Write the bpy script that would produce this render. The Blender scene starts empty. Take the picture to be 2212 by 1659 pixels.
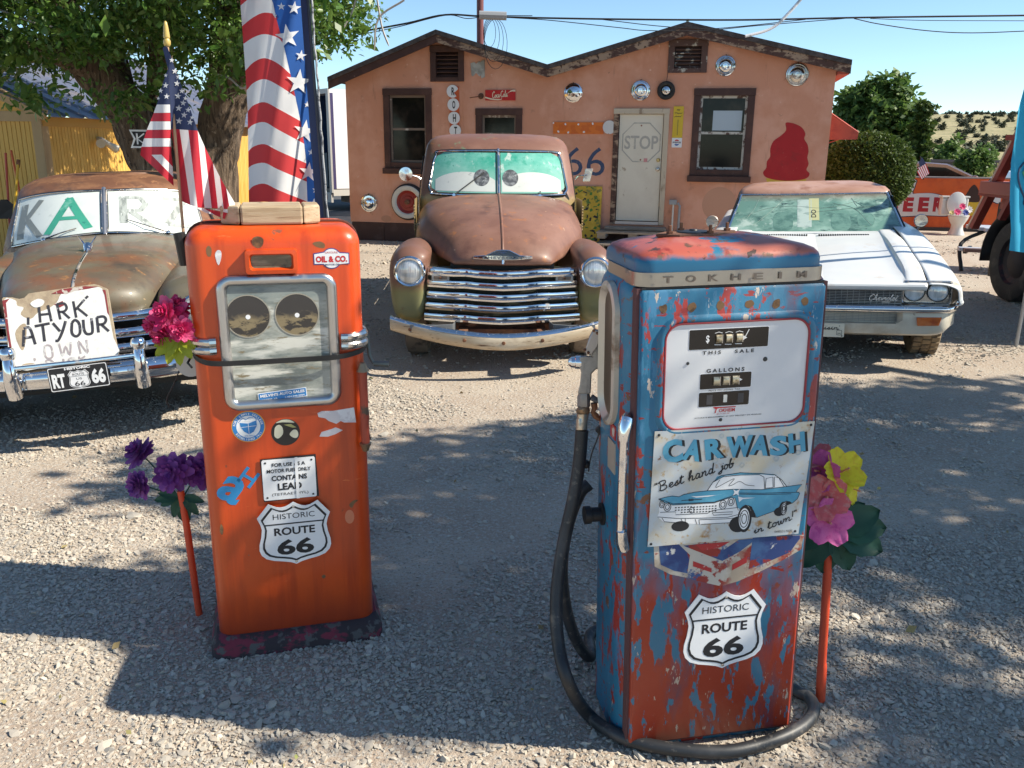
import bpy, bmesh, math, random
import numpy as np
from mathutils import Vector, Matrix, Euler
R = math.radians
random.seed(7); rng = np.random.default_rng(7)
scene = bpy.context.scene
COL = scene.collection
# ------------------------------------------------------------------ camera, sky, sun, exposure
CAM_H, PITCH, ROLL, FPX = 1.7, R(15.5), R(0.6), 1853.0      # focal length in pixels of a 2212 px wide picture
_r = Vector((1, 0, 0)); _f = Vector((0, math.cos(PITCH), -math.sin(PITCH))); _u = Vector((0, math.sin(PITCH), math.cos(PITCH)))
CR_ = _r*math.cos(ROLL)+_u*math.sin(ROLL); CU_ = -_r*math.sin(ROLL)+_u*math.cos(ROLL)
cam = bpy.data.cameras.new("camera"); camo = bpy.data.objects.new("camera", cam); COL.objects.link(camo)
cam.sensor_width = 36; cam.lens = 36*FPX/2212; cam.clip_start = .05; cam.clip_end = 3000
m_ = Matrix((CR_, CU_, -_f)).transposed().to_4x4(); m_.translation = (0, 0, CAM_H); camo.matrix_world = m_
scene.camera = camo
SUN_EL, SUN_AZ = R(42), R(-6)                                # azimuth measured from +X towards +Y
SDIR = Vector((math.cos(SUN_EL)*math.cos(SUN_AZ), math.cos(SUN_EL)*math.sin(SUN_AZ), math.sin(SUN_EL)))
world = bpy.data.worlds.new("World"); scene.world = world; world.use_nodes = True
wn = world.node_tree.nodes; bg = wn["Background"]; sky = wn.new("ShaderNodeTexSky"); sky.sky_type = 'NISHITA'
sky.sun_disc = False; sky.sun_elevation = SUN_EL; sky.sun_rotation = R(90)-SUN_AZ; sky.altitude = 1600; sky.air_density = .85; sky.dust_density = 0; sky.ozone_density = 4.2
tint = wn.new("ShaderNodeMix"); tint.data_type = 'RGBA'; tint.blend_type = 'MULTIPLY'; tint.inputs[0].default_value = 1; tint.inputs[7].default_value = (1.06, 1.055, .92, 1)   # the phone's white balance
world.node_tree.links.new(sky.outputs[0], tint.inputs[6]); world.node_tree.links.new(tint.outputs[2], bg.inputs[0]); bg.inputs[1].default_value = .115
sl = bpy.data.lights.new("sun", 'SUN'); sl.energy = 4.7; sl.angle = R(.5); sl.color = (1, .92, .78)
so = bpy.data.objects.new("sun", sl); COL.objects.link(so); so.rotation_euler = SDIR.to_track_quat('Z', 'Y').to_euler()
vs = scene.view_settings; vs.view_transform = 'Standard'; vs.look = 'None'; vs.exposure = .84; vs.gamma = 1; vs.use_curve_mapping = False
scene.cycles.max_bounces = 8
def AT(x, y, Y):                                            # a point at distance Y in front of the camera, read off the photograph
    d = CR_*((x-1106)/FPX)-CU_*((y-829.5)/FPX)+_f
    return Vector((0, 0, CAM_H))+d*(Y/d.y)
def GR(x, y, z=0):
    d = CR_*((x-1106)/FPX)-CU_*((y-829.5)/FPX)+_f
    return Vector((0, 0, CAM_H))+d*((z-CAM_H)/d.z)
# ------------------------------------------------------------------ materials
MATS = {}
def M(name, base, rough=.55, metal=0., layers=(), bump=None, coat=0., leaf=0., isl=None, spec=.5, wave=None):
    """layers: (colour, scale, lo, hi, stretch, rough) mixed over the base by noise; bump: (scale, strength, dist)"""
    if name in MATS: return MATS[name]
    m = bpy.data.materials.new(name); m.use_nodes = True; nt = m.node_tree; N, L = nt.nodes, nt.links
    b = N["Principled BSDF"]; tc = N.new("ShaderNodeTexCoord")
    def mapped(stretch):
        mp = N.new("ShaderNodeMapping"); mp.inputs['Scale'].default_value = stretch; mp.inputs['Location'].default_value = [random.uniform(-9, 9) for _ in range(3)]
        L.new(tc.outputs['Object'], mp.inputs[0]); return mp.outputs[0]
    def noise(scale, stretch=(1, 1, 1), det=9, rg=.62):
        n = N.new("ShaderNodeTexNoise"); n.inputs['Scale'].default_value = scale; n.inputs['Detail'].default_value = det; n.inputs['Roughness'].default_value = rg
        L.new(mapped(stretch), n.inputs['Vector']); return n.outputs['Fac']
    def rng_(s, lo, hi, a=0., c=1.):
        r = N.new("ShaderNodeMapRange"); L.new(s, r.inputs[0]); r.inputs[1].default_value = lo; r.inputs[2].default_value = hi; r.inputs[3].default_value = a; r.inputs[4].default_value = c; return r.outputs[0]
    c = N.new("ShaderNodeRGB"); c.outputs[0].default_value = (*base, 1); col = c.outputs[0]
    rv = N.new("ShaderNodeValue"); rv.outputs[0].default_value = rough; rgh = rv.outputs[0]
    def mix(f, a, bc):
        x = N.new("ShaderNodeMix"); x.data_type = 'RGBA'; L.new(f, x.inputs[0]); L.new(a, x.inputs[6])
        if isinstance(bc, tuple): x.inputs[7].default_value = (*bc, 1)
        else: L.new(bc, x.inputs[7])
        return x.outputs[2]
    mt = None
    for ly in layers:
        if ly[0] in ('X', 'Y', 'Z'):                        # a second coat that gives way along an axis, with a ragged edge
            ax, lc, lo, hi, amp, nsc = ly[:6]; sx_ = N.new("ShaderNodeSeparateXYZ"); L.new(tc.outputs['Object'], sx_.inputs[0])
            ma = N.new("ShaderNodeMath"); ma.operation = 'MULTIPLY_ADD'; L.new(noise(nsc, ly[6] if len(ly) > 6 else (1, 1, 1)), ma.inputs[0]); ma.inputs[1].default_value = amp; L.new(sx_.outputs['XYZ'.index(ax)], ma.inputs[2])
            col = mix(rng_(ma.outputs[0], lo+amp*.5, hi+amp*.5), col, lc); continue
        lc, sc, lo, hi = ly[:4]; st = ly[4] if len(ly) > 4 and ly[4] else (1, 1, 1)
        f = rng_(noise(sc, st), lo, hi); col = mix(f, col, lc)
        if len(ly) > 5 and ly[5] is not None:
            x = N.new("ShaderNodeMix"); x.data_type = 'FLOAT'; L.new(f, x.inputs[0]); L.new(rgh, x.inputs[2]); x.inputs[3].default_value = ly[5]; rgh = x.outputs[0]
            if metal > 0:
                x = N.new("ShaderNodeMix"); x.data_type = 'FLOAT'; L.new(f, x.inputs[0]); x.inputs[2].default_value = metal
                if mt is not None: L.new(mt, x.inputs[2])
                x.inputs[3].default_value = 0; mt = x.outputs[0]
    if isl:
        g = N.new("ShaderNodeNewGeometry"); o = N.new("ShaderNodeObjectInfo"); a = N.new("ShaderNodeMath"); a.operation = 'ADD'
        L.new(g.outputs['Random Per Island'], a.inputs[0]); L.new(o.outputs['Random'], a.inputs[1]); fr = N.new("ShaderNodeMath"); fr.operation = 'FRACT'; L.new(a.outputs[0], fr.inputs[0])
        rp = N.new("ShaderNodeValToRGB"); L.new(fr.outputs[0], rp.inputs[0]); cs = rp.color_ramp
        for i, q in enumerate(isl):
            e = cs.elements[i] if i < 2 else cs.elements.new(1)
            e.position = i/(len(isl)-1)
            e.color = (*q, 1)
        col = mix(rng_(noise(7.3), .35, .65, .75, 1.), col, rp.outputs[0])
    L.new(col, b.inputs['Base Color']); L.new(rgh, b.inputs['Roughness'])
    b.inputs['Metallic'].default_value = metal
    if mt is not None: L.new(mt, b.inputs['Metallic'])
    b.inputs['Specular IOR Level'].default_value = spec
    if coat: b.inputs['Coat Weight'].default_value = coat; b.inputs['Coat Roughness'].default_value = .08
    if bump:
        bp = N.new("ShaderNodeBump"); bp.inputs['Strength'].default_value = bump[1]; bp.inputs['Distance'].default_value = bump[2]
        L.new(noise(bump[0], bump[3] if len(bump) > 3 else (1, 1, 1)), bp.inputs['Height']); L.new(bp.outputs[0], b.inputs['Normal'])
    if leaf:
        tr = N.new("ShaderNodeBsdfTranslucent"); L.new(col, tr.inputs[0]); ms = N.new("ShaderNodeMixShader"); ms.inputs[0].default_value = leaf
        L.new(b.outputs[0], ms.inputs[1]); L.new(tr.outputs[0], ms.inputs[2]); L.new(ms.outputs[0], N["Material Output"].inputs[0])
    MATS[name] = m; return m
def glassmat(name, tint, rough=.02, alpha=.35):
    """thin pane: glossy over a mix of tinted see-through and dark"""
    if name in MATS: return MATS[name]
    m = bpy.data.materials.new(name); m.use_nodes = True; b = m.node_tree.nodes["Principled BSDF"]
    b.inputs['Base Color'].default_value = (*tint, 1); b.inputs['Roughness'].default_value = rough; b.inputs['Alpha'].default_value = alpha; b.inputs['Specular IOR Level'].default_value = .8
    MATS[name] = m; return m
CHROME = M('chrome', (.72, .73, .75), .09, 1, [((.30, .26, .22), 9, .60, .78, None, .45), ((.5, .5, .5), 60, .62, .7, None, .3)])
CHROME_OLD = M('pitted_chrome', (.62, .60, .57), .2, 1, [((.34, .25, .17), 5, .50, .72, (1, 1, 3), .6), ((.2, .1, .05), 35, .62, .7, None, .8)])
BLACK = M('black_paint', (.012, .012, .013), .5); RUBBER = M('rubber', (.022, .021, .020), .75, layers=[((.10, .085, .07), 6, .5, .75)])
INK = M('black_ink', (.015, .015, .018), .6); WHITE = M('white_enamel', (.78, .79, .80), .35, layers=[((.55, .54, .50), 8, .62, .85)])
DARKGLASS = M('dark_glass', (.010, .010, .009), .08, layers=[((.035, .028, .022), 3, .5, .7)], spec=.22)
# ------------------------------------------------------------------ mesh helpers
def cr(P, n, closed=False):
    """Catmull-Rom through rows of P, n steps per span"""
    P = np.asarray(P, float); k = len(P)
    if n == 1 and not closed: return P
    idx = lambda i: P[i % k] if closed else (2*P[0]-P[1] if i < 0 else (2*P[-1]-P[-2] if i >= k else P[i]))
    out = []
    for i in range(k if closed else k-1):
        p0, p1, p2, p3 = idx(i-1), idx(i), idx(i+1), idx(i+2)
        for j in range(n):
            t = j/n; out.append(.5*((2*p1)+(-p0+p2)*t+(2*p0-5*p1+4*p2-p3)*t*t+(-p0+3*p1-3*p2+p3)*t**3))
    if not closed: out.append(P[-1])
    return np.array(out)
class MB:
    def __init__(s): s.v = []; s.f = []
    def add(s, V, F):
        n = len(s.v); s.v += [tuple(map(float, p)) for p in V]; s.f += [tuple(i+n for i in f) for f in F]; return s
    def box(s, x0, x1, y0, y1, z0, z1):
        return s.add([(x, y, z) for z in (z0, z1) for y in (y0, y1) for x in (x0, x1)], [(0, 2, 3, 1), (4, 5, 7, 6), (0, 1, 5, 4), (2, 6, 7, 3), (0, 4, 6, 2), (1, 3, 7, 5)])
    def beam(s, a, b, w, h, up=(0, 0, 1)):
        a, b = Vector(a), Vector(b); d = (b-a).normalized(); sd = d.cross(Vector(up)).normalized(); u = sd.cross(d)
        V = [p+sd*i*w/2+u*j*h/2 for p in (a, b) for (i, j) in ((-1, -1), (1, -1), (1, 1), (-1, 1))]
        return s.add(V, [(0, 1, 2, 3), (7, 6, 5, 4), (0, 4, 5, 1), (1, 5, 6, 2), (2, 6, 7, 3), (3, 7, 4, 0)])
    def loft(s, rings, caps=True, closed=True):
        n = len(rings[0]); V = [p for r in rings for p in r]; F = []
        for i in range(len(rings)-1):
            for j in range(n if closed else n-1):
                a, b = i*n+j, i*n+(j+1) % n; F.append((a, b, b+n, a+n))
        if caps: F.append(tuple(range(n-1, -1, -1))); F.append(tuple(range((len(rings)-1)*n, len(rings)*n)))
        return s.add(V, F)
    def tube(s, path, r, n=10, caps=True, closed=False):
        P = [Vector(p) for p in path]; k = len(P); rr = r if hasattr(r, '__len__') else [r]*k; rings = []; nrm = None
        for i in range(k):
            a = P[i-1] if (i or closed) else P[i]; c = P[(i+1) % k] if (i < k-1 or closed) else P[i]; t = (c-a).normalized()
            if nrm is None: nrm = t.orthogonal().normalized()
            else:
                nrm = (nrm-t*nrm.dot(t)); nrm = nrm.normalized() if nrm.length > 1e-6 else t.orthogonal().normalized()
            bn = t.cross(nrm); rings.append([P[i]+(nrm*math.cos(q)+bn*math.sin(q))*rr[i] for q in [2*math.pi*j/n for j in range(n)]])
        if closed:
            rings.append(rings[0]); return s.loft(rings, False)
        return s.loft(rings, caps)
    def lathe(s, prof, n=28, o=(0, 0, 0), ax='y', cap=False):
        """prof (radius, height); ax 'y': height runs along -y (towards the viewer), 'z': up, 'x': along +x"""
        rings = []
        for r, h in prof:
            ring = []
            for j in range(n):
                q = 2*math.pi*j/n; a, b = r*math.cos(q), r*math.sin(q)
                p = (a, -h, b) if ax == 'y' else ((a, b, h) if ax == 'z' else (h, a, b))
                ring.append((p[0]+o[0], p[1]+o[1], p[2]+o[2]))
            rings.append(ring)
        return s.loft(rings, cap)
    def patch(s, G, mir=False, skip=None):
        for sg in ((1, -1) if mir else (1,)):
            V = []; F = []; nu, nv = len(G), len(G[0])
            for r in G: V += [(p[0]*sg, p[1], p[2]) for p in r]
            for i in range(nu-1):
                for j in range(nv-1):
                    q = (i*nv+j, i*nv+j+1, (i+1)*nv+j+1, (i+1)*nv+j)
                    if skip:
                        c = [sum(V[a][k] for a in q)/4 for k in range(3)]
                        if skip(c): continue
                    F.append(q if sg > 0 else q[::-1])
            s.add(V, F)
        return s
    def mesh(s, name, mat, smooth=35, weld=False):
        me = bpy.data.meshes.new(name); me.from_pydata(s.v, [], s.f)
        if weld or smooth:
            bm = bmesh.new(); bm.from_mesh(me)
            if weld: bmesh.ops.remove_doubles(bm, verts=bm.verts, dist=weld if weld is not True else 1e-4)
            bmesh.ops.recalc_face_normals(bm, faces=bm.faces); bm.to_mesh(me); bm.free()
        if smooth:
            me.polygons.foreach_set('use_smooth', [True]*len(me.polygons)); me.set_sharp_from_angle(angle=R(smooth))
        for m in (mat if isinstance(mat, (list, tuple)) else [mat]): me.materials.append(m)
        me.update(); return me
def obj(name, mb, mat, parent=None, smooth=35, bevel=0, seg=2, sub=0, weld=False, solid=0, loc=None, rot=None):
    me = mb if isinstance(mb, bpy.types.Mesh) else mb.mesh(name, mat, smooth, weld)
    o = bpy.data.objects.new(name, me); COL.objects.link(o); o.parent = parent
    if loc: o.location = loc
    if rot: o.rotation_euler = rot
    if solid: md = o.modifiers.new('solid', 'SOLIDIFY'); md.thickness = solid; md.offset = 1
    if sub: md = o.modifiers.new('sub', 'SUBSURF'); md.levels = md.render_levels = sub
    if bevel: md = o.modifiers.new('bevel', 'BEVEL'); md.width = bevel; md.segments = seg; md.limit_method = 'ANGLE'; md.angle_limit = R(40)
    return o
def tag(o, label, cat=None, group=None, kind=None):
    if label: o['label'] = label
    if cat: o['category'] = cat
    if group: o['group'] = group
    if kind: o['kind'] = kind
    return o
def thing(name, label, cat, loc=(0, 0, 0), rz=0, group=None, rx=0, ry=0, kind=None):
    o = bpy.data.objects.new(name, None); COL.objects.link(o); o.location = loc; o.rotation_euler = (rx, ry, rz); o.empty_display_size = .1
    return tag(o, label, cat, group, kind)
def dup(o, loc=None, rz=None, label=None, parent='same'):
    c = o.copy(); COL.objects.link(c)
    if parent != 'same': c.parent = parent
    if loc is not None: c.location = loc
    if rz is not None: c.rotation_euler = (0, 0, rz)
    if label: c['label'] = label
    for ch in o.children: dup(ch, parent=c)
    return c
# ------- flat shapes: built in the XZ plane, front face towards -y
def fill2d(loops, depth=.0):
    cu = bpy.data.curves.new('c', 'CURVE'); cu.dimensions = '2D'; cu.fill_mode = 'BOTH'; cu.extrude = depth/2
    for lp in loops:
        sp = cu.splines.new('POLY'); sp.points.add(len(lp)-1); sp.use_cyclic_u = True
        for i, p in enumerate(lp): sp.points[i].co = (p[0], p[1], 0, 1)
    o = bpy.data.objects.new('c', cu); me = bpy.data.meshes.new_from_object(o)
    V = [tuple(v.co) for v in me.vertices]; F = [tuple(p.vertices) for p in me.polygons]
    bpy.data.objects.remove(o); bpy.data.meshes.remove(me); bpy.data.curves.remove(cu); return V, F
_tx = {}
def text2d(s, size=1, bold=0, depth=0, shear=0, space=1, res=3):
    k = (s, bold, depth/size, shear, space)
    if k not in _tx:
        cu = bpy.data.curves.new('t', 'FONT'); cu.body = s; cu.align_x = 'CENTER'; cu.align_y = 'CENTER'; cu.offset = bold; cu.extrude = depth/size/2; cu.shear = shear; cu.space_character = space; cu.resolution_u = res
        o = bpy.data.objects.new('t', cu); me = bpy.data.meshes.new_from_object(o)
        V = np.array([tuple(v.co) for v in me.vertices]) if len(me.vertices) else np.zeros((0, 3)); F = [tuple(p.vertices) for p in me.polygons]
        if len(V): V[:, 0] -= (V[:, 0].max()+V[:, 0].min())/2; V[:, 1] -= (V[:, 1].max()+V[:, 1].min())/2
        bpy.data.objects.remove(o); bpy.data.meshes.remove(me); bpy.data.curves.remove(cu); _tx[k] = (V, F)
    V, F = _tx[k]; return V*size, F
def put(mb, VF, x, y, z, rot=0, sx=1, sz=1, depth=0):
    """place a flat shape: its centre at (x, z), its back at y, thickness towards -y"""
    V, F = VF; c, s = math.cos(rot), math.sin(rot); out = []
    for p in V:
        a, b = p[0]*sx, p[1]*sz; out.append((x+a*c-b*s, y-depth/2-p[2], z+a*s+b*c))
    return mb.add(out, F)
def flat(loops, y, depth=.001, mb=None):
    mb = mb or MB(); return put(mb, fill2d(loops, depth), 0, y, 0, depth=depth)
def write(mb, s, x, z, y, w=None, h=None, bold=0, rot=0, shear=0, depth=.0006, space=1):
    """text fitted to width w and/or cap height h"""
    V, F = text2d(s, 1, bold, 0, shear, space)
    bw = V[:, 0].max()-V[:, 0].min(); bh = V[:, 1].max()-V[:, 1].min()
    sz = h/bh if h else w/bw; sx = w/bw if w else sz
    return put(mb, (V, F), x, y-depth, z, rot, sx, sz)
def circ(x, z, r, n=24, rz=None, a0=0, a1=360):
    rz = rz or r; full = abs(a1-a0) >= 360; k = n if full else n+1
    return [(x+r*math.cos(R(a0+(a1-a0)*i/n)), z+rz*math.sin(R(a0+(a1-a0)*i/n))) for i in range(k)]
def rrect(x0, x1, z0, z1, r, n=5):
    out = []
    for cx, cz, a in ((x1-r, z1-r, 0), (x0+r, z1-r, 90), (x0+r, z0+r, 180), (x1-r, z0+r, 270)):
        out += [(cx+r*math.cos(R(a+90*i/n)), cz+r*math.sin(R(a+90*i/n))) for i in range(n+1)]
    return out
def ribbon(path, w, mb, y, tf=lambda p: p, smooth=0):
    """a painted stroke of width w along a 2D path"""
    P = cr(path, smooth) if smooth and len(path) > 2 else np.array(path, float); P = np.array([tf(p) for p in P]); k = len(P); V = []; F = []
    for i in range(k):
        d = P[min(i+1, k-1)]-P[max(i-1, 0)]; d = d/(np.linalg.norm(d)+1e-9); n = np.array((-d[1], d[0])); ww = w[i*(len(w)-1)//max(k-1, 1)] if hasattr(w, '__len__') else w
        for sg in (1, -1): q = P[i]+n*sg*ww/2; V.append((q[0], y, q[1]))
    for i in range(k-1): F.append((2*i, 2*i+1, 2*i+3, 2*i+2))
    return mb.add(V, F)
def surf(ctrl, nu, nv):
    A = np.array([cr(r, nv) for r in np.asarray(ctrl, float)]); return cr(A, nu)
def ring_tube(pts, r, y, n=8):
    return MB().tube([(p[0], y, p[1]) for p in pts], r, n, closed=True)
def shield(cx, cz, w, h, inset=0):
    a = w/2-inset; t, b = cz+h/2-inset, cz-h/2+inset; H = t-b
    half = [(0, t)]+[(a*.66*k/6, t-.075*H*math.sin(math.pi*k/6)) for k in range(1, 6)]+[(a*.66, t-.005*H)]
    half += [(a*x, b+H*z) for x, z in ((.98, .785), (.90, .68), (.87, .60), (.90, .48), (.96, .36), (.97, .27), (.92, .19), (.80, .125), (.60, .085), (.35, .06), (.15, .035))]
    pts = [(cx+x, z) for x, z in half]+[(cx, b)]+[(cx-x, z) for x, z in half[:0:-1]]
    return pts
def star(cx, cz, r, rot=0):
    return [(cx+(r if k % 2 == 0 else r*.39)*math.sin(math.pi*k/5+rot), cz+(r if k % 2 == 0 else r*.39)*math.cos(math.pi*k/5+rot)) for k in range(10)]
# stroke lettering for brush scripts (x advance, strokes in a unit em)
GLY = {'B': (.75, [[(.1, .95), (.18, .5), (.12, 0)], [(0, .85), (.2, 1), (.5, .95), (.5, .65), (.25, .52), (.55, .42), (.58, .1), (.3, -.02), (.08, .1)]]),
 'C': (.7, [[(.62, .78), (.5, 1), (.2, .8), (.08, .4), (.2, .03), (.45, 0), (.68, .2)]]),
 'e': (.42, [[(0, .15), (.25, .28), (.28, .45), (.14, .48), (.06, .2), (.18, 0), (.42, .12)]]), 's': (.36, [[(0, .1), (.22, .5), (.18, .3), (.26, .1), (.12, 0), (.02, .06)], [(.22, .04), (.36, .12)]]),
 't': (.32, [[(.0, .15), (.17, .85), (.08, .15), (.16, 0), (.34, .12)], [(.02, .62), (.32, .66)]]), 'h': (.5, [[(0, .2), (.24, .85), (.2, 1), (.1, .7), (.06, 0)], [(.07, .2), (.24, .46), (.32, .36), (.28, .08), (.36, 0), (.5, .12)]]),
 'a': (.48, [[(.32, .4), (.18, .47), (.05, .2), (.14, 0), (.3, .2), (.34, .44)], [(.34, .44), (.31, .08), (.38, 0), (.5, .12)]]), 'n': (.5, [[(.02, .44), (.07, .4), (.05, 0)], [(.06, .2), (.24, .46), (.32, .36), (.29, .08), (.37, 0), (.5, .12)]]),
 'd': (.5, [[(.3, .38), (.18, .47), (.05, .2), (.14, 0), (.3, .2), (.42, .98)], [(.42, .98), (.32, .1), (.4, 0), (.52, .12)]]), 'j': (.3, [[(.1, .3), (.2, .45), (.14, -.2), (0, -.36), (-.1, -.24), (.3, .12)], [(.22, .66), (.25, .7)]]),
 'o': (.44, [[(.24, .46), (.1, .4), (.06, .1), (.2, 0), (.34, .2), (.28, .44), (.2, .42), (.46, .38)]]), 'b': (.44, [[(0, .25), (.2, .9), (.1, .8), (.06, .1), (.18, 0), (.34, .2), (.28, .42), (.16, .36), (.44, .38)]]),
 'i': (.28, [[(0, .15), (.12, .46), (.09, .08), (.16, 0), (.3, .12)], [(.16, .66), (.18, .71)]]), 'w': (.6, [[(0, .3), (.08, .46), (.06, .1), (.16, 0), (.28, .4), (.28, .08), (.38, 0), (.52, .4), (.46, .44), (.62, .38)]]),
 'u': (.5, [[(0, .3), (.09, .46), (.07, .08), (.16, 0), (.32, .44), (.3, .08), (.38, 0), (.5, .12)]]), 'r': (.36, [[(0, .2), (.1, .5), (.14, .42), (.24, .42), (.2, .08), (.27, 0), (.38, .12)]]),
 'v': (.42, [[(0, .42), (.08, .44), (.16, 0), (.34, .44), (.44, .38)]]), 'l': (.26, [[(0, .2), (.2, .85), (.15, 1), (.06, .6), (.08, .06), (.16, 0), (.28, .12)]]),
 '!': (.24, [[(.14, 1), (.08, .3)], [(.05, .03), (.07, .06)]]), '"': (.24, [[(.05, 1), (.02, .78)], [(.16, 1), (.13, .78)]]), "'": (.14, [[(.06, 1), (.03, .78)]]), 'c': (.42, [[(.3, .4), (.2, .47), (.05, .22), (.16, 0), (.44, .14)]]), ' ': (.35, []), '-': (.2, [[(0, .25), (.2, .27)]])}
def script(s, tf, w, mb, y):
    x = 0
    for ch in s:
        adv, st = GLY[ch]
        for k in st: ribbon([(x+p[0], p[1]) for p in k], w, mb, y, tf, 5)
        x += adv
    return mb
def scriptlen(s): return sum(GLY[c][0] for c in s)
# ------------------------------------------------------------------ ground and gravel
def vnoise(x, y): return (np.sin(x*1.7+.9*np.sin(y*1.3+1))+np.sin(y*2.1+1.1*np.sin(x*1.9+2))+np.sin(x*3.7-y*2.9+.7)*.6+np.sin(x*6.1+y*5.3)*.35)/2.9
def hgt(x, y):
    near = np.exp(-((y-4)/9.)**2)
    return .012*vnoise(x*1.3, y*1.3)*near-.004
DIRT = M('dirt', (.38, .30, .23), .95, layers=[((.45, .38, .30), 1.3, .42, .62), ((.47, .43, .37), 55, .5, .6), ((.23, .18, .14), 80, .56, .66), ((.58, .53, .46), 110, .6, .68)], bump=(55, .6, .03))
xs = np.concatenate([[-1500, -300, -60, -25], np.linspace(-12, 14, 120), [25, 60, 300, 1500]]); ys = np.concatenate([[-300, -40, -8], np.linspace(-3, 22, 120), [30, 60, 200, 600, 2500]])
gx, gy = np.meshgrid(xs, ys); gz = hgt(gx, gy)
mb = MB().patch(np.stack([gx, gy, gz], -1)); tag(obj('ground', mb, DIRT, smooth=60), None, None, None, 'structure')
pts = []
for (y0, y1, n, s0) in ((1.2, 2.6, 62000, .0070), (2.6, 4.2, 80000, .0070), (4.2, 6.5, 80000, .0078), (6.5, 10, 56000, .0105), (10, 17, 24000, .017)):
    y = rng.uniform(y0, y1, n); x = rng.uniform(-1, 1, n)*(.68*y+.35)
    d = vnoise(x*1.1+3, y*1.25)+.55*vnoise(x*3.3, y*3.1+5)
    band = .6*np.exp(-((y-2.2)/1.2)**2)
    keep = rng.uniform(0, 1, n) < np.clip(.34+1.0*d+band*.8, .04, 1); x, y = x[keep], y[keep]
    s = s0*np.exp(rng.normal(0, .38, len(x)))*.72
    pts.append(np.stack([x, y, hgt(x, y)+s*.25, s], -1))
P = np.concatenate(pts); n = len(P)
me = bpy.data.meshes.new('gravel'); me.vertices.add(n); me.vertices.foreach_set('co', P[:, :3].ravel())
sc_ = np.stack([P[:, 3]*rng.uniform(.9, 1.7, n), P[:, 3]*rng.uniform(.6, 1.1, n), P[:, 3]*rng.uniform(.35, .7, n)], -1)
rt_ = np.stack([rng.normal(0, .35, n), rng.normal(0, .35, n), rng.uniform(0, 6.28, n)], -1)
for nm, a in (('sc', sc_), ('rt', rt_)):
    at = me.attributes.new(nm, 'FLOAT_VECTOR', 'POINT'); at.data.foreach_set('vector', a.ravel())
STONE = M('stone', (.45, .43, .40), .9, isl=[(.31, .28, .235), (.39, .345, .285), (.46, .41, .335), (.40, .33, .25), (.52, .475, .40)])
me.materials.append(STONE)
go = bpy.data.objects.new('gravel', me); COL.objects.link(go); tag(go, 'crushed pale grey gravel strewn over the dirt yard', 'gravel', None, 'stuff')
ng = bpy.data.node_groups.new('scatter', 'GeometryNodeTree'); ng.interface.new_socket('Geometry', in_out='INPUT', socket_type='NodeSocketGeometry'); ng.interface.new_socket('Geometry', in_out='OUTPUT', socket_type='NodeSocketGeometry')
A = ng.nodes.new; gi, gout = A('NodeGroupInput'), A('NodeGroupOutput'); io = A('GeometryNodeInstanceOnPoints'); ic = A('GeometryNodeMeshIcoSphere'); sp = A('GeometryNodeSetPosition'); sm = A('GeometryNodeSetMaterial')
ic.inputs['Subdivisions'].default_value = 1; ic.inputs['Radius'].default_value = 1; sm.inputs['Material'].default_value = STONE
rnd = A('FunctionNodeRandomValue'); rnd.data_type = 'FLOAT_VECTOR'; rnd.inputs[0].default_value = (-.32,)*3; rnd.inputs[1].default_value = (.32,)*3; rnd.inputs['Seed'].default_value = 4
a1, a2 = A('GeometryNodeInputNamedAttribute'), A('GeometryNodeInputNamedAttribute')
for a, nm in ((a1, 'sc'), (a2, 'rt')): a.data_type = 'FLOAT_VECTOR'; a.inputs['Name'].default_value = nm
e2r = A('FunctionNodeEulerToRotation'); L_ = ng.links.new
L_(ic.outputs[0], sp.inputs['Geometry']); L_(rnd.outputs[0], sp.inputs['Offset']); L_(sp.outputs[0], sm.inputs[0]); L_(sm.outputs[0], io.inputs['Instance']); L_(gi.outputs[0], io.inputs['Points'])
L_(a1.outputs['Attribute'], io.inputs['Scale']); L_(a2.outputs['Attribute'], e2r.inputs[0]); L_(e2r.outputs[0], io.inputs['Rotation']); L_(io.outputs[0], gout.inputs[0])
go.modifiers.new('scatter', 'NODES').node_group = ng
LIT = M('litter', (.28, .22, .10), .8, isl=[(.16, .10, .05), (.36, .30, .12), (.30, .20, .10), (.22, .26, .07)])
# ------------------------------------------------------------------ salmon building
BO, BYAW = Vector((-3.03, 16.07, 0)), R(-13)
_bt = Vector((math.cos(BYAW), math.sin(BYAW), 0)); _bn = Vector((math.sin(BYAW), -math.cos(BYAW), 0))
def BW(u, z, out=0): return BO+_bt*u+_bn*out+Vector((0, 0, z))
STUCCO = M('salmon_stucco', (.64, .30, .19), .92, layers=[((.72, .375, .26), 1.3, .44, .58), ((.59, .25, .14), .7, .55, .72, (2.2, 1, .5)), ((.40, .19, .12), 5, .62, .78), ((.30, .13, .08), 2.2, .62, .76, (2.5, 1, .3)), ((.74, .45, .33), 6, .66, .69), ((.20, .10, .07), 1.4, .49, .502, (1, 1, 1), None) if False else ((.36, .16, .10), 9, .68, .72)], bump=(130, .35, .01))
BROWN = M('brown_trim', (.060, .026, .020), .7, layers=[((.10, .045, .033), 4, .45, .7), ((.62, .55, .50), 17, .70, .74)])
PEEL = M('peeling_fascia', (.085, .042, .032), .8, layers=[((.36, .25, .17), 5, .47, .56, (1, 1, 2.5)), ((.06, .03, .02), 15, .55, .62)])
PEELW = M('peeling_white', (.55, .53, .48), .7, layers=[((.10, .05, .035), 12, .52, .58)])
CREAM = M('cream_door', (.74, .68, .56), .45, layers=[((.64, .57, .46), 2, .5, .8), ((.45, .36, .26), 9, .66, .72)])
CREAMW = M('cream_wood', (.56, .47, .35), .7, layers=[((.30, .22, .15), 8, .56, .66, (1, 1, .3))])
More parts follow.
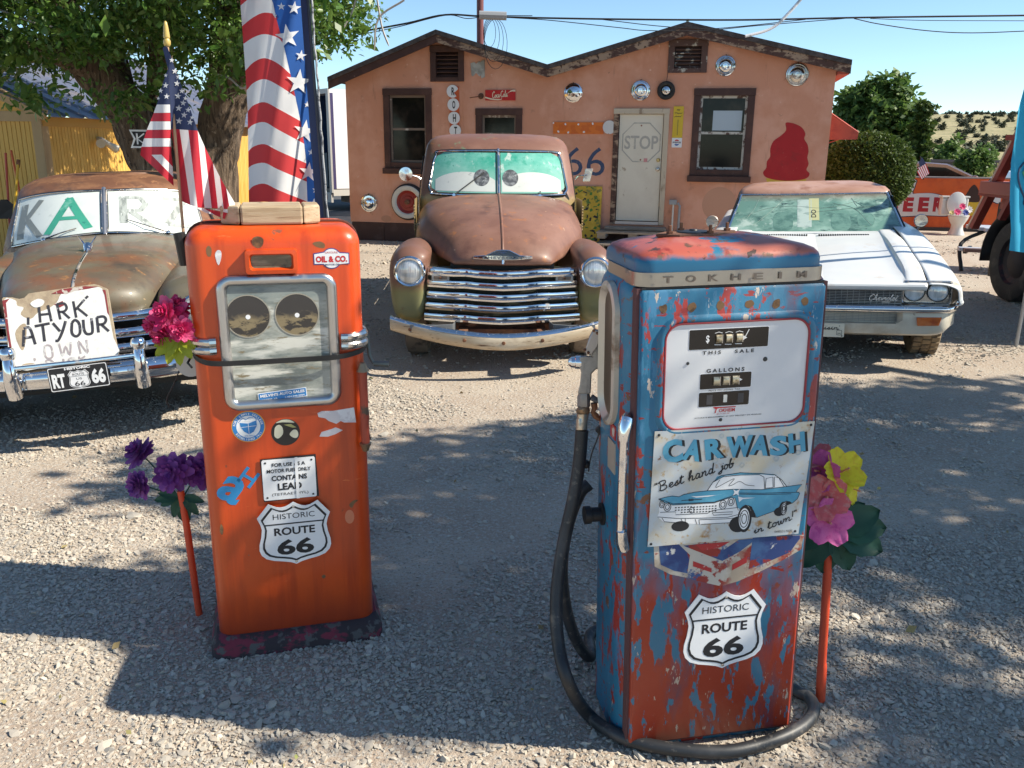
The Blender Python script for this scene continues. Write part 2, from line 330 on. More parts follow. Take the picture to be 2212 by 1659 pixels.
SHINGLE = M('asphalt_roofing', (.055, .045, .042), .95, layers=[((.10, .085, .08), 12, .4, .6)], bump=(40, .5, .02))
bl = thing('salmon_building', 'low salmon stucco building with two gables and brown trim across the back of the yard', 'building', BO, BYAW)
WIN1, WIN2, WIN3, DOOR = (.73, 1.62, 1.30, 2.65), (2.42, 3.24, 1.0, 2.32), (6.10, 7.06, 1.26, 2.63), (4.81, 5.72, .43, 2.32)
V1, V2 = (1.61, 2.21, 2.76, 3.34), (5.65, 6.27, 2.87, 3.375)
hole = lambda w, m=.05: [(w[0]+m, w[2]+m), (w[1]-m, w[2]+m), (w[1]-m, w[3]-m), (w[0]+m, w[3]-m)]
outl = [(.02, .33), (8.25, .33), (8.25, 2.93), (5.94, 3.50), (3.70, 2.90), (1.79, 3.46), (.02, 2.76)]
obj('front_wall', flat([outl]+[hole(w) for w in (WIN1, WIN2, WIN3, DOOR, V1, V2)], .22, .22), STUCCO, bl, 0)
obj('side_wall', MB().box(8.05, 8.25, .22, 7, 0, 2.93), STUCCO, bl, 0); obj('side_wall', MB().box(.02, .2, .22, 7, 0, 2.76), STUCCO, bl, 0); obj('rear_wall', MB().box(.2, 8.05, 6.8, 7, 0, 2.9), STUCCO, bl, 0)
obj('floor', MB().box(.2, 8.05, .22, 6.8, .1, .3), M('dark_floor', (.05, .04, .035), .8), bl, 0)
for i in range(13):
    x = .05+i*.631; obj('skirt_board', MB().box(x, x+.622, -.012-.004*(i % 3), .15, -.05, .325), M('skirt', (.075, .042, .036), .85, layers=[((.12, .08, .07), 4, .5, .7)]), bl, 0)
rp = [(-.22, 2.76), (1.78, 3.50), (3.70, 2.93), (5.93, 3.54), (8.44, 2.95)]
for i in range(4):
    (xa, za), (xb, zb) = rp[i], rp[i+1]; r = MB()
    V = [(x, y, z+d) for d in (0, .075) for (x, z) in ((xa, za), (xb, zb)) for y in (-.22, 7.3)]
    r.add(V, [(0, 1, 3, 2), (4, 6, 7, 5), (0, 2, 6, 4), (1, 5, 7, 3), (0, 4, 5, 1), (2, 3, 7, 6)]); obj('roof', r, SHINGLE, bl, 0)
    f = MB(); h = .125
    V = [(x, y, z+d) for d in (-h, -.002) for (x, z) in ((xa, za), (xb, zb)) for y in (-.20, -.165)]
    f.add(V, [(0, 1, 3, 2), (4, 6, 7, 5), (0, 2, 6, 4), (1, 5, 7, 3), (0, 4, 5, 1), (2, 3, 7, 6)]); obj('fascia_board', f, PEEL if i else BROWN, bl, 0)
    for y in np.arange(.3, 6.5, .6):
        pass
obj('roof_edge_soffit', MB().box(8.26, 8.43, -.15, 7.2, 2.82, 2.86), M('red_soffit', (.42, .09, .06), .7), bl, 0)
obj('rear_parapet', MB().box(2.9, 4.9, 4.2, 4.5, 2.9, 3.30), M('tan_parapet', (.60, .36, .22), .9), bl, 0)
obj('roof_finial', MB().tube([(5.93, -.15, 3.60), (5.93, -.15, 3.66)], .03, 8), CHROME_OLD, bl)
def framed(w, t=.11, mat=BROWN, name='window_frame', dp=.10, top=None):
    x0, x1, z0, z1 = w; fr = MB()
    fr.box(x0, x0+t, -.03, dp, z0, z1-t); fr.box(x1-t, x1, -.03, dp, z0, z1-t); fr.box(x0-.006, x1+.006, -.034, dp, z1-t, z1)
    return fr
def window(w, sill=True, meet=.5, mat=BROWN):
    x0, x1, z0, z1 = w; fr = framed(w); fr.box(x0+.11, x1-.11, -.028, .1, z0, z0+.10); wd = obj('window', fr, BROWN, bl, 0, bevel=.006)
    if sill: obj('sill', MB().box(x0-.03, x1+.03, -.075, .05, z0-.10, z0-.002), BROWN, wd, 0, bevel=.008)
    a, b, c, d = x0+.11, x1-.11, z0+.10, z1-.11; m = c+(d-c)*meet; s = MB()
    for (q0, q1) in ((a, a+.035), (b-.035, b)): s.box(q0, q1, .03, .075, c, d)
    for z in (c, d-.04, m-.02): s.box(a+.035, b-.035, .032, .073, z, z+.04)
    obj('sash', s, PEELW if w is WIN3 else M('grey_sash', (.20, .15, .12), .7, layers=[((.5, .46, .42), 11, .6, .66)]), wd, 0)
    obj('pane', MB().box(a+.035, b-.035, .05, .056, c+.04, m-.02), DARKGLASS, wd, 0); obj('pane', MB().box(a+.035, b-.035, .05, .056, m+.02, d-.04), DARKGLASS, wd, 0)
    return wd
window(WIN1); window(WIN2, False, .72); w3 = window(WIN3)
obj('sky_reflection', MB().box(6.42, 6.88, .046, .049, 1.98, 2.29), M('pale_blue_reflection', (.42, .50, .56), .5), w3, 0)  # pale sheet painted as the sky mirrored in the upper sash
for w, mm in ((V1, BROWN), (V2, M('worn_vent', (.10, .055, .045), .8, layers=[((.5, .47, .40), 9, .55, .62)]))):
    x0, x1, z0, z1 = w; fr = framed(w, .10); fr.box(x0+.1, x1-.1, -.03, .1, z0, z0+.07); vt = obj('vent', fr, mm, bl, 0, bevel=.005)
    obj('vent_back', MB().box(x0+.06, x1-.06, .12, .14, z0+.05, z1-.05), BLACK, vt, 0)
    zz = np.linspace(z0+.085, z1-.15, 6)
    for z in zz: obj('slat', MB().beam(((x0+x1)/2-.2, .04, z+.02), ((x0+x1)/2+.2, .04, z+.02), .085, .014, (0, -.75, 1)), mm, vt, 0)
# door
x0, x1, z0, z1 = DOOR; fr = MB(); fr.box(x0, x0+.085, -.03, .1, z0, z1-.085); fr2 = MB().box(x1-.085, x1, -.03, .1, z0, z1-.085); fr2.box(x0-.005, x1+.005, -.036, .1, z1-.085, z1)
obj('door_jamb', fr, PEEL, bl, 0); obj('door_jamb', fr2, CREAMW, bl, 0, bevel=.005)
dr = obj('door', MB().box(x0+.095, x1-.095, .01, .05, z0+.06, z1-.09), CREAM, bl, 0, bevel=.005)
obj('threshold', MB().box(x0+.09, x1-.09, -.03, .06, z0, z0+.05), M('aluminium', (.6, .6, .6), .4, .8), bl, 0)
oc = [(5.28+.345*math.cos(R(22.5+45*k)), 1.78+.345*math.sin(R(22.5+45*k))) for k in range(8)]; oi = [(5.28+(x-5.28)*.945, 1.78+(z-1.78)*.945) for x, z in oc]
GHOST = M('faded_print', (.44, .41, .36), .5, layers=[((.58, .53, .44), 6, .52, .62)])
st = obj('stop_sign_ghost', flat([oc, oi], .008, .002), GHOST, dr, 0); g2 = MB(); write(g2, 'STOP', 5.28, 1.78, .008, .56, .22, bold=.02); obj('ghost_letters', g2, GHOST, dr, 0)
obj('screw', MB().lathe([(0, .006), (.012, .004), (.013, 0)], 10, (5.27, .008, 2.05)), M('rusty_red', (.25, .05, .04), .8), dr); obj('screw', MB().lathe([(0, .006), (.012, .004), (.013, 0)], 10, (5.28, .008, 1.50)), MATS['rusty_red'], dr)
obj('sticker', MB().box(5.335, 5.395, .004, .008, 1.465, 1.525), M('faded_pink', (.62, .27, .27), .6), dr, 0)
obj('deadbolt', MB().lathe([(.0, .03), (.02, .03), (.03, .012), (.034, 0)], 16, (5.575, .01, 1.50)), M('brass', (.6, .45, .2), .3, .9), dr); obj('knob', MB().lathe([(.0, .075), (.022, .07), (.033, .05), (.02, .03), (.016, .015), (.038, .005), (.04, 0)], 18, (5.575, .01, 1.35)), CHROME_OLD, dr)
# painted marks on the stucco
NAVY = M('navy_paint', (.045, .075, .15), .8, layers=[((.16, .14, .17), 11, .58, .66), ((.5, .26, .17), 26, .66, .69)]); sixm = MB()
for u in (4.53, 4.15): write(sixm, '6', u, 1.46, -.001, .31, .47, bold=-.005)
obj('painted_numerals', sixm, NAVY, bl, 0)
cone = cr([(7.56, 2.10), (7.58, 1.99), (7.50, 1.90), (7.40, 1.82), (7.36, 1.70), (7.37, 1.58), (7.325, 1.50), (7.325, 1.40), (7.28, 1.33), (7.32, 1.26), (7.44, 1.22), (7.65, 1.20), (7.85, 1.215), (7.97, 1.25), (8.005, 1.32), (7.95, 1.38), (7.975, 1.47), (7.945, 1.57), (7.955, 1.66), (7.93, 1.77), (7.87, 1.86), (7.88, 1.94), (7.82, 2.03), (7.73, 2.08), (7.64, 2.105)], 3, True)
obj('painted_ice_cream', flat([cone], -.001, .002), M('cherry_paint', (.42, .014, .018), .75, layers=[((.5, .03, .03), 3, .5, .8), ((.33, .02, .02), 8, .55, .65), ((.55, .16, .12), 22, .66, .70)]), bl, 0)
obj('painted_cone', flat([[(7.33, 1.235), (7.97, 1.235), (7.72, .62), (7.60, .62)]], .0005, .001), M('yellow_paint', (.62, .40, .05), .7), bl, 0)
obj('paint_patch', flat([circ(6.62, .80, .28, 32)], -.0005, .001), M('pale_patch', (.56, .30, .20), .92), bl, 0)
obj('paint_patch', flat([circ(.72, .40, .10, 24, .06)], -.0005, .001), MATS['pale_patch'], bl, 0)
aw = [[(8.27+.46*t, .35+k*.05, 2.27-.30*t+.018*(k % 2)) for k in range(30)] for t in (0, .5, 1)]
a_ = obj('awning', MB().patch(aw), M('red_awning', (.40, .075, .045), .6, layers=[((.26, .04, .03), 6, .5, .7)]), bl, 0, solid=.006)
obj('awning_end', MB().add([(8.27, .34, 2.25), (8.73, .34, 1.96), (8.72, .34, 1.86), (8.27, .34, 1.85)], [(0, 1, 2, 3)]), MATS['red_awning'], a_, 0, solid=.01)
obj('awning_leg', MB().tube([(8.71, .40, 1.96), (8.28, .40, 1.80)], .012, 6), MATS['red_awning'], a_)
# ---- things hung on the wall
def wallthing(name, label, cat, u, z, group=None, out=.0): return thing(name, label, cat, BW(u, z, out), BYAW, group)
def hubcap(u, z, r, prof, label, mat=CHROME, ribs=0, out=.0):
    t = wallthing('hubcap', label, 'hubcap', u, z, 'hubcaps hung on the salmon wall', out); obj('dish', MB().lathe([(a*r, h) for a, h in prof], 36), mat, t, 30)
    if ribs:
        rb = MB()
        for k in range(ribs):
            q = 2*math.pi*k/ribs; d = Vector((math.cos(q), 0, math.sin(q))); rb.beam(d*r*.58+Vector((0, -.028, 0)), d*r*.95+Vector((0, -.018, 0)), r*.05, .014, (0, 1, 0))
        obj('ribs', rb, M('blue_grey_rib', (.07, .09, .12), .4), t, 0)
    obj('hook', MB().tube([(0, -.03, r*.96), (0, 0, r*1.06)], .006, 6), BLACK, t)
    return t
DISH = [(0, .075), (.22, .073), (.26, .055), (.34, .05), (.40, .062), (.52, .05), (.66, .022), (.80, .018), (.86, .03), (.94, .026), (1, .004), (1, 0)]
hubcap(4.11, 2.57, .155, [(0, .07), (.3, .066), (.6, .052), (.85, .026), (.93, .012), (1, .008), (1, 0)], 'smooth domed chrome hubcap above the orange reflector strip', CHROME)
hubcap(5.23, 2.60, .165, DISH, 'dished chrome hubcap directly above the cream door')
hubcap(6.56, 2.97, .163, DISH, 'ribbed hubcap with blue spokes beside the right gable vent', CHROME, 40)
hubcap(7.67, 2.83, .180, DISH, 'large dull chrome hubcap at the right end under the eave', CHROME_OLD)
hubcap(.40, .67, .165, [(0, .085), (.3, .08), (.45, .055), (.5, .04), (.62, .02), (.8, .018), (.84, .034), (.94, .03), (1, .0)], 'chrome hubcap low on the wall at the left corner')
t = wallthing('toy_tyre', 'small black tyre with a mirrored centre left of the right window', 'tyre', 5.645, 2.60); obj('tyre', MB().lathe([(.085, .0), (.085, .05), (.10, .065), (.125, .065), (.145, .045), (.145, 0)], 32), RUBBER, t, 40)
obj('mirror_cap', MB().lathe([(0, .07), (.04, .066), (.07, .05), (.086, .02)], 28), CHROME, t); obj('cord', MB().tube([(0, -.03, .14), (.01, -.01, .27)], .004, 6), BLACK, t)
t = wallthing('reflector_letters', 'column of white reflector discs spelling downwards beside the left window', 'sign', 2.02, 2.30); obj('backing_strip', MB().box(-.07, .10, -.012, 0, -.55, .38), M('orange_red_strip', (.55, .10, .03), .5), t, 0)
for ch, du, z in (('R', -.012, .30), ('O', 0, .08), ('H', .01, -.14), ('T', .03, -.35), ('E', .04, -.55)):
    if ch == 'R': V = [flat([circ(du, z, .105, 26, a0=20, a1=310)+[(du+.02, z-.02), (du+.06, z+.0)]], -.014, .012)]
    else: V = [flat([circ(du, z, .105, 26)], -.014, .012)]
    d = obj('disc', V[0], WHITE, t, 0); w_ = MB()
    if ch != 'E': write(w_, ch, du+.01, z, -.0265, .055, .13, bold=.03); obj('letter', w_, INK, d, 0)
CRED = M('sign_red', (.52, .02, .025), .35, layers=[((.35, .03, .03), 5, .58, .7)]); CREAMP = M('cream_print', (.78, .70, .52), .5)
t = wallthing('soda_sign', 'small red cola sign with white script above the middle window', 'sign', 2.855, 2.535, out=.004); obj('panel', MB().box(-.265, .265, -.015, 0, -.085, .085), CRED, t, 0)
w_ = MB(); ribbon([(-.265, -.035), (-.14, -.065), (.0, -.07), (.03, -.055)], [.022, .02, .012, .006], w_, -.0165, smooth=5); ribbon([(.13, .03), (.18, .062), (.22, .072), (.265, .07)], [.008, .02, .026, .03], w_, -.0165, smooth=5); obj('swoosh', w_, CREAMP, t, 0)
w_ = MB(); sc = .27/scriptlen('Coca-Cola'); script('Coca-Cola', lambda p: np.array((-.14+p[0]*sc, -.045+p[1]*.10+p[0]*.006)), .011, w_, -.017); obj('lettering', w_, CREAMP, t, 0)
t = wallthing('torn_plate', 'torn pale tin plate nailed right of the left gable vent', 'plate', 2.455, 2.96); obj('plate', flat([[(-.125, .09), (-.06, .11), (-.03, .08), (.03, .12), (.05, .10), (.075, .13), (.12, .145), (.125, -.13), (.07, -.15), (.05, -.10), (.03, -.12), (-.03, -.06), (-.09, -.12), (-.11, -.1)]], -.004, .006), M('galvanised', (.50, .50, .47), .5, .2, [((.34, .33, .3), 5, .5, .6)]), t, 0, solid=.002)
obj('curl', flat([[(.05, .10), (.075, .13), (.12, .145), (.125, -.13), (.07, -.15), (.06, -.03), (.075, .03)]], -.02, .004), MATS['galvanised'], t, 0)
t = wallthing('wall_lamp_bracket', 'rusty burnt lamp bracket sticking out beside the red sign', 'bracket', 2.51, 2.52); RUST = M('rust', (.13, .055, .03), .9, layers=[((.22, .10, .05), 8, .45, .6), ((.05, .03, .025), 14, .55, .65)])
obj('plate', MB().lathe([(0, .03), (.03, .03), (.045, .012), (.05, 0)], 14), RUST, t); obj('arm', MB().tube([(0, -.02, 0), (-.08, -.05, -.015), (-.17, -.10, -.03)], .008, 6), RUST, t)
t = wallthing('reflector_strip', 'orange reflector strip with one white disc left beside the door', 'sign', 4.215, 2.005, out=.003); obj('strip', MB().box(-.43, .43, -.012, 0, -.095, .095), M('orange_strip', (.70, .17, .015), .5, layers=[((.62, .13, .012), 9, .48, .55)]), t, 0)
obj('disc', flat([circ(.525, .015, .11, 28)], -.013, .012), M('worn_white', (.66, .64, .62), .5, layers=[((.40, .14, .1), 6, .66, .7)]), t, 0)
ch_ = MB()
for x, z in ((-.43, .08), (-.22, .06), (.0, .055), (.24, .07), (-.34, -.06), (-.17, -.07), (.1, -.065)): ch_.add(*[(lambda V, F: ([(p[0], -.0131, p[1]) for p in V], F))([(x+.02*math.cos(a)*random.uniform(.5, 1.2), z+.02*math.sin(a)*random.uniform(.5, 1.2)) for a in np.linspace(0, 6.28, 8)[:-1]], [tuple(range(7))])][0])
obj('chips', ch_, WHITE, t, 0)
t = wallthing('thermometer_sign', 'tall yellow thermometer sign hanging right of the door', 'sign', 5.865, 2.03, out=.003); YEL = M('sign_yellow', (.66, .45, .015), .4); obj('panel', flat([rrect(-.082, .082, -.17, .325, .01)], -.001, .01), YEL, t, 0); obj('foot_panel', flat([rrect(-.082, .082, -.325, -.172, .01)], -.001, .01), WHITE, t, 0)
w_ = MB()
for s, z in (('say', .265), ('"Pepsi', .215), ('please"', .165)): write(w_, s, 0, z, -.0112, .125 if z < .25 else .06, .034, shear=.25, bold=.01)
obj('lettering', w_, INK, t, 0); obj('tube', MB().box(-.006, .006, -.018, -.011, -.13, .115), M('glass_tube', (.30, .22, .02), .2), t, 0)
w_ = MB(); write(w_, 'PEPSI', 0, -.245, -.0112, .13, .026, bold=.03); obj('lettering', w_, INK, t, 0)
obj('logo', flat([circ(0, -.222, .036, 16, .024, 0, 180)], -.0112, .0004), CRED, t, 0); obj('logo', flat([circ(0, -.27, .036, 16, .026, 180, 360)], -.0112, .0004), M('logo_blue', (.03, .10, .33), .5), t, 0)
t = wallthing('whitewall_wheel', 'red whitewall wheel hanging on the wall behind the truck mirror', 'wheel', 1.16, .71); obj('tyre', MB().lathe([(.20, 0), (.20, .05), (.215, .085), (.25, .10), (.275, .10), (.31, .07), (.325, .03), (.325, 0)], 40), RUBBER, t, 40)
obj('whitewall', MB().lathe([(.205, .075), (.225, .098), (.28, .104), (.292, .094)], 40), M('whitewall', (.62, .60, .54), .7), t); obj('rim', MB().lathe([(.21, .07), (.19, .055), (.16, .03), (.11, .035), (.10, .055), (.0, .06)], 36), M('red_wheel', (.30, .03, .02), .4), t)
obj('hub', MB().lathe([(.045, .05), (.045, .10), (.0, .12)], 18), RUST, t)
# ---- at the foot of the wall
t = thing('decal_board', 'yellow board covered in green and black stickers leaning on the wall', 'board', BW(4.31, .0, .16), BYAW, rx=R(-7)); obj('board', MB().box(-.35, .35, 0, .02, .06, 1.06), M('yellow_board', (.55, .36, .03), .6, layers=[((.07, .16, .03), 8, .56, .60), ((.70, .48, .06), 4, .5, .6)]), t, 0)
bk = [MB(), MB(), MB()]
for i in range(95):
    u, z = random.uniform(-.33, .33), random.uniform(.09, 1.03); k = random.choice((0, 0, 1, 2)); a = random.uniform(-.6, .6); w, h = random.uniform(.012, .045), random.uniform(.008, .03)
    c, s = math.cos(a), math.sin(a); bk[k].add([(u+x*c-y*s, -.001-.0003*(i % 7), z+x*s+y*c) for x, y in ((-w, -h), (w, -h*.6), (w*.8, h), (-w*.7, h*.8))], [(0, 1, 2, 3)])
for b_, mm in zip(bk, (INK, M('leaf_green', (.06, .20, .03), .6), M('olive', (.25, .24, .05), .6))): obj('stickers', b_, mm, t, 0)['kind'] = 'stuff'
WOODG = M('weathered_wood', (.27, .225, .18), .9, layers=[((.36, .31, .25), 3, .4, .6, (1, 6, 6)), ((.12, .09, .07), 5, .58, .7, (1, 8, 8))], bump=(20, .4, .01, (1, 7, 7)))
t = thing('pallet_steps', 'grey wooden pallet stacked as a step below the cream door', 'steps', BW(5.25, 0, 0), BYAW)
for i, z in enumerate((.0, .19)):
    for x in (-.52, 0, .52): obj('block', MB().box(x-.07, x+.07, -.62+i*.12, -.03, z+.03, z+.12), WOODG, t, 0, bevel=.006)
    for k in range(5): obj('slat', MB().box(-.60+.01*(k % 2), .60-.012*(k % 3), -.66+k*.125+i*.12, -.56+k*.125+i*.03, z+.12, z+.15), WOODG, t, 0, bevel=.005)
obj('top_board', MB().box(-.50, .52, -.24, -.04, .345, .40), WOODG, t, 0, bevel=.01)
t = thing('conduit_pipes', 'two grey conduit pipes with a junction box beside the door', 'conduit', BW(5.9, 0, .03), BYAW); GREYP = M('grey_conduit', (.32, .33, .34), .5)
obj('pipe', MB().tube([(-.03, -.03, 0), (-.03, -.03, .80)], .017, 10), MATS['aluminium'], t); obj('pipe', MB().tube([(.075, -.03, 0), (.075, -.03, .62), (.078, -.03, .76), (.04, -.03, .81)], .02, 10), GREYP, t); obj('junction_box', MB().box(-.10, .025, -.065, .0, .78, .86), GREYP, t, 0, bevel=.006); obj('clamp', MB().box(.03, .12, -.05, -.02, .28, .30), MATS['aluminium'], t, 0)
# pipe mast, wires
tag(obj('pipe_mast', MB().tube([(0, 0, 2.5), (0, 0, 6)], .065, 14), M('maroon_paint', (.17, .05, .045), .5), loc=BW(2.06, 0, -1.6)), 'maroon steel mast rising behind the left gable', 'mast')
WIRE = M('wire', (.012, .012, .014), .6); WIREW = M('rope_light', (.75, .75, .75), .5)
def wire(name, pix, Y, r, label, mat=WIRE, cat='wire'):
    p = cr([AT(x, y, Y) for x, y in pix], 6); return tag(obj(name, MB().tube(p, r, 6), mat), label, cat)
wire('overhead_wire', [(770, 70), (880, 50), (962, 32), (1060, 36), (1300, 41), (1600, 43), (1850, 38), (2240, 33)], 13.6, .013, 'thick black overhead cable running right across the sky')
wire('overhead_wire', [(772, 76), (860, 58), (962, 33), (1010, 40), (1060, 34), (1150, 34)], 13.7, .006, 'thin wire dipping from the tree to the splice box')
wire('overhead_wire', [(1100, 38), (1190, 44), (1340, 60), (1400, 66), (1520, 66), (1640, 55), (1800, 42), (1840, 38)], 13.65, .006, 'upper thin wire sagging behind the right gable peak')
wire('overhead_wire', [(1300, 42), (1420, 56), (1520, 62), (1600, 57), (1740, 42)], 13.75, .006, 'short thin wire just under the thick cable at the gable peak')
wire('overhead_wire', [(1845, 40), (1900, 52), (2000, 66), (2100, 71), (2240, 66)], 13.65, .007, 'thin wire sagging low across the sky at the right')
wire('overhead_wire', [(1880, 40), (2000, 44), (2240, 45)], 13.7, .005, 'thin straight wire just below the thick cable at the right')
w_ = [(1460+i*8.8+random.uniform(-1, 1), 0) for i in range(1)]
wire('rope_light', [(1740, -14), (1722, 8), (1700, 32), (1676, 55), (1650, 68), (1610, 78)], 13.4, .022, 'dashed white rope light slanting above the right roof', M('white_rope', (.8, .8, .8), .5, layers=[((.4, .45, .5), 8, .55, .6)]), 'rope light')
t = thing('splice_box', 'grey splice box with wire loops hanging from the overhead cable', 'cable box', AT(1065, 36, 13.6)); obj('box', MB().tube([(-.20, 0, .02), (.20, 0, .01)], .06, 8), GREYP, t)
lp = MB()
for k in range(4): lp.tube([((.10+.03*k)*math.sin(a)*.9+.03*k-.05, .02*k, -.22-.05*k+(.2+.05*k)*math.cos(a)) for a in np.linspace(0, 6.1, 22)], .005, 4)
obj('loops', lp, WIRE, t)
# ------------------------------------------------------------------ the two old fuel pumps
def rr(x0, x1, y0, y1, r, z, n=6): return [(p[0], p[1], z) for p in rrect(x0, x1, y0, y1, r, n)]
def rbox(x0, x1, y0, y1, r, z0, z1, top=0., bot=0.):
    rings = [rr(x0, x1, y0, y1, r, z0)]
    for k in range(1, 8) if top else (): pass
    rings.append(rr(x0, x1, y0, y1, r, z1-top))
    for k in range(1, 8) if top else ():
        a = math.pi/2*k/7; i = top*(1-math.cos(a)); rings.append(rr(x0+i, x1-i, y0+i, y1-i, max(r-i*.4, .02), z1-top+top*math.sin(a)))
    if not top: rings[-1] = rr(x0, x1, y0, y1, r, z1)
    return MB().loft(rings)
ORANGE = M('orange_enamel', (.64, .076, .005), .36, layers=[((.54, .050, .005), 1.6, .42, .7), ((.45, .045, .005), 4, .55, .8, (1, 1, .25)), ((.10, .06, .03), 7, .70, .72, None, .8), ((.20, .14, .09), 26, .735, .75, None, .8), ((.42, .040, .004), 13, .47, .72, (1.5, 1.5, .10)), ('Z', (.30, .032, .008), .22, .04, .22, 7, (1, 1, .5)), ((.12, .06, .03), 40, .715, .73, None, .8), ((.66, .15, .04), 20, .69, .72, (.3, 1, 2))], coat=.2, bump=(5, .10, .012))
PUMPBASE = M('chipped_base', (.045, .030, .033), .85, layers=[((.20, .025, .045), 14, .50, .56, (1, 1, 2)), ((.10, .09, .085), 22, .56, .60), ((.02, .018, .018), 9, .58, .64)])
lp = thing('fuel_pump', 'orange antique fuel pump with round dials behind glass and route shield', 'fuel pump', (-.754, 2.678, 0), R(15.5), 'old fuel pumps')
b = MB(); b.loft([rr(-.283, .305, -.045, .42, .05, -.03), rr(-.283, .305, -.040, .42, .05, .030), rr(-.274, .296, -.030, .41, .05, .046), rr(-.264, .287, -.014, .40, .05, .062)]); obj('base', b, PUMPBASE, lp, 50)
obj('body', rbox(-.256, .278, 0, .37, .055, .06, 1.452, .058), ORANGE, lp, 60)
seam = [(-.259, .17, .08), (-.259, .17, 1.36)]+[(-.256+.058*(1-math.cos(a))-.003*math.cos(a), .17, 1.394+.061*math.sin(a)) for a in np.linspace(.2, 1.55, 6)]+[(.278-.058*(1-math.cos(a))+.003*math.cos(a), .17, 1.394+.061*math.sin(a)) for a in np.linspace(1.55, .2, 6)]+[(.281, .17, 1.36), (.281, .17, .08)]
obj('seam', MB().tube(seam, .0045, 6), M('dark_orange', (.10, .025, .012), .7), lp)
fr = rrect(-.154, .178, .888, 1.288, .028, 6); f_ = MB(); n = len(fr); prof = [(-.018, .004), (-.018, -.010), (-.010, -.018), (.006, -.018), (.014, -.010), (.016, .004)]
rings = [[(p[0]+(1 if p[0] < .012 else -1)*0, 0, p[1]) for p in fr]]
G = []
for (o, y) in prof: G.append([(p[0], y, p[1]) for p in rrect(-.154+o, .178-o, .888+o, 1.288-o, max(.028-o, .008), 6)])
f_.loft(G, False); obj('dial_frame', f_, M('brushed_nickel', (.50, .50, .50), .3, 1, [((.32, .28, .24), 6, .5, .75, (1, 1, 1), .5)]), lp, 50)
SILVER = M('silver_painted_glass', (.33, .35, .315), .16, 0, [((.15, .18, .17), 5, .48, .58, (1, 1, 2.6)), ((.60, .60, .54), 7, .50, .60, (.7, 1, 3.5)), ((.20, .165, .10), 15, .57, .64, (1, 1, 5)), ((.48, .46, .38), 3, .55, .7), ('Z', (.10, .16, .18), 1.20, 1.30, .12, 9, (1, 1, 3))], coat=.6)
pn = obj('dial_pane', flat([rrect(-.140, .164, .902, 1.274, .014)], -.0015, .003), SILVER, lp, 0)
DIAL = M('dark_dial', (.025, .024, .024), .2, layers=[((.22, .175, .10), 18, .47, .53, (1, 1, 2)), ('Z', (.03, .03, .032), 1.165, 1.185, .06, 20)], coat=.5)
for u in (-.082, .068):
    obj('dial', flat([circ(u, 1.176, .067, 40)], -.0046, .0006), DIAL, lp, 0); obj('dial_rim', flat([circ(u, 1.176, .069, 40), circ(u, 1.176, .0655, 40)], -.0052, .0008), M('dial_rim', (.30, .28, .23), .4), lp, 0)
    obj('dial_hub', flat([circ(u, 1.174, .0075, 14)], -.0052, .0006), WHITE, lp, 0)
wf = MB(); wf.loft([rr_ for rr_ in [[(p[0], y, p[1]) for p in rrect(-.080+o, .080-o, 1.308+o, 1.386-o, .010)] for o, y in ((0, .004), (.002, -.022), (.014, -.024), (.020, -.006))]], False)
obj('price_window_frame', wf, ORANGE, lp, 40); obj('price_window', flat([rrect(-.064, .064, 1.326, 1.368, .01)], -.004, .004), M('murky_glass', (.13, .115, .075), .15, layers=[((.28, .25, .17), 8, .45, .65, (1, 1, 5)), ((.05, .05, .04), 14, .55, .65)]), lp, 0)
for z in (1.098, 1.071):
    for sgn in (-1, 1):
        xe = -.256 if sgn < 0 else .278; xi = -.184 if sgn < 0 else .203; dz = 0 if sgn < 0 else -.004
        pth = [(xi, -.004, z+dz), (xi+(xe-xi)*.3, -.006, z+dz), (xe-sgn*.062, -.006, z+dz)]+[(xe-sgn*.062+sgn*.066*math.sin(a), .062-.066*math.cos(a), z+dz) for a in np.linspace(.25, 1.5, 6)]+[(xe+sgn*.004, .12, z+dz)]
        obj('trim', MB().tube(pth, .0145, 10), CHROME_OLD, lp)
# printed signs and stickers fixed to the orange pump
def sheet(name, loops, y, mat, parent, th=.0006): return obj(name, flat(loops, y, th), mat, parent, 0)
SKY = M('sticker_blue', (.025, .20, .50), .4); CORN = M('sticker_orange', (.72, .34, .05), .4)
cx, cz = -.106, .812
c0 = sheet('college_sticker', [circ(cx, cz, .053, 40)], 0, CORN, lp); c1 = obj('crest', flat([circ(cx, cz, .050, 40), circ(cx, cz, .0375, 40)], -.0008, .0004), SKY, c0, 0); obj('crest_field', flat([circ(cx, cz, .0375, 40)], -.0007, .0003), WHITE, c0, 0)
m1 = MB()
for s, a0, a1, up in (('FORT LEWIS COLLEGE', 170, 10, 1), ('ESTABLISHED 1911', 212, 328, -1)):
    for i, ch in enumerate(s):
        if ch == ' ': continue
        a = R(a0+(a1-a0)*i/(len(s)-1)); write(m1, ch, cx+.0437*math.cos(a), cz+.0437*math.sin(a), -.0013, None, .0072, bold=.03, rot=a-math.pi/2 if up > 0 else a+math.pi/2, depth=.0003)
obj('lettering', m1, WHITE, c0, 0)
shp = [(cx-.026, cz+.015), (cx, cz+.011), (cx+.026, cz+.020), (cx+.027, cz+.002), (cx+.016, cz-.018), (cx+.001, cz-.026), (cx-.014, cz-.016), (cx-.024, cz)]
obj('crest_shield', flat([shp], -.0012, .0004), SKY, c0, 0); m1 = MB(); ribbon([(cx, cz+.012), (cx+.001, cz-.025)], .0014, m1, -.0018); ribbon([(cx-.025, cz-.001), (cx+.026, cz+.002)], .0014, m1, -.0018)
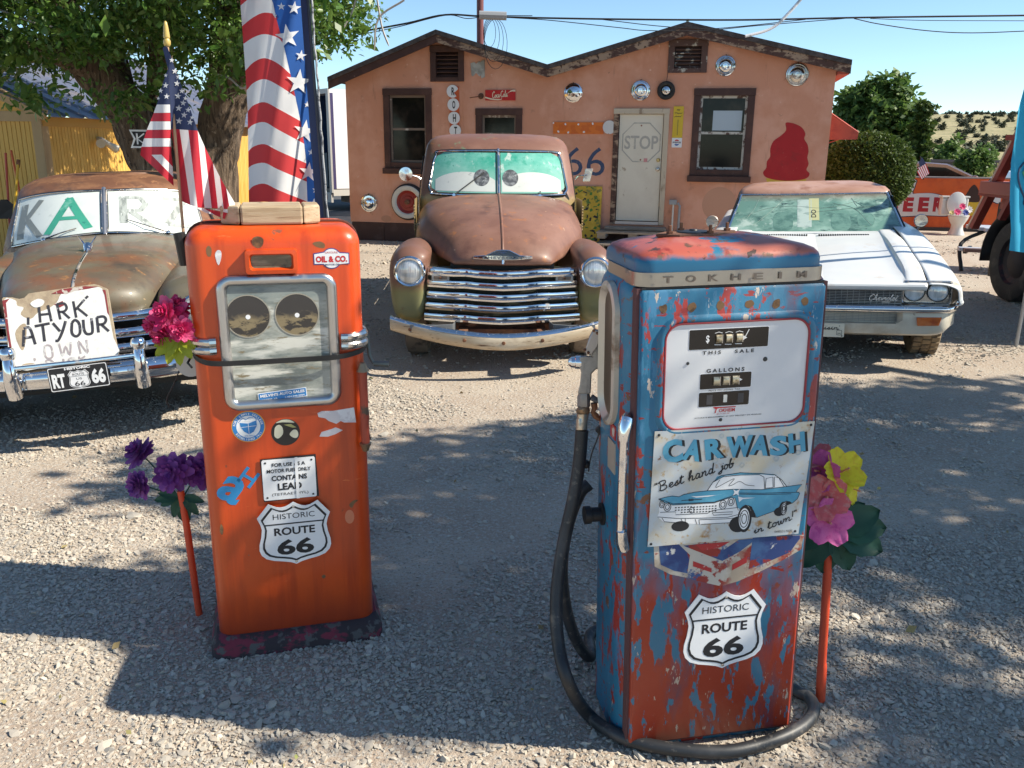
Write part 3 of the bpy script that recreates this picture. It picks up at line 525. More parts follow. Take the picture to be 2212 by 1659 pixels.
for x in (-.015, -.003, .012): m1.add([(cx+x-.008, -.0015, cz+.018), (cx+x+.008, -.0015, cz+.019), (cx+x, -.0015, cz+.030)], [(0, 1, 2)])
obj('crest_lines', m1, WHITE, c0, 0); m1 = MB(); ribbon([(cx-.030, cz+.016), (cx-.016, cz+.031), (cx-.006, cz+.024), (cx+.004, cz+.031), (cx+.020, cz+.032), (cx+.028, cz+.02)], .002, m1, -.0017); write(m1, 'ARTES LIBERALES', cx+.002, cz-.031, -.0012, .032, .0045, depth=.0003); obj('mountain_lines', m1, SKY, c0, 0)
cx, cz = .010, .784; s0 = sheet('round_photo_sticker', [circ(cx, cz, .046, 36)], 0, M('print_black', (.018, .015, .015), .45), lp); PALE = M('pale_print', (.60, .58, .44), .5)
for q in ([(-.036, .004), (-.032, .020), (-.020, .027), (-.010, .018), (-.008, .0), (-.014, -.012), (-.026, -.020), (-.036, -.012)], [(.012, -.008), (.024, .006), (.036, .004), (.040, -.012), (.034, -.022), (.022, -.020)], [(-.030, .034), (-.010, .043), (.014, .042), (.030, .031), (.010, .033), (-.01, .035)]):
    obj('pale_shape', flat([cr([(cx+a, cz+c) for a, c in q], 3, True)], -.0009, .0003), PALE, s0, 0)
obj('tint_patch', flat([[(cx-.004, cz+.026), (cx+.018, cz+.027), (cx+.036, cz+.014), (cx+.022, cz+.014)]], -.0009, .0003), M('olive_print', (.38, .36, .14), .5), s0, 0)
m1 = MB()
for k in range(2): ribbon([(cx+.016+.003*k, cz-.006-.002*k), (cx+.014-.001*k, cz-.003-.004*k)], .0022, m1, -.001)
obj('red_hatching', m1, M('print_red', (.5, .12, .08), .5), s0, 0)
GREYW = M('torn_paper', (.58, .55, .57), .7, layers=[((.74, .73, .74), 14, .5, .56)])
sheet('torn_label', [[(.115, .842), (.13, .848), (.165, .846), (.235, .853), (.240, .800), (.20, .803), (.19, .809), (.175, .800), (.15, .812), (.14, .822), (.118, .828)]], 0, GREYW, lp); sheet('torn_label', [[(.118, .760), (.125, .775), (.155, .782), (.172, .788), (.195, .776), (.17, .764), (.145, .757)]], 0, GREYW, lp)
BLUES = M('decal_blue', (.02, .22, .48), .4); m1 = MB(); put(m1, text2d('a', 1, .03), -.172, -.001, .597, R(-38), .175, .175); put(m1, text2d('H', 1, .015), -.118, -.001, .636, R(-38), .085, .085); obj('letter_decal', m1, BLUES, lp, 0)
s0 = obj('lead_sign', flat([[(-.078, .697), (.102, .701), (.106, .550), (-.074, .546)]], -.004, .002), INK, lp, 0); obj('plate', flat([rrect(-.0735, .0985, .551, .694, .006)], -.0065, .002), WHITE, s0, 0)
m1 = MB(); yy = -.009; X0 = .0125
for s, z, w, h, bd in (('FOR USE AS A', .675, .108, .013, .03), ('MOTOR FUEL ONLY', .654, .142, .013, .03), ('CONTAINS', .628, .115, .0185, .035), ('LEAD', .597, .078, .0245, .035), ('(TETRAETHYL)', .569, .118, .012, .0)): write(m1, s, X0, z, yy, w, h, bold=bd)
for x, z in ((-.062, .684), (.087, .684), (-.062, .561), (.087, .561)): put(m1, fill2d([circ(0, 0, .0036, 12)], 0), x, yy-.0004, z)
obj('lettering', m1, INK, s0, 0)
sheet('torn_edge', [[(.032, .5505), (.042, .5505), (.042, .697), (.033, .697)]], -.0105, WHITE, s0, .0003).hide_render = False
def route_shield(parent, cx, cz, w, h, y):
    s = obj('route_shield', flat([shield(cx, cz, w, h)], y+.003, .003), WHITE, parent, 0, bevel=.001)
    m = MB(); flat([shield(cx, cz, w, h, .012*w/.24), shield(cx, cz, w, h, .0185*w/.24)], y-.0003, .0006, m)
    zb = cz+h*.165; m.box(cx-w*.405, cx+w*.405, y-.0010, y-.0004, zb-.0022, zb+.0022)
    write(m, 'HISTORIC', cx, cz+h*.285, y, w*.56, h*.085); write(m, 'ROUTE', cx, cz+h*.045, y, w*.55, h*.125, bold=.028); write(m, '66', cx, cz-h*.21, y, w*.50, h*.25, bold=.035)
    obj('lettering', m, INK, s, 0)
    for z in (cz+h*.43, cz-h*.455): obj('screw', MB().lathe([(0, .004), (.004, .003), (.005, 0)], 10, (cx, y, z)), CHROME_OLD, s)
    return s
route_shield(lp, .019, .430, .244, .228, -.022)
obj('standoff', MB().box(-.02, .06, -.019, 0, .36, .50), PUMPBASE, lp, 0)
OUT = [circ(.184, 1.351, .034, 26)]
s0 = obj('oil_sticker', flat([[(.128, 1.332), (.150, 1.332)]+[(.184+.032*math.cos(R(a)), 1.350+.032*math.sin(R(a))) for a in range(215, 326, 10)]+[(.240, 1.332), (.240, 1.368), (.212, 1.370)]+[(.184+.032*math.cos(R(a)), 1.350+.034*math.sin(R(a))) for a in range(38, 143, 10)]+[(.128, 1.368)]], 0, .0008), M('sticker_navy', (.05, .05, .22), .4), lp, 0)
obj('face', flat([[(.131, 1.335), (.152, 1.335)]+[(.184+.029*math.cos(R(a)), 1.350+.029*math.sin(R(a))) for a in range(212, 329, 10)]+[(.237, 1.335), (.237, 1.365), (.210, 1.367)]+[(.184+.029*math.cos(R(a)), 1.350+.031*math.sin(R(a))) for a in range(40, 141, 10)]+[(.131, 1.365)]], -.0010, .0004), WHITE, s0, 0)
m1 = MB(); write(m1, 'OIL & CO.', .184, 1.349, -.0014, .098, .020, bold=.05); write(m1, 'GASOLINE', .184, 1.370, -.0014, .040, .006); obj('lettering', m1, CRED, s0, 0); m1 = MB(); write(m1, 'MOTOR OIL', .186, 1.3315, -.0014, .046, .0055, bold=.03); obj('lettering', m1, NAVY, s0, 0)
s0 = obj('dealer_sticker', put(MB(), fill2d([rrect(-.077, .077, -.0155, .0155, .003)], .0006), .008, -.0062, .914, R(4.5), depth=.0006), WHITE, lp, 0); obj('field', put(MB(), fill2d([rrect(-.0745, .0745, -.0130, .0130, .002)], .0003), .008, -.0072, .914, R(4.5), depth=.0003), SKY, s0, 0)
m1 = MB(); write(m1, "MELVIN'S AUTO SALES", .0078, .919, -.0077, .140, .0098, bold=.04, rot=R(4.5)); write(m1, 'AMHERST, VA', -.036, .902, -.0077, .055, .0055, bold=.02, rot=R(4.5)); write(m1, '1-434-946-2004', .046, .9085, -.0077, .062, .0055, bold=.02, rot=R(4.5)); obj('lettering', m1, WHITE, s0, 0)
sheet('paint_chip', [cr([(-.165, 1.372), (-.157, 1.384), (-.147, 1.380), (-.148, 1.360), (-.157, 1.338), (-.163, 1.352)], 3, True)], 0, GREYW, lp)
RUSTP = M('bare_rust', (.20, .11, .05), .85, layers=[((.09, .05, .025), 20, .5, .6)])
for px_ in ([(-.052, 1.418), (-.035, 1.424), (-.020, 1.415), (-.024, 1.395), (-.038, 1.388), (-.053, 1.398)], [(-.190, 1.388), (-.182, 1.398), (-.174, 1.388), (-.178, 1.366), (-.188, 1.368)], [(.128, 1.400), (.150, 1.405), (.165, 1.396), (.162, 1.384), (.140, 1.388)], [(.205, .505), (.222, .520), (.236, .518), (.224, .508), (.214, .492)], [(-.222, .455), (-.216, .480), (-.210, .462), (-.215, .440)], [(.10, .245), (.108, .252), (.114, .244), (.107, .236)]): sheet('paint_chip', [cr(px_, 3, True)], 0, RUSTP, lp, .0004)
sheet('pale_scrape', [circ(.205, .46, .016, 16, .026)], 0, M('scraped_orange', (.62, .20, .10), .6), lp, .0004)
BRONZE = M('bronze', (.35, .24, .15), .4, .8, [((.12, .07, .04), 9, .5, .65, None, .7)])
g_ = obj('corner_tube', MB().tube([(.268, -.018, .725), (.267, -.018, .985)], .014, 12), M('worn_red_tube', (.36, .06, .03), .6, layers=[((.20, .13, .08), 5, .50, .60, (1, 1, .4)), ((.09, .06, .04), 12, .6, .66)]), lp)
for z, s in ((.985, 1), (.727, -1)): obj('tube_cap', MB().lathe([(.0, .026*s), (.010, .024*s), (.016, .008*s), (.021, -.004*s), (.014, -.006*s)], 14, (.267, -.018, z), 'z'), BRONZE, g_)
ck = obj('crank', MB().tube([(.278, .09, 1.045), (.292, .085, 1.045)], .012, 10).tube([(.294, .08, 1.085), (.300, .07, 1.01), (.312, .06, .985)], .006, 8).tube([(.312, .06, .985), (.362, .05, .983)], [.009, .011], 10), M('green_grey_metal', (.14, .16, .15), .5, .5), lp)
obj('hanging_cord', MB().tube(cr([(.284, .11, .86), (.287, .11, .80), (.285, .11, .76), (.296, .10, .70)], 4), .003, 5), BLACK, lp); obj('padlock', MB().tube([(.286, .11, .80), (.286, .11, .77)], .010, 8), RUST, lp)
obj('flag_bracket', MB().tube([(-.262, .10, 1.33), (-.268, .09, 1.40), (-.272, .09, 1.43)], .018, 10), BLACK, lp)
LPM = Matrix.Translation(lp.location) @ Euler(lp.rotation_euler).to_matrix().to_4x4()
# strap, wooden block
t = thing('rubber_strap', 'black rubber strap tied round the orange pump below its chrome trim', 'strap', lp.location, R(15.5)); st_ = [(-.262, .15, 1.058), (-.262, .07, 1.052), (-.245, .012, 1.044), (-.20, -.028, 1.036), (-.1, -.033, 1.034), (.05, -.033, 1.035), (.18, -.030, 1.036), (.25, .003, 1.040), (.284, .06, 1.043), (.285, .15, 1.046)]
sr = [[(p[0], p[1]+d[0], p[2]+d[1]) for d in ((-.004, -.008), (.0, -.0085), (.0, .0085), (-.004, .008))] for p in cr(st_, 4)]; obj('band', MB().loft(sr), BLACK, t, 40); obj('hook', MB().tube([(-.262, .06, 1.05), (-.275, .02, 1.03), (-.262, -.0, 1.02)], .004, 6), BLACK, t)
WOODB = M('old_pine', (.36, .26, .155), .8, layers=[((.48, .38, .25), 5, .40, .6, (.7, 4, 9)), ((.20, .12, .065), 7, .56, .66, (.5, 5, 12)), ((.13, .08, .05), 18, .66, .72)], bump=(30, .3, .006, (.5, 4, 10)))
t = thing('wood_block', 'chunky weathered wooden block lying on top of the orange pump', 'block', lp.location, R(15.5))
for nm, pl in (('middle_piece', [(-.085, .055), (.105, .06), (.105, .26), (-.085, .26)]), ('side_piece', [(-.146, .10), (-.087, .056), (-.087, .26), (-.146, .24)]), ('side_piece', [(.107, .061), (.160, .10), (.160, .24), (.107, .26)])):
    obj(nm, MB().loft([[(x, y, 1.4535) for x, y in pl], [(x, y, 1.512) for x, y in pl]]), WOODB, t, 0, bevel=.007)
# --------------------------------------------- blue and red pump
def pumppaint(name, base, red, layers=()):
    return M(name, base, .46, layers=[((.010, .075, .15), 3, .5, .68, (1.2, 1.2, .5)), (red, 4.4, .595, .61, (1.5, 1.5, .50)), (red, 15, .575, .59, (1.3, 1.3, .45)), ((.24, .02, .015), 34, .60, .62, (.5, 1, 1.6)), ((.05, .19, .33), 10, .58, .64, (1.5, 1.5, .5)), ((.16, .07, .035), 17, .63, .65), ((.46, .44, .42), 34, .665, .68, (1.2, 1.2, .30)), *layers], coat=.1, bump=(14, .12, .01))
BLUE, RED = (.016, .150, .262), (.31, .028, .018)
DOORP = pumppaint('worn_blue_red', BLUE, RED, [('Z', (.33, .036, .014), .66, .34, .95, 4.0, (2.2, 2.2, .8)), ((.13, .055, .085), 4.5, .56, .70, (2, 2, .6)), ((.035, .16, .27), 9, .585, .605, (1.8, 1.8, .45)), ((.045, .17, .28), 26, .595, .61, (1.3, 1.3, .4)), ((.48, .40, .33), 34, .635, .65, (1, 1, .30))])
SIDEP = pumppaint('worn_blue', (.022, .165, .285), RED, [((.08, .23, .32), 1.6, .5, .72, (2, 2, .4))])
CAPP = M('worn_red_cap', (.44, .095, .060), .42, layers=[((.016, .16, .27), 5.5, .585, .61, (.8, 1.4, 1)), ((.46, .14, .095), 6, .52, .6), ((.26, .032, .022), 9, .53, .60), ((.15, .07, .035), 15, .60, .64), ('Z', (.012, .12, .23), 1.444, 1.434, .05, 9), ((.07, .035, .025), 24, .62, .65)], coat=.08)
rp_loc, rp_rot = Vector((.600, 2.179, 0)), (0, R(-1.4), R(9.5))
rp = thing('fuel_pump', 'worn blue and red fuel pump with a white price dial and car wash sign', 'fuel pump', rp_loc, R(9.5), 'old fuel pumps', ry=R(-1.4))
RPM = Matrix.Translation(rp_loc) @ Euler(rp_rot).to_matrix().to_4x4()
obj('body', rbox(-.278, .290, .012, .35, .085, .0, 1.402, .07), SIDEP, rp, 60)
d_ = MB(); d_.loft([rr(-.254+i, .243-i, y0, .03, .009, z, 4) for i, y0, z in ((.006, -.005, .026), (0, -.014, .034), (0, -.014, 1.354), (.004, -.008, 1.362))]); obj('front_door', d_, DOORP, rp, 50)
obj('door_seam', MB().box(-.262, .251, -.002, .03, .02, 1.366), M('dark_seam', (.11, .045, .045), .8), rp, 0)
cp = MB(); cp.loft([rr(-.258+i, .242-i, -.002+i*.8, .34-i*.8, max(.045-i*.1, .02), z, 7) for i, z in ((0, 1.403), (0, 1.426), (.004, 1.439), (.013, 1.449), (.034, 1.458), (.08, 1.468), (.13, 1.477), (.165, 1.481))]); obj('cap', cp, CAPP, rp, 70)
STEEL = M('worn_steel', (.40, .37, .33), .36, 1, [((.30, .25, .21), 5, .5, .7, (1, 1, 1), .5), ((.16, .14, .12), 9, .62, .70, (1, 1, 2), .6)])
bd = MB(); bd.loft([rr(-.264, .248, -.009, .30, .05, z, 7) for z in (1.370, 1.372, 1.403, 1.405)]); bd_ = obj('name_band', bd, STEEL, rp, 60)
for i, ch in enumerate('TOKHEIM'): obj('letter', write(MB(), ch, -.184+i*.0595, 1.3875, -.0092, .026 if ch != 'I' else .008, .017, bold=.02, depth=.0035), M('letter_steel', (.20, .17, .15), .4, .9), bd_, 0)
obj('gap', MB().box(-.25, .24, -.004, .05, 1.3615, 1.3685), BLACK, rp, 0)
DIALW = M('dial_enamel', (.62, .64, .67), .22, layers=[((.70, .71, .72), 2, .45, .65), ((.45, .44, .42), 11, .66, .74)], coat=.6)
gk = MB(); gk.loft([[(p[0], y, p[1]) for p in rrect(-.190-o, .206+o, .990-o, 1.277+o, .045+o, 7)] for o, y in ((.020, -.013), (.012, -.020), (.004, -.021), (-.002, -.0165), (-.003, -.0145))], False); obj('dial_surround', gk, DOORP, rp, 60)
obj('gasket', MB().tube([(p[0], -.0172, p[1]) for p in rrect(-.1875, .2035, .9925, 1.2745, .043, 7)], .0032, 6, closed=True), M('red_gasket', (.30, .035, .045), .6), rp)
dl = obj('dial_face', flat([rrect(-.187, .203, .993, 1.274, .043, 7)], -.0145, .001), DIALW, rp, 0)
PX = .0; m1 = MB(); wt = MB(); dr_ = MB()
for (a, b_, c, d) in ((-.124, .090, 1.205, 1.257), (-.090, .050, 1.098, 1.139), (-.091, .047, 1.050, 1.089)):
    wt.loft([[(p[0], y, p[1]) for p in rrect(a-.0015, b_+.0015, c-.0015, d+.0015, .003, 3)] for y in (-.0155, -.0159)]); m1.loft([[(p[0], y, p[1]) for p in rrect(a, b_, c, d, .003, 3)] for y in (-.0159, -.0164)])
obj('window_edge', wt, WHITE, dl, 0); obj('counter_window', m1, M('counter_black', (.01, .01, .011), .12), dl, 0)
DRUM = M('drum_metal', (.55, .48, .34), .35, .6, [((.25, .2, .12), 40, .5, .6)])
for cxs, z, w, h in (((-.045, -.018, .010), 1.231, .0075, .011), ((-.046, -.020, .006), 1.1185, .008, .012)):
    for x in cxs:
        obj('counter_drum', MB().loft([[(x+s*w, -.0162-.006*math.sin(a), z+h*math.cos(a)) for a in np.linspace(0, math.pi, 9)] for s in (-1, 1)], True, False), DRUM, dl, 40)
        obj('drum_edge', MB().box(x+w+.001, x+w+.003, -.019, -.0162, z-h, z+h), CHROME_OLD, dl, 0)
obj('price_digit', MB().box(-.024, -.014, -.018, -.0164, 1.060, 1.080), M('digit_white', (.6, .6, .56), .5), dl, 0)
for x in (-.062, .024): obj('roller', MB().box(x-.008, x+.008, -.017, -.0164, 1.056, 1.082), M('dim_roller', (.05, .05, .055), .4), dl, 0)
m1 = MB(); write(m1, '$', -.075, 1.231, -.0166, .009, .022, bold=.02)
for x in (-.046, -.018, .010): ribbon([(x-.010, 1.216), (x+.008, 1.215)], .0016, m1, -.0168); ribbon([(x-.01, 1.246), (x, 1.249), (x+.01, 1.246)], .0014, m1, -.0168)
ribbon([(.022, 1.225), (.030, 1.240), (.036, 1.252)], .002, m1, -.0168); put(m1, fill2d([[(-.006, -.006), (.006, 0), (-.006, .006)]], 0), .026, -.0168, 1.231); put(m1, fill2d([[(-.006, -.005), (.005, 0), (-.006, .006)]], 0), .021, -.0168, 1.119); obj('white_marks', m1, WHITE, dl, 0)
m1 = MB()
for s, x, z, w, h, sp_, bd_2 in (('THIS', -.062, 1.1955, .050, .0095, 1.6, .03), ('SALE', .027, 1.1955, .052, .0095, 1.6, .03), ('GALLONS', -.022, 1.147, .104, .0105, 1.5, .03), ('PRICE INCLUDING TAX', -.022, 1.0935, .086, .0046, 1.2, .01), ('ACCURATE MEASUREMENT AT ANY DELIVERY OR PRESSURE', -.008, 1.0205, .186, .0030, 1.2, .02)): write(m1, s, x, z, -.0158, w, h, bold=bd_2, space=sp_)
obj('lettering', m1, INK, dl, 0)
m1 = MB(); write(m1, 'OKHEIM', -.012, 1.0375, -.0158, .044, .0095, bold=.02); write(m1, 'T', -.041, 1.0385, -.0158, .012, .015, shear=.3, bold=.03); ribbon([(-.050, 1.047), (-.03, 1.0455), (.012, 1.0455)], .003, m1, -.0160); write(m1, 'REG. U.S. PAT. OFF.', -.022, 1.0285, -.0158, .036, .003); obj('logo', m1, CRED, dl, 0)
for x, z, r in ((-.125, 1.170, .0045), (.086, 1.170, .0065), (-.028, 1.0115, .005)): obj('screw', MB().lathe([(0, .003), (r*.7, .003), (r, .0)], 12, (x, -.0155, z)), M('dark_screw', (.05, .055, .06), .4, .5), dl)
for x, z in ((-.12, 1.317), (-.045, 1.318), (.033, 1.317), (.108, 1.315), (.185, 1.318), (-.195, 1.316)): obj('rust_spot', flat([cr([(x+random.uniform(.008, .014)*math.cos(a), z+random.uniform(.008, .015)*math.sin(a)) for a in np.linspace(0, 6.28, 8)[:-1]], 3, True)], -.0139, .0004), RUSTP, rp, 0)
# car wash sign, mapped from its own corners
def SG(p): a, c = p[0]/2190, p[1]/1659; u, v = (a-.028)/(.965-.028), (c-.035)/(.955-.035); top = np.array((-.212, .996))*(1-u)+np.array((.227, .988))*u; bot = np.array((-.214, .667))*(1-u)+np.array((.236, .653))*u; return top*(1-v)+bot*v
PLATE = M('carwash_plate', (.50, .54, .56), .45, layers=[((.56, .50, .38), 2.2, .46, .64, (6, 6, 6)), ((.38, .20, .06), 13, .60, .67), ((.22, .09, .03), 19, .66, .70), ((.44, .30, .14), 45, .62, .68)])
cs = obj('car_wash_sign', flat([[SG(p) for p in ((75, 75), (2165, 42), (2030, 1540), (40, 1600))]], -.018, .0025), PLATE, rp, 0)
SB = M('print_sky_blue', (.075, .31, .46), .5, layers=[((.12, .38, .52), 20, .5, .65), ((.38, .24, .10), 16, .66, .70)])
ly = [-.0207]
def ink(pts, mat, name='print', sm=0):
    ly[0] -= .00003; lp_ = pts if isinstance(pts[0][0], (tuple, list)) else [pts]; obj(name, flat([[SG(p) for p in (cr(q, sm, True) if sm else q)] for q in lp_], ly[0], 0), mat, cs, 0)
def lines(paths, w=9, mat=INK, sm=0, name='linework'):
    ly[0] -= .00003; m = MB()
    for p in paths: ribbon(p, w*.0002, m, ly[0], SG, sm)
    obj(name, m, mat, cs, 0)
body = [(155, 955), (250, 935), (330, 925), (420, 940), (470, 915), (620, 890), (780, 880), (1120, 880), (1500, 905), (1800, 885), (2038, 868), (1965, 955), (2015, 985), (1985, 1060), (1920, 1115), (1885, 1090), (1830, 1080), (1690, 1205), (1450, 1282), (1400, 1180), (1350, 1120), (1290, 1100), (1200, 1170), (1150, 1000), (1090, 990), (880, 1045), (340, 1045), (220, 1000)]
ink(body, SB, 'painted_car')
ink([(160, 1000), (220, 1000), (340, 1055), (880, 1060), (1100, 985), (1160, 1010), (1170, 1120), (1260, 1180), (1250, 1240), (1100, 1330), (720, 1330), (380, 1290), (230, 1270), (150, 1190), (170, 1130)], WHITE, 'painted_front')
ink([(780, 882), (850, 770), (950, 690), (1200, 665), (1460, 690), (1660, 715), (1760, 790), (1830, 885), (1540, 905), (1120, 875)], WHITE, 'painted_windows'); ink([(900, 700), (1000, 680), (1200, 660), (1480, 685), (1700, 720), (1640, 725), (1470, 700), (1200, 690), (1000, 695), (860, 770)], SB, 'painted_roof')
for c_, rx_, rz_ in (((450, 1340), 115, 70), ((1210, 1360), 120, 110), ((1290, 1290), 95, 185), ((1750, 1220), 70, 60), ((1800, 1180), 55, 95)): ink([(c_[0]+rx_*math.cos(a), c_[1]+rz_*math.sin(a)) for a in np.linspace(0, 6.28, 25)[:-1]], INK, 'painted_tyre')
for c_, rx_, rz_ in (((1285, 1290), 70, 145), ((1810, 1180), 32, 78)): ink([(c_[0]+rx_*math.cos(a), c_[1]+rz_*math.sin(a)) for a in np.linspace(0, 6.28, 25)[:-1]], WHITE, 'painted_rim'); lines([[(c_[0]+rx_*k*math.cos(a), c_[1]+rz_*k*math.sin(a)) for a in np.linspace(0, 6.28, 25)] for k in (.8, .45)], 12)
ink([(1330, 1105), (1380, 1130), (1445, 1285), (1370, 1270), (1370, 1180)], INK, 'painted_arch'); ink([(1830, 1085), (1885, 1092), (1920, 1115), (1850, 1140)], INK, 'painted_arch')
elp = lambda cx, cz, rx, rz: [(cx+rx*math.cos(a), cz+rz*math.sin(a)) for a in np.linspace(0, 6.28, 21)]
lines([elp(200, 1030, 32, 45), elp(272, 1070, 45, 55), elp(995, 1080, 45, 60), elp(1100, 1045, 42, 55), elp(272, 1070, 25, 32), elp(995, 1080, 26, 34), elp(1100, 1045, 22, 32), elp(200, 1030, 16, 24), elp(590, 1130, 32, 38)], 10)
lines([[(330+i*40, 1085+j*34+(6 if i > 6 else 0)), (352+i*40, 1085+j*34+(6 if i > 6 else 0))] for j in range(3) for i in range(3 if j == 2 else 1, 15)], 16)
lines([body+[body[0]], [(165, 955), (340, 1030), (880, 1038), (1110, 970), (1180, 950)], [(1205, 935), (1500, 955), (1900, 965), (2010, 970)], [(1205, 950), (1500, 972), (1900, 985)], [(180, 1135), (380, 1140), (385, 1180), (800, 1185), (860, 1150), (1190, 1130)], [(150, 1195), (400, 1230), (720, 1245), (1060, 1255), (1260, 1215)], [(210, 1215), (240, 1265), (450, 1295)], [(700, 1265), (1030, 1275), (1180, 1270)], [(720, 1330), (1100, 1330), (1250, 1240)], [(860, 1180), (880, 1215), (1120, 1215), (1130, 1185), (860, 1180)], [(455, 1240), (490, 1310)], [(510, 1240), (520, 1310)], [(640, 1255), (665, 1325)], [(690, 1260), (700, 1330)]], 8)
lines([[(780, 882), (850, 770), (950, 690), (1200, 665), (1460, 690), (1660, 715), (1760, 790), (1835, 885)], [(850, 772), (980, 705), (1200, 695), (1460, 705), (1520, 740), (1540, 900)], [(1545, 890), (1550, 760), (1640, 745), (1650, 885), (1545, 890)], [(1665, 885), (1660, 745), (1720, 760), (1800, 885)], [(450, 992), (720, 990)], [(545, 980), (605, 980), (605, 1002), (545, 1002), (545, 980)]], 9); lines([[(940, 740), (890, 830), (920, 835), (1050, 770), (1130, 740), (1060, 825), (1110, 820), (1200, 780), (1290, 830), (1400, 850)]], 7, sm=4)
ink([(1120, 880), (1160, 905), (1210, 880), (1190, 930), (1200, 970), (1160, 945), (1120, 965), (1140, 920)], WHITE, 'painted_glint'); ink([(570, 940), (640, 945), (900, 945), (1010, 930), (800, 960), (640, 965)], WHITE, 'painted_glint'); ink([(1190, 980), (1250, 1000), (1420, 1010), (1250, 1020), (1205, 1060)], WHITE, 'painted_glint')
for ci, (ch, x, z, w, h, a) in enumerate((('C', 310, 335, 260, 300, .12), ('A', 570, 335, 230, 275, -.18), ('R', 845, 330, 240, 270, .12), ('W', 1175, 320, 350, 280, .02), ('A', 1445, 315, 250, 265, -.12), ('S', 1690, 335, 230, 260, .06), ('H', 1935, 305, 220, 260, .12))):
    for mm, dx, dy in ((INK, 36, 6), (SB, 0, 0)):
        V, F = text2d(ch, 1, .05); bw = max(abs(V[:, 0]))*2; bh = max(abs(V[:, 1]))*2; c_, s_ = math.cos(a), math.sin(a); y = -.0210-.0002*(mm is SB)-.00002*ci; out = []
        for p in V: q = (p[0]/bw*w, p[1]/bh*h); g = SG((x+dx+q[0]*c_-q[1]*s_, z+dy-(q[0]*s_+q[1]*c_))); out.append((g[0], y, g[1]))
        obj('letter', MB().add(out, F), mm, cs, 0)
m1 = MB()
def sline(s, x, y, dx, dy, h, w=13):
    k = math.hypot(dx, dy)/scriptlen(s); ux, uy = dx/math.hypot(dx, dy), dy/math.hypot(dx, dy)
    script(s, lambda p: SG((x+p[0]*k*ux+p[1]*h*(uy+.22), y+p[0]*k*uy-p[1]*h*ux)), w*.0002, m1, -.0216)
sline('"Best', 105, 870, 370, -115, 130, 16); sline('hand', 530, 745, 340, -105, 140, 16); sline('job', 935, 622, 180, -40, 130, 16); sline('in', 1425, 1500, 130, -35, 100, 15); sline('town!"', 1610, 1450, 395, -140, 120, 15); obj('script_lettering', m1, INK, cs, 0)
m1 = MB(); q = SG((1820, 1490)); write(m1, '©HAROLD U. MOORE', q[0], q[1], -.0207, .052, .007, rot=R(-1)); obj('small_print', m1, INK, cs, 0)
m1 = MB()
for k in range(22):
    x, z, r = random.choice(((400, 170), (935, 170), (1275, 165), (1130, 220), (505, 260), (410, 540), (865, 490), (1300, 495), (1220, 565), (1400, 430), (1670, 505), (1960, 440), (1450, 190), (710, 380), (1575, 220))), 0, random.uniform(18, 34)
    ribbon([(x[0]+r*math.cos(a), x[1]+r*math.sin(a)) for a in np.linspace(0, 6.28, 16)], .0007, m1, -.0217, SG)
obj('bubbles', m1, M('bubble_grey', (.35, .45, .50), .5), cs, 0)
for p in ((130, 120), (2115, 88), (82, 1562), (1982, 1502)): q = SG(p); obj('screw', MB().lathe([(0, .003), (.003, .002), (.004, 0)], 8, (q[0], -.0205, q[1])), INK, cs)
# torn chevron decal under the sign
DN = M('decal_navy', (.025, .05, .17), .6, layers=[((.05, .12, .27), 9, .5, .6), ((.30, .03, .02), 12, .54, .57), ((.6, .58, .54), 16, .64, .66)]); DW = M('decal_white', (.52, .47, .40), .7, layers=[((.30, .04, .03), 15, .52, .55), ((.05, .10, .24), 11, .57, .60), ((.40, .32, .24), 8, .5, .6)]); DR = M('decal_red', (.42, .03, .03), .6, layers=[((.60, .55, .48), 14, .60, .64)])
dc = obj('old_decal', flat([[(-.200, .668), (-.195, .600), (-.150, .572), (-.100, .556), (-.06, .540), (.0, .520), (.05, .530), (.12, .556), (.185, .585), (.232, .610), (.238, .655)]], -.0141, .0004), DW, rp, 0)
for q in ([(-.185, .660), (-.178, .604), (-.140, .582), (-.100, .570), (-.095, .625), (-.13, .662)], [(.085, .660), (.080, .565), (.130, .580), (.200, .606), (.226, .645), (.225, .655)]): obj('blue_patch', flat([q], -.0147, .0003), DN, dc, 0)
for q in ([(-.115, .655), (-.055, .625), (.0, .598), (.05, .622), (.10, .658), (.045, .658), (.0, .630), (-.05, .657)],): obj('blue_patch', flat([q], -.0149, .0003), DN, dc, 0)
for q in ([(-.085, .590), (-.03, .566), (-.03, .580), (-.085, .606)], [(.03, .566), (.072, .586), (.072, .606), (.03, .584)], [(-.08, .655), (.02, .655), (-.01, .640), (-.06, .635)]): obj('red_patch', flat([q], -.0150, .0003), DR, dc, 0)
for k in range(0): x = -.165+k*.047; z = .56+.00085*((k-3.6)*5)**2*.12+.0*k; obj('torn_flake', flat([[(x-.008, z+.002), (x+.004, z+.028+.01*(k % 2)), (x+.012, z+.006), (x+.006, z-.006)]], -.0153, .0003), WHITE, dc, 0)
route_shield(rp, .0165, .381, .246, .245, -.019)
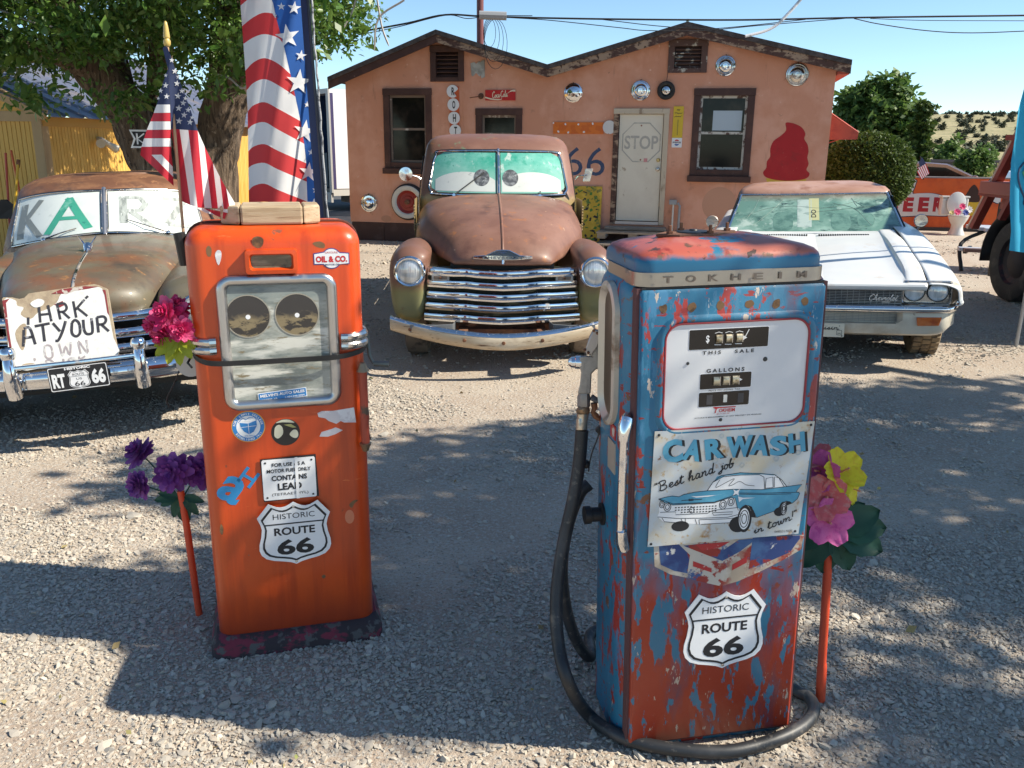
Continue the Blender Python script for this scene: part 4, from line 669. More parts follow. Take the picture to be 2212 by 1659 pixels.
# side fittings of the blue pump
ov = [[(-.279-o2, .17+(.070+o)*math.cos(a), 1.16+(.070+o)*math.sin(a)+(.12 if math.sin(a) > 0 else -.12)) for a in np.linspace(0, 2*math.pi, 33)[:-1]] for o, o2 in ((.012, -.004), (.012, .012), (.0, .016), (-.012, .006), (-.02, -.0))]
obj('holder_rim', MB().loft(ov, False), M('cream_metal', (.60, .55, .46), .4, .3, [((.25, .18, .12), 6, .56, .66)]), rp, 50); obj('holder_back', MB().loft([[(-.281, .17+.055*math.cos(a), 1.16+.055*math.sin(a)+(.12 if math.sin(a) > 0 else -.12)) for a in np.linspace(0, 2*math.pi, 33)[:-1]]], True), M('holder_brown', (.26, .19, .13), .5), rp, 0)
g_ = obj('guard_tube', MB().tube([(-.292, -.008, .700), (-.290, -.012, .985)], .0115, 12), CHROME, rp)
for z, s in ((.99, 1), (.695, -1)): obj('tube_cap', MB().tube([(-.290, -.012, z-.02*s), (-.288, -.010, z+.01*s), (-.280, .0, z+.032*s), (-.270, .02, z+.038*s)], [.0145, .017, .019, .012], 12), CHROME, g_)
obj('top_plate', MB().loft([[(x, y, z) for x, y in ((-.16, .17), (-.11, .12), (-.02, .11), (.06, .15), (.08, .20), (.0, .25), (-.11, .23))] for z in (1.474, 1.483)]), RUST, rp, 0, bevel=.004)
obj('plug', MB().lathe([(.045, 1.480), (.043, 1.486), (.012, 1.488), (.010, 1.491), (0, 1.491)], 22, (-.05, .18, 0), 'z'), BLACK, rp)
for x, y in ((-.125, .155), (-.02, .135), (-.07, .22), (.05, .19)): obj('bolt', MB().lathe([(.010, 1.478), (.010, 1.490), (.005, 1.490), (.005, 1.505), (0, 1.506)], 6, (x, y, 0), 'z'), RUST, rp, 20)
obj('hose_outlet', MB().lathe([(.034, -.270), (.034, -.285), (.022, -.287), (.022, -.315), (.027, -.317), (.027, -.335), (0, -.335)], 14, (0, .22, .66), 'x'), BLACK, rp)
obj('maker_plate', MB().box(-.2810, -.277, .10, .17, .83, .92), M('tin_plate', (.5, .44, .36), .5, .4), rp, 0); obj('red_patch', MB().box(-.2806, -.277, .10, .15, .93, .97), DR, rp, 0)
# nozzle and hose: they hang on the pump
nz = thing('fuel_nozzle', 'grey cast nozzle on a long black hose looped round the blue pump', 'fuel hose', (0, 0, 0)); NY = 2.40
def NZ(x, y, Y=NY): p = AT((2220+x*.3617)*.54004, (1250+y*.3617)*.54004, Y); return p
def nzflat(pts, y0, y1, sm=0):
    q = cr(pts, sm, True) if sm else pts; V, F = fill2d([[(x, -y) for x, y in q]], 0); return MB().add([NZ(v[0], -v[1], Y) for Y in (y0, y1) for v in V]+[], [f for f in F]+[tuple(i+len(V) for i in f) for f in F]+[(i, (i+1) % len(q), (i+1) % len(q)+len(V), i+len(V)) for i in []])
def nzprism(pts, y0, y1, sm=0):
    q = cr(pts, sm, True) if sm else np.array(pts, float); return MB().loft([[NZ(x, y, Y) for x, y in q] for Y in (y0, y1)])
CAST = M('cast_alloy', (.34, .335, .325), .48, .75, [((.22, .21, .20), 14, .45, .7, None, .65)], bump=(60, .2, .004))
hull = [(420, 185), (520, 190), (590, 225), (625, 300), (640, 440), (625, 590), (560, 605), (450, 630), (405, 680), (400, 800), (395, 900), (250, 900), (275, 800), (290, 660), (272, 610), (270, 485), (330, 475), (390, 480), (345, 440), (345, 380), (380, 260)]
obj('nozzle_body', nzprism(hull, NY-.018, NY+.022), CAST, nz, 40, bevel=.007, seg=3)
c_ = obj('cover_plate', nzprism([(425, 190), (500, 200), (508, 250), (470, 380), (410, 465), (350, 470), (330, 420), (380, 280)], NY-.029, NY-.0185), M('cast_alloy_light', (.42, .40, .39), .45, .8), nz, 40, bevel=.003)
for p in ((428, 200), (466, 228), (330, 412), (368, 442)): obj('bolt', MB().lathe([(0, .008), (.0035, .007), (.0045, 0)], 6, NZ(*p, NY-.029)), RUST, c_)
q = NZ(240, 550); obj('end_cap', MB().lathe([(.019, .012), (.019, -.004), (.016, -.006), (.0155, -.016), (.008, -.024), (0, -.025)], 20, q, 'x'), CHROME, nz)
cpx = lambda x0, x1, y, k=1.: [NZ((x0+x1)/2+(x1-x0)/2*math.cos(a), y, NY+(x1-x0)/2*.000264*math.sin(a)) for a in np.linspace(0, 2*math.pi, 7 if k == 6 else 17)[:-1]]
obj('hex_nut', MB().loft([cpx(262, 382, 885, 6), cpx(245, 390, 930, 6), cpx(245, 390, 1035, 6), cpx(255, 380, 1052, 6)]), CAST, nz, 25); obj('coupling', MB().loft([cpx(252, 380, 1050), cpx(232, 388, 1075), cpx(236, 384, 1110), cpx(255, 372, 1128)]), BRONZE, nz, 40); obj('ferrule', MB().loft([cpx(240, 374, 1128), cpx(244, 370, 1175), cpx(236, 364, 1180), cpx(230, 356, 1300)]), M('nickel', (.55, .5, .42), .3, .9, [((.2, .15, .1), 7, .55, .65, None, .6)]), nz, 40)
obj('trigger', MB().tube([NZ(400, 935), NZ(450, 965), NZ(530, 985), NZ(600, 1000)], [.010, .009, .008, .007], 8), M('trigger_grey', (.12, .13, .15), .5, .4), nz); obj('latch', MB().tube([NZ(430, 1000), NZ(440, 1060), NZ(420, 1100), NZ(455, 1150), NZ(490, 1175), NZ(495, 1145)], [.010, .009, .007, .010, .008, .004], 8), RUST, nz)
obj('tag_cord', MB().tube(cr([NZ(470, 1290), NZ(480, 1360), NZ(420, 1520), NZ(385, 1650), NZ(370, 1760)], 4), .0022, 5), BLACK, nz); obj('tag', MB().beam(NZ(465, 1275), NZ(540, 1340), .022, .02), BLACK, nz, 0, bevel=.004); obj('tag_bulb', MB().lathe([(0, -.014), (.010, -.008), (.012, .003), (.006, .013), (0, .015)], 12, NZ(345, 1680), 'z'), BLACK, nz)
for s, x, y, w in (('PAT 2582195', 352, 800, .044), ('OPW', 320, 575, .020)): obj('cast_lettering', write(MB(), s, NZ(x, y).x, NZ(x, y).z, NY-.0182, w, .0052, rot=R(88)), M('cast_alloy_dark', (.24, .235, .23), .5, .6), nz, 0)
hp = [AT(1257, 929, 2.40), AT(1251, 1000, 2.39), AT(1238, 1080, 2.37), AT(1216, 1180, 2.34), AT(1202, 1290, 2.29), AT(1206, 1390, 2.23), AT(1228, 1475, 2.17)]+[GR(x, y, .026) for x, y in ((1270, 1543), (1335, 1588), (1425, 1614), (1560, 1624), (1650, 1606), (1722, 1576), (1757, 1540), (1748, 1508), (1700, 1478))]+[Vector((.78, 2.75, .03)), Vector((.5, 2.78, .03)), Vector((.30, 2.72, .03))]+[GR(1275, 1418, .03), AT(1246, 1385, 2.52), AT(1222, 1310, 2.50), AT(1214, 1220, 2.47), AT(1228, 1130, 2.44), AT(1252, 1066, 2.43), AT(1272, 1046, 2.44)]
obj('hose', MB().tube(cr([tuple(p) for p in hp], 7), .0195, 12), M('black_hose', (.020, .022, .025), .5, layers=[((.055, .055, .058), 5, .5, .7), ((.13, .115, .095), 9, .58, .68), ((.10, .09, .08), 40, .6, .66)], bump=(30, .2, .003)), nz)
# ------------------------------------------------------------------ vehicles
def wheel(root, x, y, r, w, tyre=RUBBER, rimc=None, sgn=1, zc=None, rimr=.6, tread=0):
    o = (x, y, zc or r); k = w/2
    t = obj('tyre', MB().lathe([(r*rimr, -k*.8), (r*.86, -k), (r*.97, -k*.85), (r, -k*.5), (r, k*.5), (r*.97, k*.85), (r*.86, k), (r*rimr, k*.8)], 36, o, 'x'), tyre, root, 50)
    obj('rim', MB().lathe([(r*rimr, k*.8*sgn), (r*rimr*.95, k*.5*sgn), (r*.42, k*.35*sgn), (r*.30, k*.6*sgn), (0, k*.7*sgn)], 24, o, 'x'), rimc or RUST, t, 40)
    if tread:
        m = MB()
        for i in range(tread):
            a = 2*math.pi*i/tread
            for j in (-1, 0, 1):
                aa = a+(j % 2)*math.pi/tread; p = Vector((x+j*k*.6, y+r*1.003*math.cos(aa), o[2]+r*1.003*math.sin(aa))); d = Vector((0, -math.sin(aa), math.cos(aa))); nn = Vector((0, math.cos(aa), math.sin(aa)))
                m.beam(p-d*r*math.pi/tread*.72, p+d*r*math.pi/tread*.72, k*.5, .018, nn)
        obj('tread', m, tyre, t, 0)
    return t
def mirrored(pts): return [(-x, *r) for x, *r in pts]
# ---- rusty pickup in the middle
TRUST = M('patina_brown', (.185, .088, .060), .48, layers=[((.26, .135, .095), 2.2, .42, .66), ((.105, .05, .038), 4, .54, .72), ((.45, .28, .18), 32, .675, .70, (1, .5, 1)), ((.32, .13, .055), 10, .60, .68), ((.10, .045, .03), 45, .64, .68)], coat=.05, spec=.4, bump=(60, .06, .004))
TFEND = M('patina_fender', (.185, .090, .062), .48, spec=.4, layers=[((.105, .055, .04), 4, .55, .72), ('Z', (.20, .185, .075), .70, .60, .12, 5), ('Z', (.155, .165, .090), .60, .40, .5, 4), ('Z', (.36, .25, .06), .42, .34, .4, 5), ((.13, .07, .04), 8, .62, .70)], coat=.12)
TCAB = M('patina_cab', (.185, .088, .060), .5, spec=.4, layers=[((.26, .135, .095), 2, .45, .66), ((.32, .13, .055), 11, .62, .68), ('Z', (.30, .22, .10), 1.30, 1.22, .25, 6), ((.16, .20, .12), 6, .62, .68), ((.42, .28, .2), 30, .70, .74)], coat=.12)
TGREEN = M('old_green', (.055, .065, .045), .6, layers=[((.12, .06, .04), 6, .55, .65)])
tk = thing('pickup_truck', 'rusty brown vintage pickup with chrome bar grille facing the camera', 'pickup truck', (-.065, 6.2, 0), R(2.5))
hood = [[(0, .345, .825), (.15, .35, .825), (.28, .36, .825), (.36, .38, .825), (.372, .40, .825)],
        [(0, .305, .85), (.15, .31, .85), (.28, .325, .85), (.36, .355, .845), (.378, .375, .835)],
        [(0, .33, .93), (.17, .335, .925), (.31, .36, .905), (.385, .40, .875), (.405, .42, .84)],
        [(0, .47, 1.035), (.20, .48, 1.025), (.365, .52, .985), (.45, .56, .92), (.475, .57, .855)],
        [(0, .82, 1.150), (.26, .83, 1.135), (.47, .85, 1.08), (.575, .87, .98), (.60, .88, .89)],
        [(0, 1.18, 1.225), (.31, 1.18, 1.210), (.56, 1.18, 1.15), (.675, 1.18, 1.03), (.70, 1.18, .92)],
        [(0, 1.58, 1.285), (.35, 1.60, 1.270), (.62, 1.66, 1.205), (.725, 1.70, 1.06), (.74, 1.70, .90)]]
obj('hood', MB().patch(surf(hood, 5, 4), True), TRUST, tk, 60, weld=True, solid=.006)
rb = [(p[0][0], p[0][1], p[0][2]+.004) for p in surf(hood, 5, 4)[5:]]; obj('hood_rib', MB().tube(rb, [.006]*3+[.011]*(len(rb)-3), 8), TRUST, tk)
obj('hood_gap', MB().box(-.40, .40, .42, .5, .75, .83), BLACK, tk, 0)
ang = [90, 65, 40, 15, -10, -35, -60, -90, -120, -150, 180, 150, 122]
sil = [(.66, .968), (.775, .950), (.850, .880), (.878, .770), (.874, .62), (.855, .47), (.815, .385), (.72, .365), (.63, .39), (.590, .52), (.580, .68), (.560, .83), (.560, .915)]
def pod(mir):
    sg = -1 if mir else 1; hc = (.705, .778); rings = []
    r0 = [(hc[0]+.100*math.cos(R(a)), .300, hc[1]+.100*math.sin(R(a))) for a in ang]
    mid = lambda f, y, yb: [(hc[0]+(x-hc[0])*f, y+(yb if z < .6 else 0)*(.6-z)/.2, hc[1]+(z-hc[1])*f) for x, z in sil]
    rings = [r0, [(a[0]*.5+b[0]*.5, .312, a[2]*.5+b[2]*.5) for a, b in zip(r0, mid(.72, .3, 0))], mid(.80, .345, .0), mid(.94, .42, .0), mid(1.0, .54, .0)]
    rings += [[(x, .62, max(z, .62)) for x, z in sil], [(x, .95, max(z-.005, .66)) for x, z in sil], [(x, 1.35, max(z-.06, .62)) for x, z in sil], [(x*.99, 1.75, max(z-.28, .40)) for x, z in sil]]
    A = np.array([cr(r, 3, True) for r in rings]); A = cr(A, 3); A = np.concatenate([A, A[:, :1]], 1); A[..., 0] *= sg
    f = obj('fender', MB().patch(A), TFEND, tk, 60, weld=True)
    o = (hc[0]*sg, .305, hc[1]); obj('headlight_ring', MB().lathe([(.118, -.03), (.122, .0), (.118, .022), (.106, .034), (.094, .030), (.090, .018)], 36, o), CHROME, f, 60)
    obj('headlight_lens', MB().lathe([(.0, .040), (.03, .039), (.06, .034), (.082, .026), (.092, .017)], 32, o), LENS, f, 60)
    m = MB()
    for k in range(-6, 7):
        x = k*.0125; h = math.sqrt(max(.085**2-x*x, 0)); m.tube([(o[0]+x, o[1]-.040+.22*(x*x+z*z)*8, o[2]+z) for z in np.linspace(-h, h, 7)], .0022, 4)
    obj('lens_flutes', m, LENS, f, 60)
    return f
LENS = M('lens_glass', (.74, .75, .74), .10, .25, [((.40, .40, .38), 6, .45, .65, (3, 1, .5))], coat=1)
pod(0); pod(1)
obj('grille_back', MB().box(-.575, .575, .44, .46, .36, .80), TGREEN, tk, 0); obj('splash_pan', MB().box(-.38, .38, .40, .60, .30, .365), RUST, tk, 0)
def barx(hw, z, bow, seg=28):
    rings = []
    for i in range(seg+1):
        x = -hw+2*hw*i/seg; u = abs(x)/hw; y = .40-.13*(1-u**1.5)-.028*math.exp(-((u-.52)/.13)**2); zz = z-.012*(1-u)**1.2+.010*math.exp(-((u-.5)/.12)**2)
        rings.append([(x, y+a, zz+c) for a, c in ((.035, .031), (.008, .032), (-.008, .025), (-.013, .010), (-.011, -.004), (-.026, -.012), (-.022, -.027), (.0, -.032), (.035, -.030))])
    return MB().loft(rings)
for z, hw in ((.770, .575), (.680, .578), (.593, .585), (.506, .595), (.420, .605)): obj('grille_bar', barx(hw, z, .13), CHROME, tk, 40)
for s in (-1, 1):
    p = obj('parking_light', MB().loft([[(s*.475+a*.068, y, .726+c*.024) for a, c in ((-1, -1), (1, -1), (1, 1), (-1, 1))] for y in (.40, .345)]), M('dull_alloy', (.40, .39, .37), .5, .6), tk, 0, bevel=.005); obj('lens', MB().box(s*.475-.05, s*.475+.05, .338, .346, .712, .742), M('smoky_lens', (.16, .13, .11), .15, coat=1), p, 0, bevel=.004)
    obj('lens_screw', MB().lathe([(0, .005), (.01, .003), (.011, 0)], 10, (s*.475, .338, .727)), RUST, p)
bm_ = []
for i in range(41):
    x = -.86+1.72*i/40; u = abs(x)/.86; y = .02+.26*u**2.2; zc = .292+.095*u**1.6; h = .060-.006*u
    bm_.append([(x, y+a, zc+c*h/.06) for a, c in ((.03, .060), (.006, .062), (-.012, .048), (-.020, .02), (-.022, -.02), (-.014, -.05), (.006, -.062), (.03, -.060))])
TB = M('worn_bumper', (.52, .41, .28), .40, .35, [((.62, .52, .38), 3, .48, .62, (1, 1, 3), .45), ((.16, .09, .05), 14, .61, .65, (.4, 1, 5), .8), ((.30, .2, .12), 30, .62, .66, (.4, 1, 4), .8)])
bp = obj('bumper', MB().loft(bm_), TB, tk, 50)
obj('bumper_top', MB().loft([[(r[0][0], r[0][1]+d, r[0][2]+e) for d, e in ((0, .0035), (-.024, .0055), (-.0425, -.010), (-.046, -.020), (-.042, -.022), (0, -.006))] for r in bm_]), CHROME, bp, 60)
for x in (-.70, -.29, .0, .29, .70): u = abs(x)/.86; obj('bolt', MB().lathe([(0, .008), (.012, .007), (.015, 0)], 12, (x, .02+.26*u**2.2-.020, .292+.095*u**1.6)), RUST, bp)
for s in (-1, 1): obj('bumper_iron', MB().loft([[(s*x, y, z) for z in (.34, .40)] + [(s*x, y+.02, z) for z in (.40, .34)] for x, y in ((.70, .16), (.50, .13), (.38, .17), (.36, .30), (.40, .42), (.55, .45))]), M('grey_iron', (.16, .17, .18), .6, .3), tk, 50)
for x in (-.30, .30): obj('frame_horn', MB().box(x-.035, x+.035, .12, .9, .24, .34), RUST, tk, 0)
obj('crossmember', MB().box(-.33, .33, .32, .40, .26, .33), RUST, tk, 0); obj('axle', MB().tube([(-.7, .92, .33), (.7, .92, .33)], .035, 10), RUST, tk)
em = obj('hood_emblem', MB().loft([[(x, .300-d-.012*abs(x)/.2*0+.30*x*x, z) for x, z in ((-.225, .878), (-.222, .898), (-.13, .905), (-.09, .925), (-.05, .944), (0, .948), (.05, .944), (.09, .925), (.13, .905), (.222, .898), (.225, .878), (.10, .870), (0, .868), (-.10, .870))] for d in (-.02, .012)]), CHROME, tk, 0, bevel=.004)
m1 = MB(); m1.loft([[(x, .2862, z) for x, z in ((-.030, .925), (-.006, .936), (.034, .934), (.006, .919))], [(x, .285, z) for x, z in ((-.030, .925), (-.006, .936), (.034, .934), (.006, .919))]]); obj('emblem_field', m1, NAVY, em, 0)
obj('lettering', write(MB(), 'CHEVROLET', 0, .8875, .2870, .31, .021, bold=.04, depth=.002, space=1.15), M('emblem_letter', (.30, .36, .42), .25, .9), em, 0)
obj('hood_pull', MB().tube([(0, .292, .868), (0, .287, .84)], .011, 10), CHROME, tk)
# cab
def cab_front(x, z):
    zz = [.90, 1.25, 1.66, 1.735, 1.785, 1.81]; yy = [1.60, 1.61, 1.965, 2.06, 2.22, 2.42]
    return float(np.interp(z, zz, yy))+.26*abs(x/.7)**2.2
def cabring(z, hw, yb):
    q = [(0, 0), (.25, 0), (.5, 0), (.72, 0), (.88, .0), (.965, .02), (1, .16), (1, .4), (1, .7), (1, .92), (.9, 1), (.5, 1), (0, 1)]
    half = [(hw*a, cab_front(hw*a*.98, z)+(yb-cab_front(hw*a*.98, z))*b, z) for a, b in q]
    return half+[(-x, y, z_) for x, y, z_ in half[-2:0:-1]]
cabz = [(.62, .735, 2.95), (.95, .74, 2.98), (1.22, .735, 3.0), (1.30, .725, 3.0), (1.50, .705, 2.98), (1.64, .685, 2.95), (1.70, .672, 2.93), (1.75, .640, 2.90), (1.785, .585, 2.84), (1.803, .48, 2.74), (1.812, .32, 2.62)]
obj('cab', MB().loft([cabring(*c) for c in cabz]), TCAB, tk, 60)
xo = lambda z: .637-.155*(z-1.28)
def pane_grid(s, x0, z0, z1, off, rc=.075, n=10, m=10, top=None):
    G = []
    for j in range(m+1):
        t = j/m; z = z0+(z1-z0)*t; ins = 0
        for e in (z-z0, z1-z):
            if e < rc: ins = max(ins, rc-math.sqrt(max(rc*rc-(rc-e)**2, 0)))
        xe = xo(z)-.012-ins
        G.append([(s*(x0+(xe-x0)*i/n), cab_front(x0+(xe-x0)*i/n, z)-off, z) for i in range(n+1)])
    return G
TEAL = M('teal_painted_glass', (.075, .36, .265), .16, layers=[((.22, .50, .41), 3.0, .42, .62, (1, 1, 1.5)), ((.025, .29, .19), 5, .54, .66), ((.48, .58, .52), 12, .58, .66, (1, 1, .4)), ((.05, .2, .15), 26, .63, .67, (2, 1, .6)), ('Z', (.20, .42, .34), 1.55, 1.40, .12, 8)], coat=.8)
WPAINT = M('white_painted_glass', (.56, .58, .54), .22, layers=[((.52, .54, .50), 6, .5, .7), ((.25, .27, .26), 15, .64, .70)], coat=.6)
EYE = M('dark_disc', (.075, .078, .08), .3, layers=[((.22, .23, .23), 18, .47, .60), ((.36, .38, .37), 30, .60, .66)], coat=.6)
for s in (-1, 1):
    pn = obj('windshield_pane', MB().patch(pane_grid(s, .020, 1.292, 1.640, .012)), TEAL, tk, 60)
    hump = lambda x: 1.30+(.172*math.sqrt(max(1-((x-.30)/.335)**2, 0)))
    xs_ = np.linspace(.03, .60, 22); obj('white_paint', MB().patch([[(s*x, cab_front(x, z)-.0135, z) for z in np.linspace(1.305, max(hump(x), 1.31), 8)] for x in xs_ if x < xo(1.34)-.03]), WPAINT, pn, 60)
    ctr = (.108 if s > 0 else .152, 1.424); e_ = MB(); cs_ = [(ctr[0]+r*math.cos(a), ctr[1]+r*math.sin(a)) for r in (0, .035, .07) for a in np.linspace(0, 2*math.pi, 25)[:-1]]
    e_.patch([[(s*(ctr[0]+r*math.cos(a)), cab_front(ctr[0]+r*math.cos(a), ctr[1]+r*math.sin(a))-.0155, ctr[1]+r*math.sin(a)) for a in np.linspace(0, 2*math.pi, 25)] for r in (.001, .035, .071)]); obj('dark_disc', e_, EYE, pn, 60)
out = [(x, z) for x, z in ([(0, 1.272)]+[(.555, 1.272), (.605, 1.286), (.632, 1.325)]+[(xo(z)+.002, z) for z in np.linspace(1.37, 1.56, 5)]+[(.572, 1.615), (.525, 1.652), (0, 1.662)])]
pth = [(x, cab_front(x, z)-.012, z) for x, z in cr(out, 4)]; pth = pth+[(-x, y, z) for x, y, z in pth[-2:0:-1]]
obj('windshield_frame', MB().tube(pth, .011, 8, closed=True), BLACK, tk); obj('windshield_trim', MB().tube([(x, y-.010, z+.004*(1 if z < 1.4 else -1)) for x, y, z in pth], .0075, 8, closed=True), CHROME, tk)
obj('centre_post', MB().tube([(0, cab_front(0, z)-.016, z) for z in np.linspace(1.27, 1.67, 8)], .014, 10), CHROME, tk)
for a, b_ in (((-.40, 1.275), (-.13, 1.47)), ((.37, 1.275), (.375, 1.31))):
    w_ = obj('wiper', MB().tube([(a[0], cab_front(a[0], a[1])-.05, a[1]), (b_[0], cab_front(b_[0], b_[1])-.03, b_[1])], .0055, 6), M('dark_arm', (.08, .08, .075), .5, .5), tk); obj('pivot', MB().tube([(a[0], cab_front(a[0], a[1])+.02, a[1]-.01), (a[0], cab_front(a[0], a[1])-.06, a[1])], .014, 10), CHROME, w_)
for s in (-1, 1):
    dgrid = [[(s*(.742-.14*max(0, z-1.25)*.3+(-.05 if False else 0)), y, z) for z in (1.32, 1.42, 1.52, 1.6)] for y in np.linspace(2.25, 2.80, 6)]
    obj('side_window', MB().patch([[(s*(np.interp(z, [1.3, 1.5, 1.64], [.7275, .7075, .6875])+.001), y, z) for z in np.linspace(1.32, 1.60, 5)] for y in np.linspace(2.28, 2.82, 5)]), DARKGLASS, tk, 0, solid=.004)
    obj('door_gap', MB().tube([(s*.742, 2.14, z) for z in (.66, .95, 1.22)]+[(s*.722, 2.18, 1.42), (s*.70, 2.26, 1.60)], .005, 6), BLACK, tk)
    obj('door_handle', MB().tube([(s*.745, 2.75, 1.12), (s*.785, 2.74, 1.12), (s*.785, 2.62, 1.12)], .011, 8), CHROME, tk); obj('running_board', MB().box(min(s*.70, s*.88), max(s*.70, s*.88), 1.72, 3.0, .34, .385), TFEND, tk, 0, bevel=.01)
    obj('cowl_side', MB().patch([[(s*(.742), y, z) for z in np.linspace(.6, 1.24, 4)] for y in (1.55, 1.75, 2.0)]), TCAB, tk, 0, solid=.004)
    m_ = MB()
    for k in range(9): m_.beam((s*.742, 1.50+.03*0, .98+k*.025), (s*.750, 1.58, .985+k*.025), .012, .012)
    obj('cowl_louvre', m_, TCAB, tk, 0)
    obj('side_badge', MB().box(min(s*.70, s*.715), max(s*.70, s*.715), 1.30, 1.42, 1.0, 1.045), M('tan_badge', (.32, .22, .1), .5), tk, 0)
mr = obj('side_mirror', MB().lathe([(.0, -.02), (.045, -.015), (.062, .0), (.060, .012), (.0, .016)], 24, (-.835, 1.80, 1.447)), CHROME, tk); obj('mirror_arm', MB().tube([(-.80, 1.815, 1.44), (-.73, 1.86, 1.42), (-.715, 1.87, 1.40)], [.007, .008, .018], 8), CHROME, mr)
mr = obj('side_mirror', MB().loft([[(.815+a*.034+c*.012, 1.80-d, 1.452+c*.058) for a, c in ((-1, -1), (1, -1), (1, 1), (-1, 1))] for d in (-.012, .006)]), CHROME_OLD, tk, 0, bevel=.005); obj('mirror_arm', MB().tube([(.81, 1.785, 1.455), (.73, 1.84, 1.44), (.71, 1.88, 1.41)], .006, 8), CHROME, mr)
TYD = M('dusty_tyre', (.17, .135, .105), .9, layers=[((.06, .05, .045), 9, .55, .65), ((.28, .23, .18), 5, .5, .7)])
for s in (-1, 1): wheel(tk, s*.69, .95, .33, .19, TYD, RUST, s); wheel(tk, s*.70, 3.85, .35, .19, TYD, RUST, s)
for s in (-1, 1): obj('bed_side', MB().box(min(s*.64, s*.69), max(s*.64, s*.69), 3.06, 5.0, .62, 1.10), TFEND, tk, 0, bevel=.01); obj('rear_fender', MB().loft([[(s*(.69+a), 3.85+.44*math.cos(t), .52+.42*math.sin(t)) for t in np.linspace(0, math.pi, 13)] for a in (0, .13, .18, .19)], False, False), TFEND, tk, 50, solid=.006)
obj('bed_floor', MB().box(-.64, .64, 3.06, 5.0, .58, .62), RUST, tk, 0); obj('bed_front', MB().box(-.64, .64, 3.03, 3.06, .62, 1.10), TFEND, tk, 0); obj('tailgate', MB().box(-.64, .64, 4.97, 5.0, .62, 1.10), TFEND, tk, 0)
obj('frame_rail', MB().box(-.42, -.34, .5, 5, .38, .5).box(.34, .42, .5, 5, .38, .5), RUST, tk, 0)
# ---- white sedan on the right
WB = M('chalky_white', (.70, .71, .70), .42, layers=[((.62, .64, .64), 2, .45, .7), ((.46, .30, .16), 2.6, .66, .80), ((.30, .14, .07), 20, .71, .74)], coat=.25)
WHOOD = M('chalky_white_hood', (.70, .71, .70), .40, layers=[((.63, .65, .66), 2, .45, .7), ((.50, .36, .22), 2.1, .60, .74), ((.3, .16, .09), 24, .71, .74)], coat=.3)
RROOF = M('pink_rust_roof', (.36, .19, .13), .55, layers=[((.45, .27, .21), 1.6, .42, .62), ((.27, .12, .07), 5, .52, .7)], coat=.15)
wc = thing('white_sedan', 'chalky white old sedan with a pink rusted roof parked at the right', 'car', (2.47, 6.68, 0), R(-16), ry=R(-2.2))
hz = lambda y: np.interp(y, [.05, .4, 1.2, 2.1], [.672, .715, .80, .885])
st_ = []
for y in (.04, .06, .18, .45, .9, 1.4, 1.9, 2.12):
    h = hz(y); f = .045*min(1, max(0, (y-.05)/.35))*(1 if y < 1.7 else .55)
    st_.append([(0, y, h-.006), (.03, y, h), (.30, y, h+f*.35), (.57, y, h+f*.55), (.615, y, h+f*1.25), (.68, y, h+f*1.3), (.742, y, h+f*1.15)])
st_[0] = [(x, .075, z-.035) for x, _, z in st_[0]]
obj('hood', MB().patch(surf(st_, 4, 3), True), WHOOD, wc, 30, weld=True, solid=.006)
fs = []
for y in (.06, .10, .30, .7, 1.3, 1.9, 2.5, 3.2, 4.0, 4.7, 5.1):
    h = hz(min(y, 2.1))+(.0 if y < 2.2 else .005*(y-2.2)); f = .045*min(1, max(0, (y-.05)/.35)); ins = .03 if y < .08 else 0; zt = h+f*.9
    fs.append([(.752, y, zt+.006), (.85, y, zt+.004), (.945-ins, y, zt-.012), (.985-ins, y, zt-.04), (1.0-ins, y, zt-.12), (1.008-ins, y, .545 if y < .5 else .50), (1.0-ins if y < .5 else .985, y, .36 if y > .5 else .53), (.985-ins if y < .5 else .94, y, .28 if y > .5 else .525)])
skip = lambda c: any((c[1]-yc)**2+(c[2]-.30)**2 < .40**2 for yc in (.93, 3.95)) and c[2] < .66
obj('body_side', MB().patch(surf(fs, 5, 4), True, skip), WB, wc, 40, solid=.006); obj('trunk_lid', MB().patch([[(x, y, .90+.01*(1-abs(x))) for x in np.linspace(-.76, .76, 7)] for y in (3.7, 4.4, 5.1)]), WB, wc, 40, solid=.01); obj('tail_panel', MB().box(-.95, .95, 5.06, 5.1, .32, .88), WB, wc, 0)
obj('hood_gap', MB().box(-.76, .76, .30, 2.1, .52, .60), BLACK, wc, 0)
for s in (-1, 1): obj('wheel_well', MB().loft([[(s*.80, .93+.41*math.cos(t), .30+.41*math.sin(t)) for t in np.linspace(0, math.pi, 13)]+[(s*.80, .52, .1), (s*.80, 1.34, .1)][:0], [(s*1.0, .93+.41*math.cos(t), .30+.41*math.sin(t)) for t in np.linspace(0, math.pi, 13)]], False, False), BLACK, wc, 0)
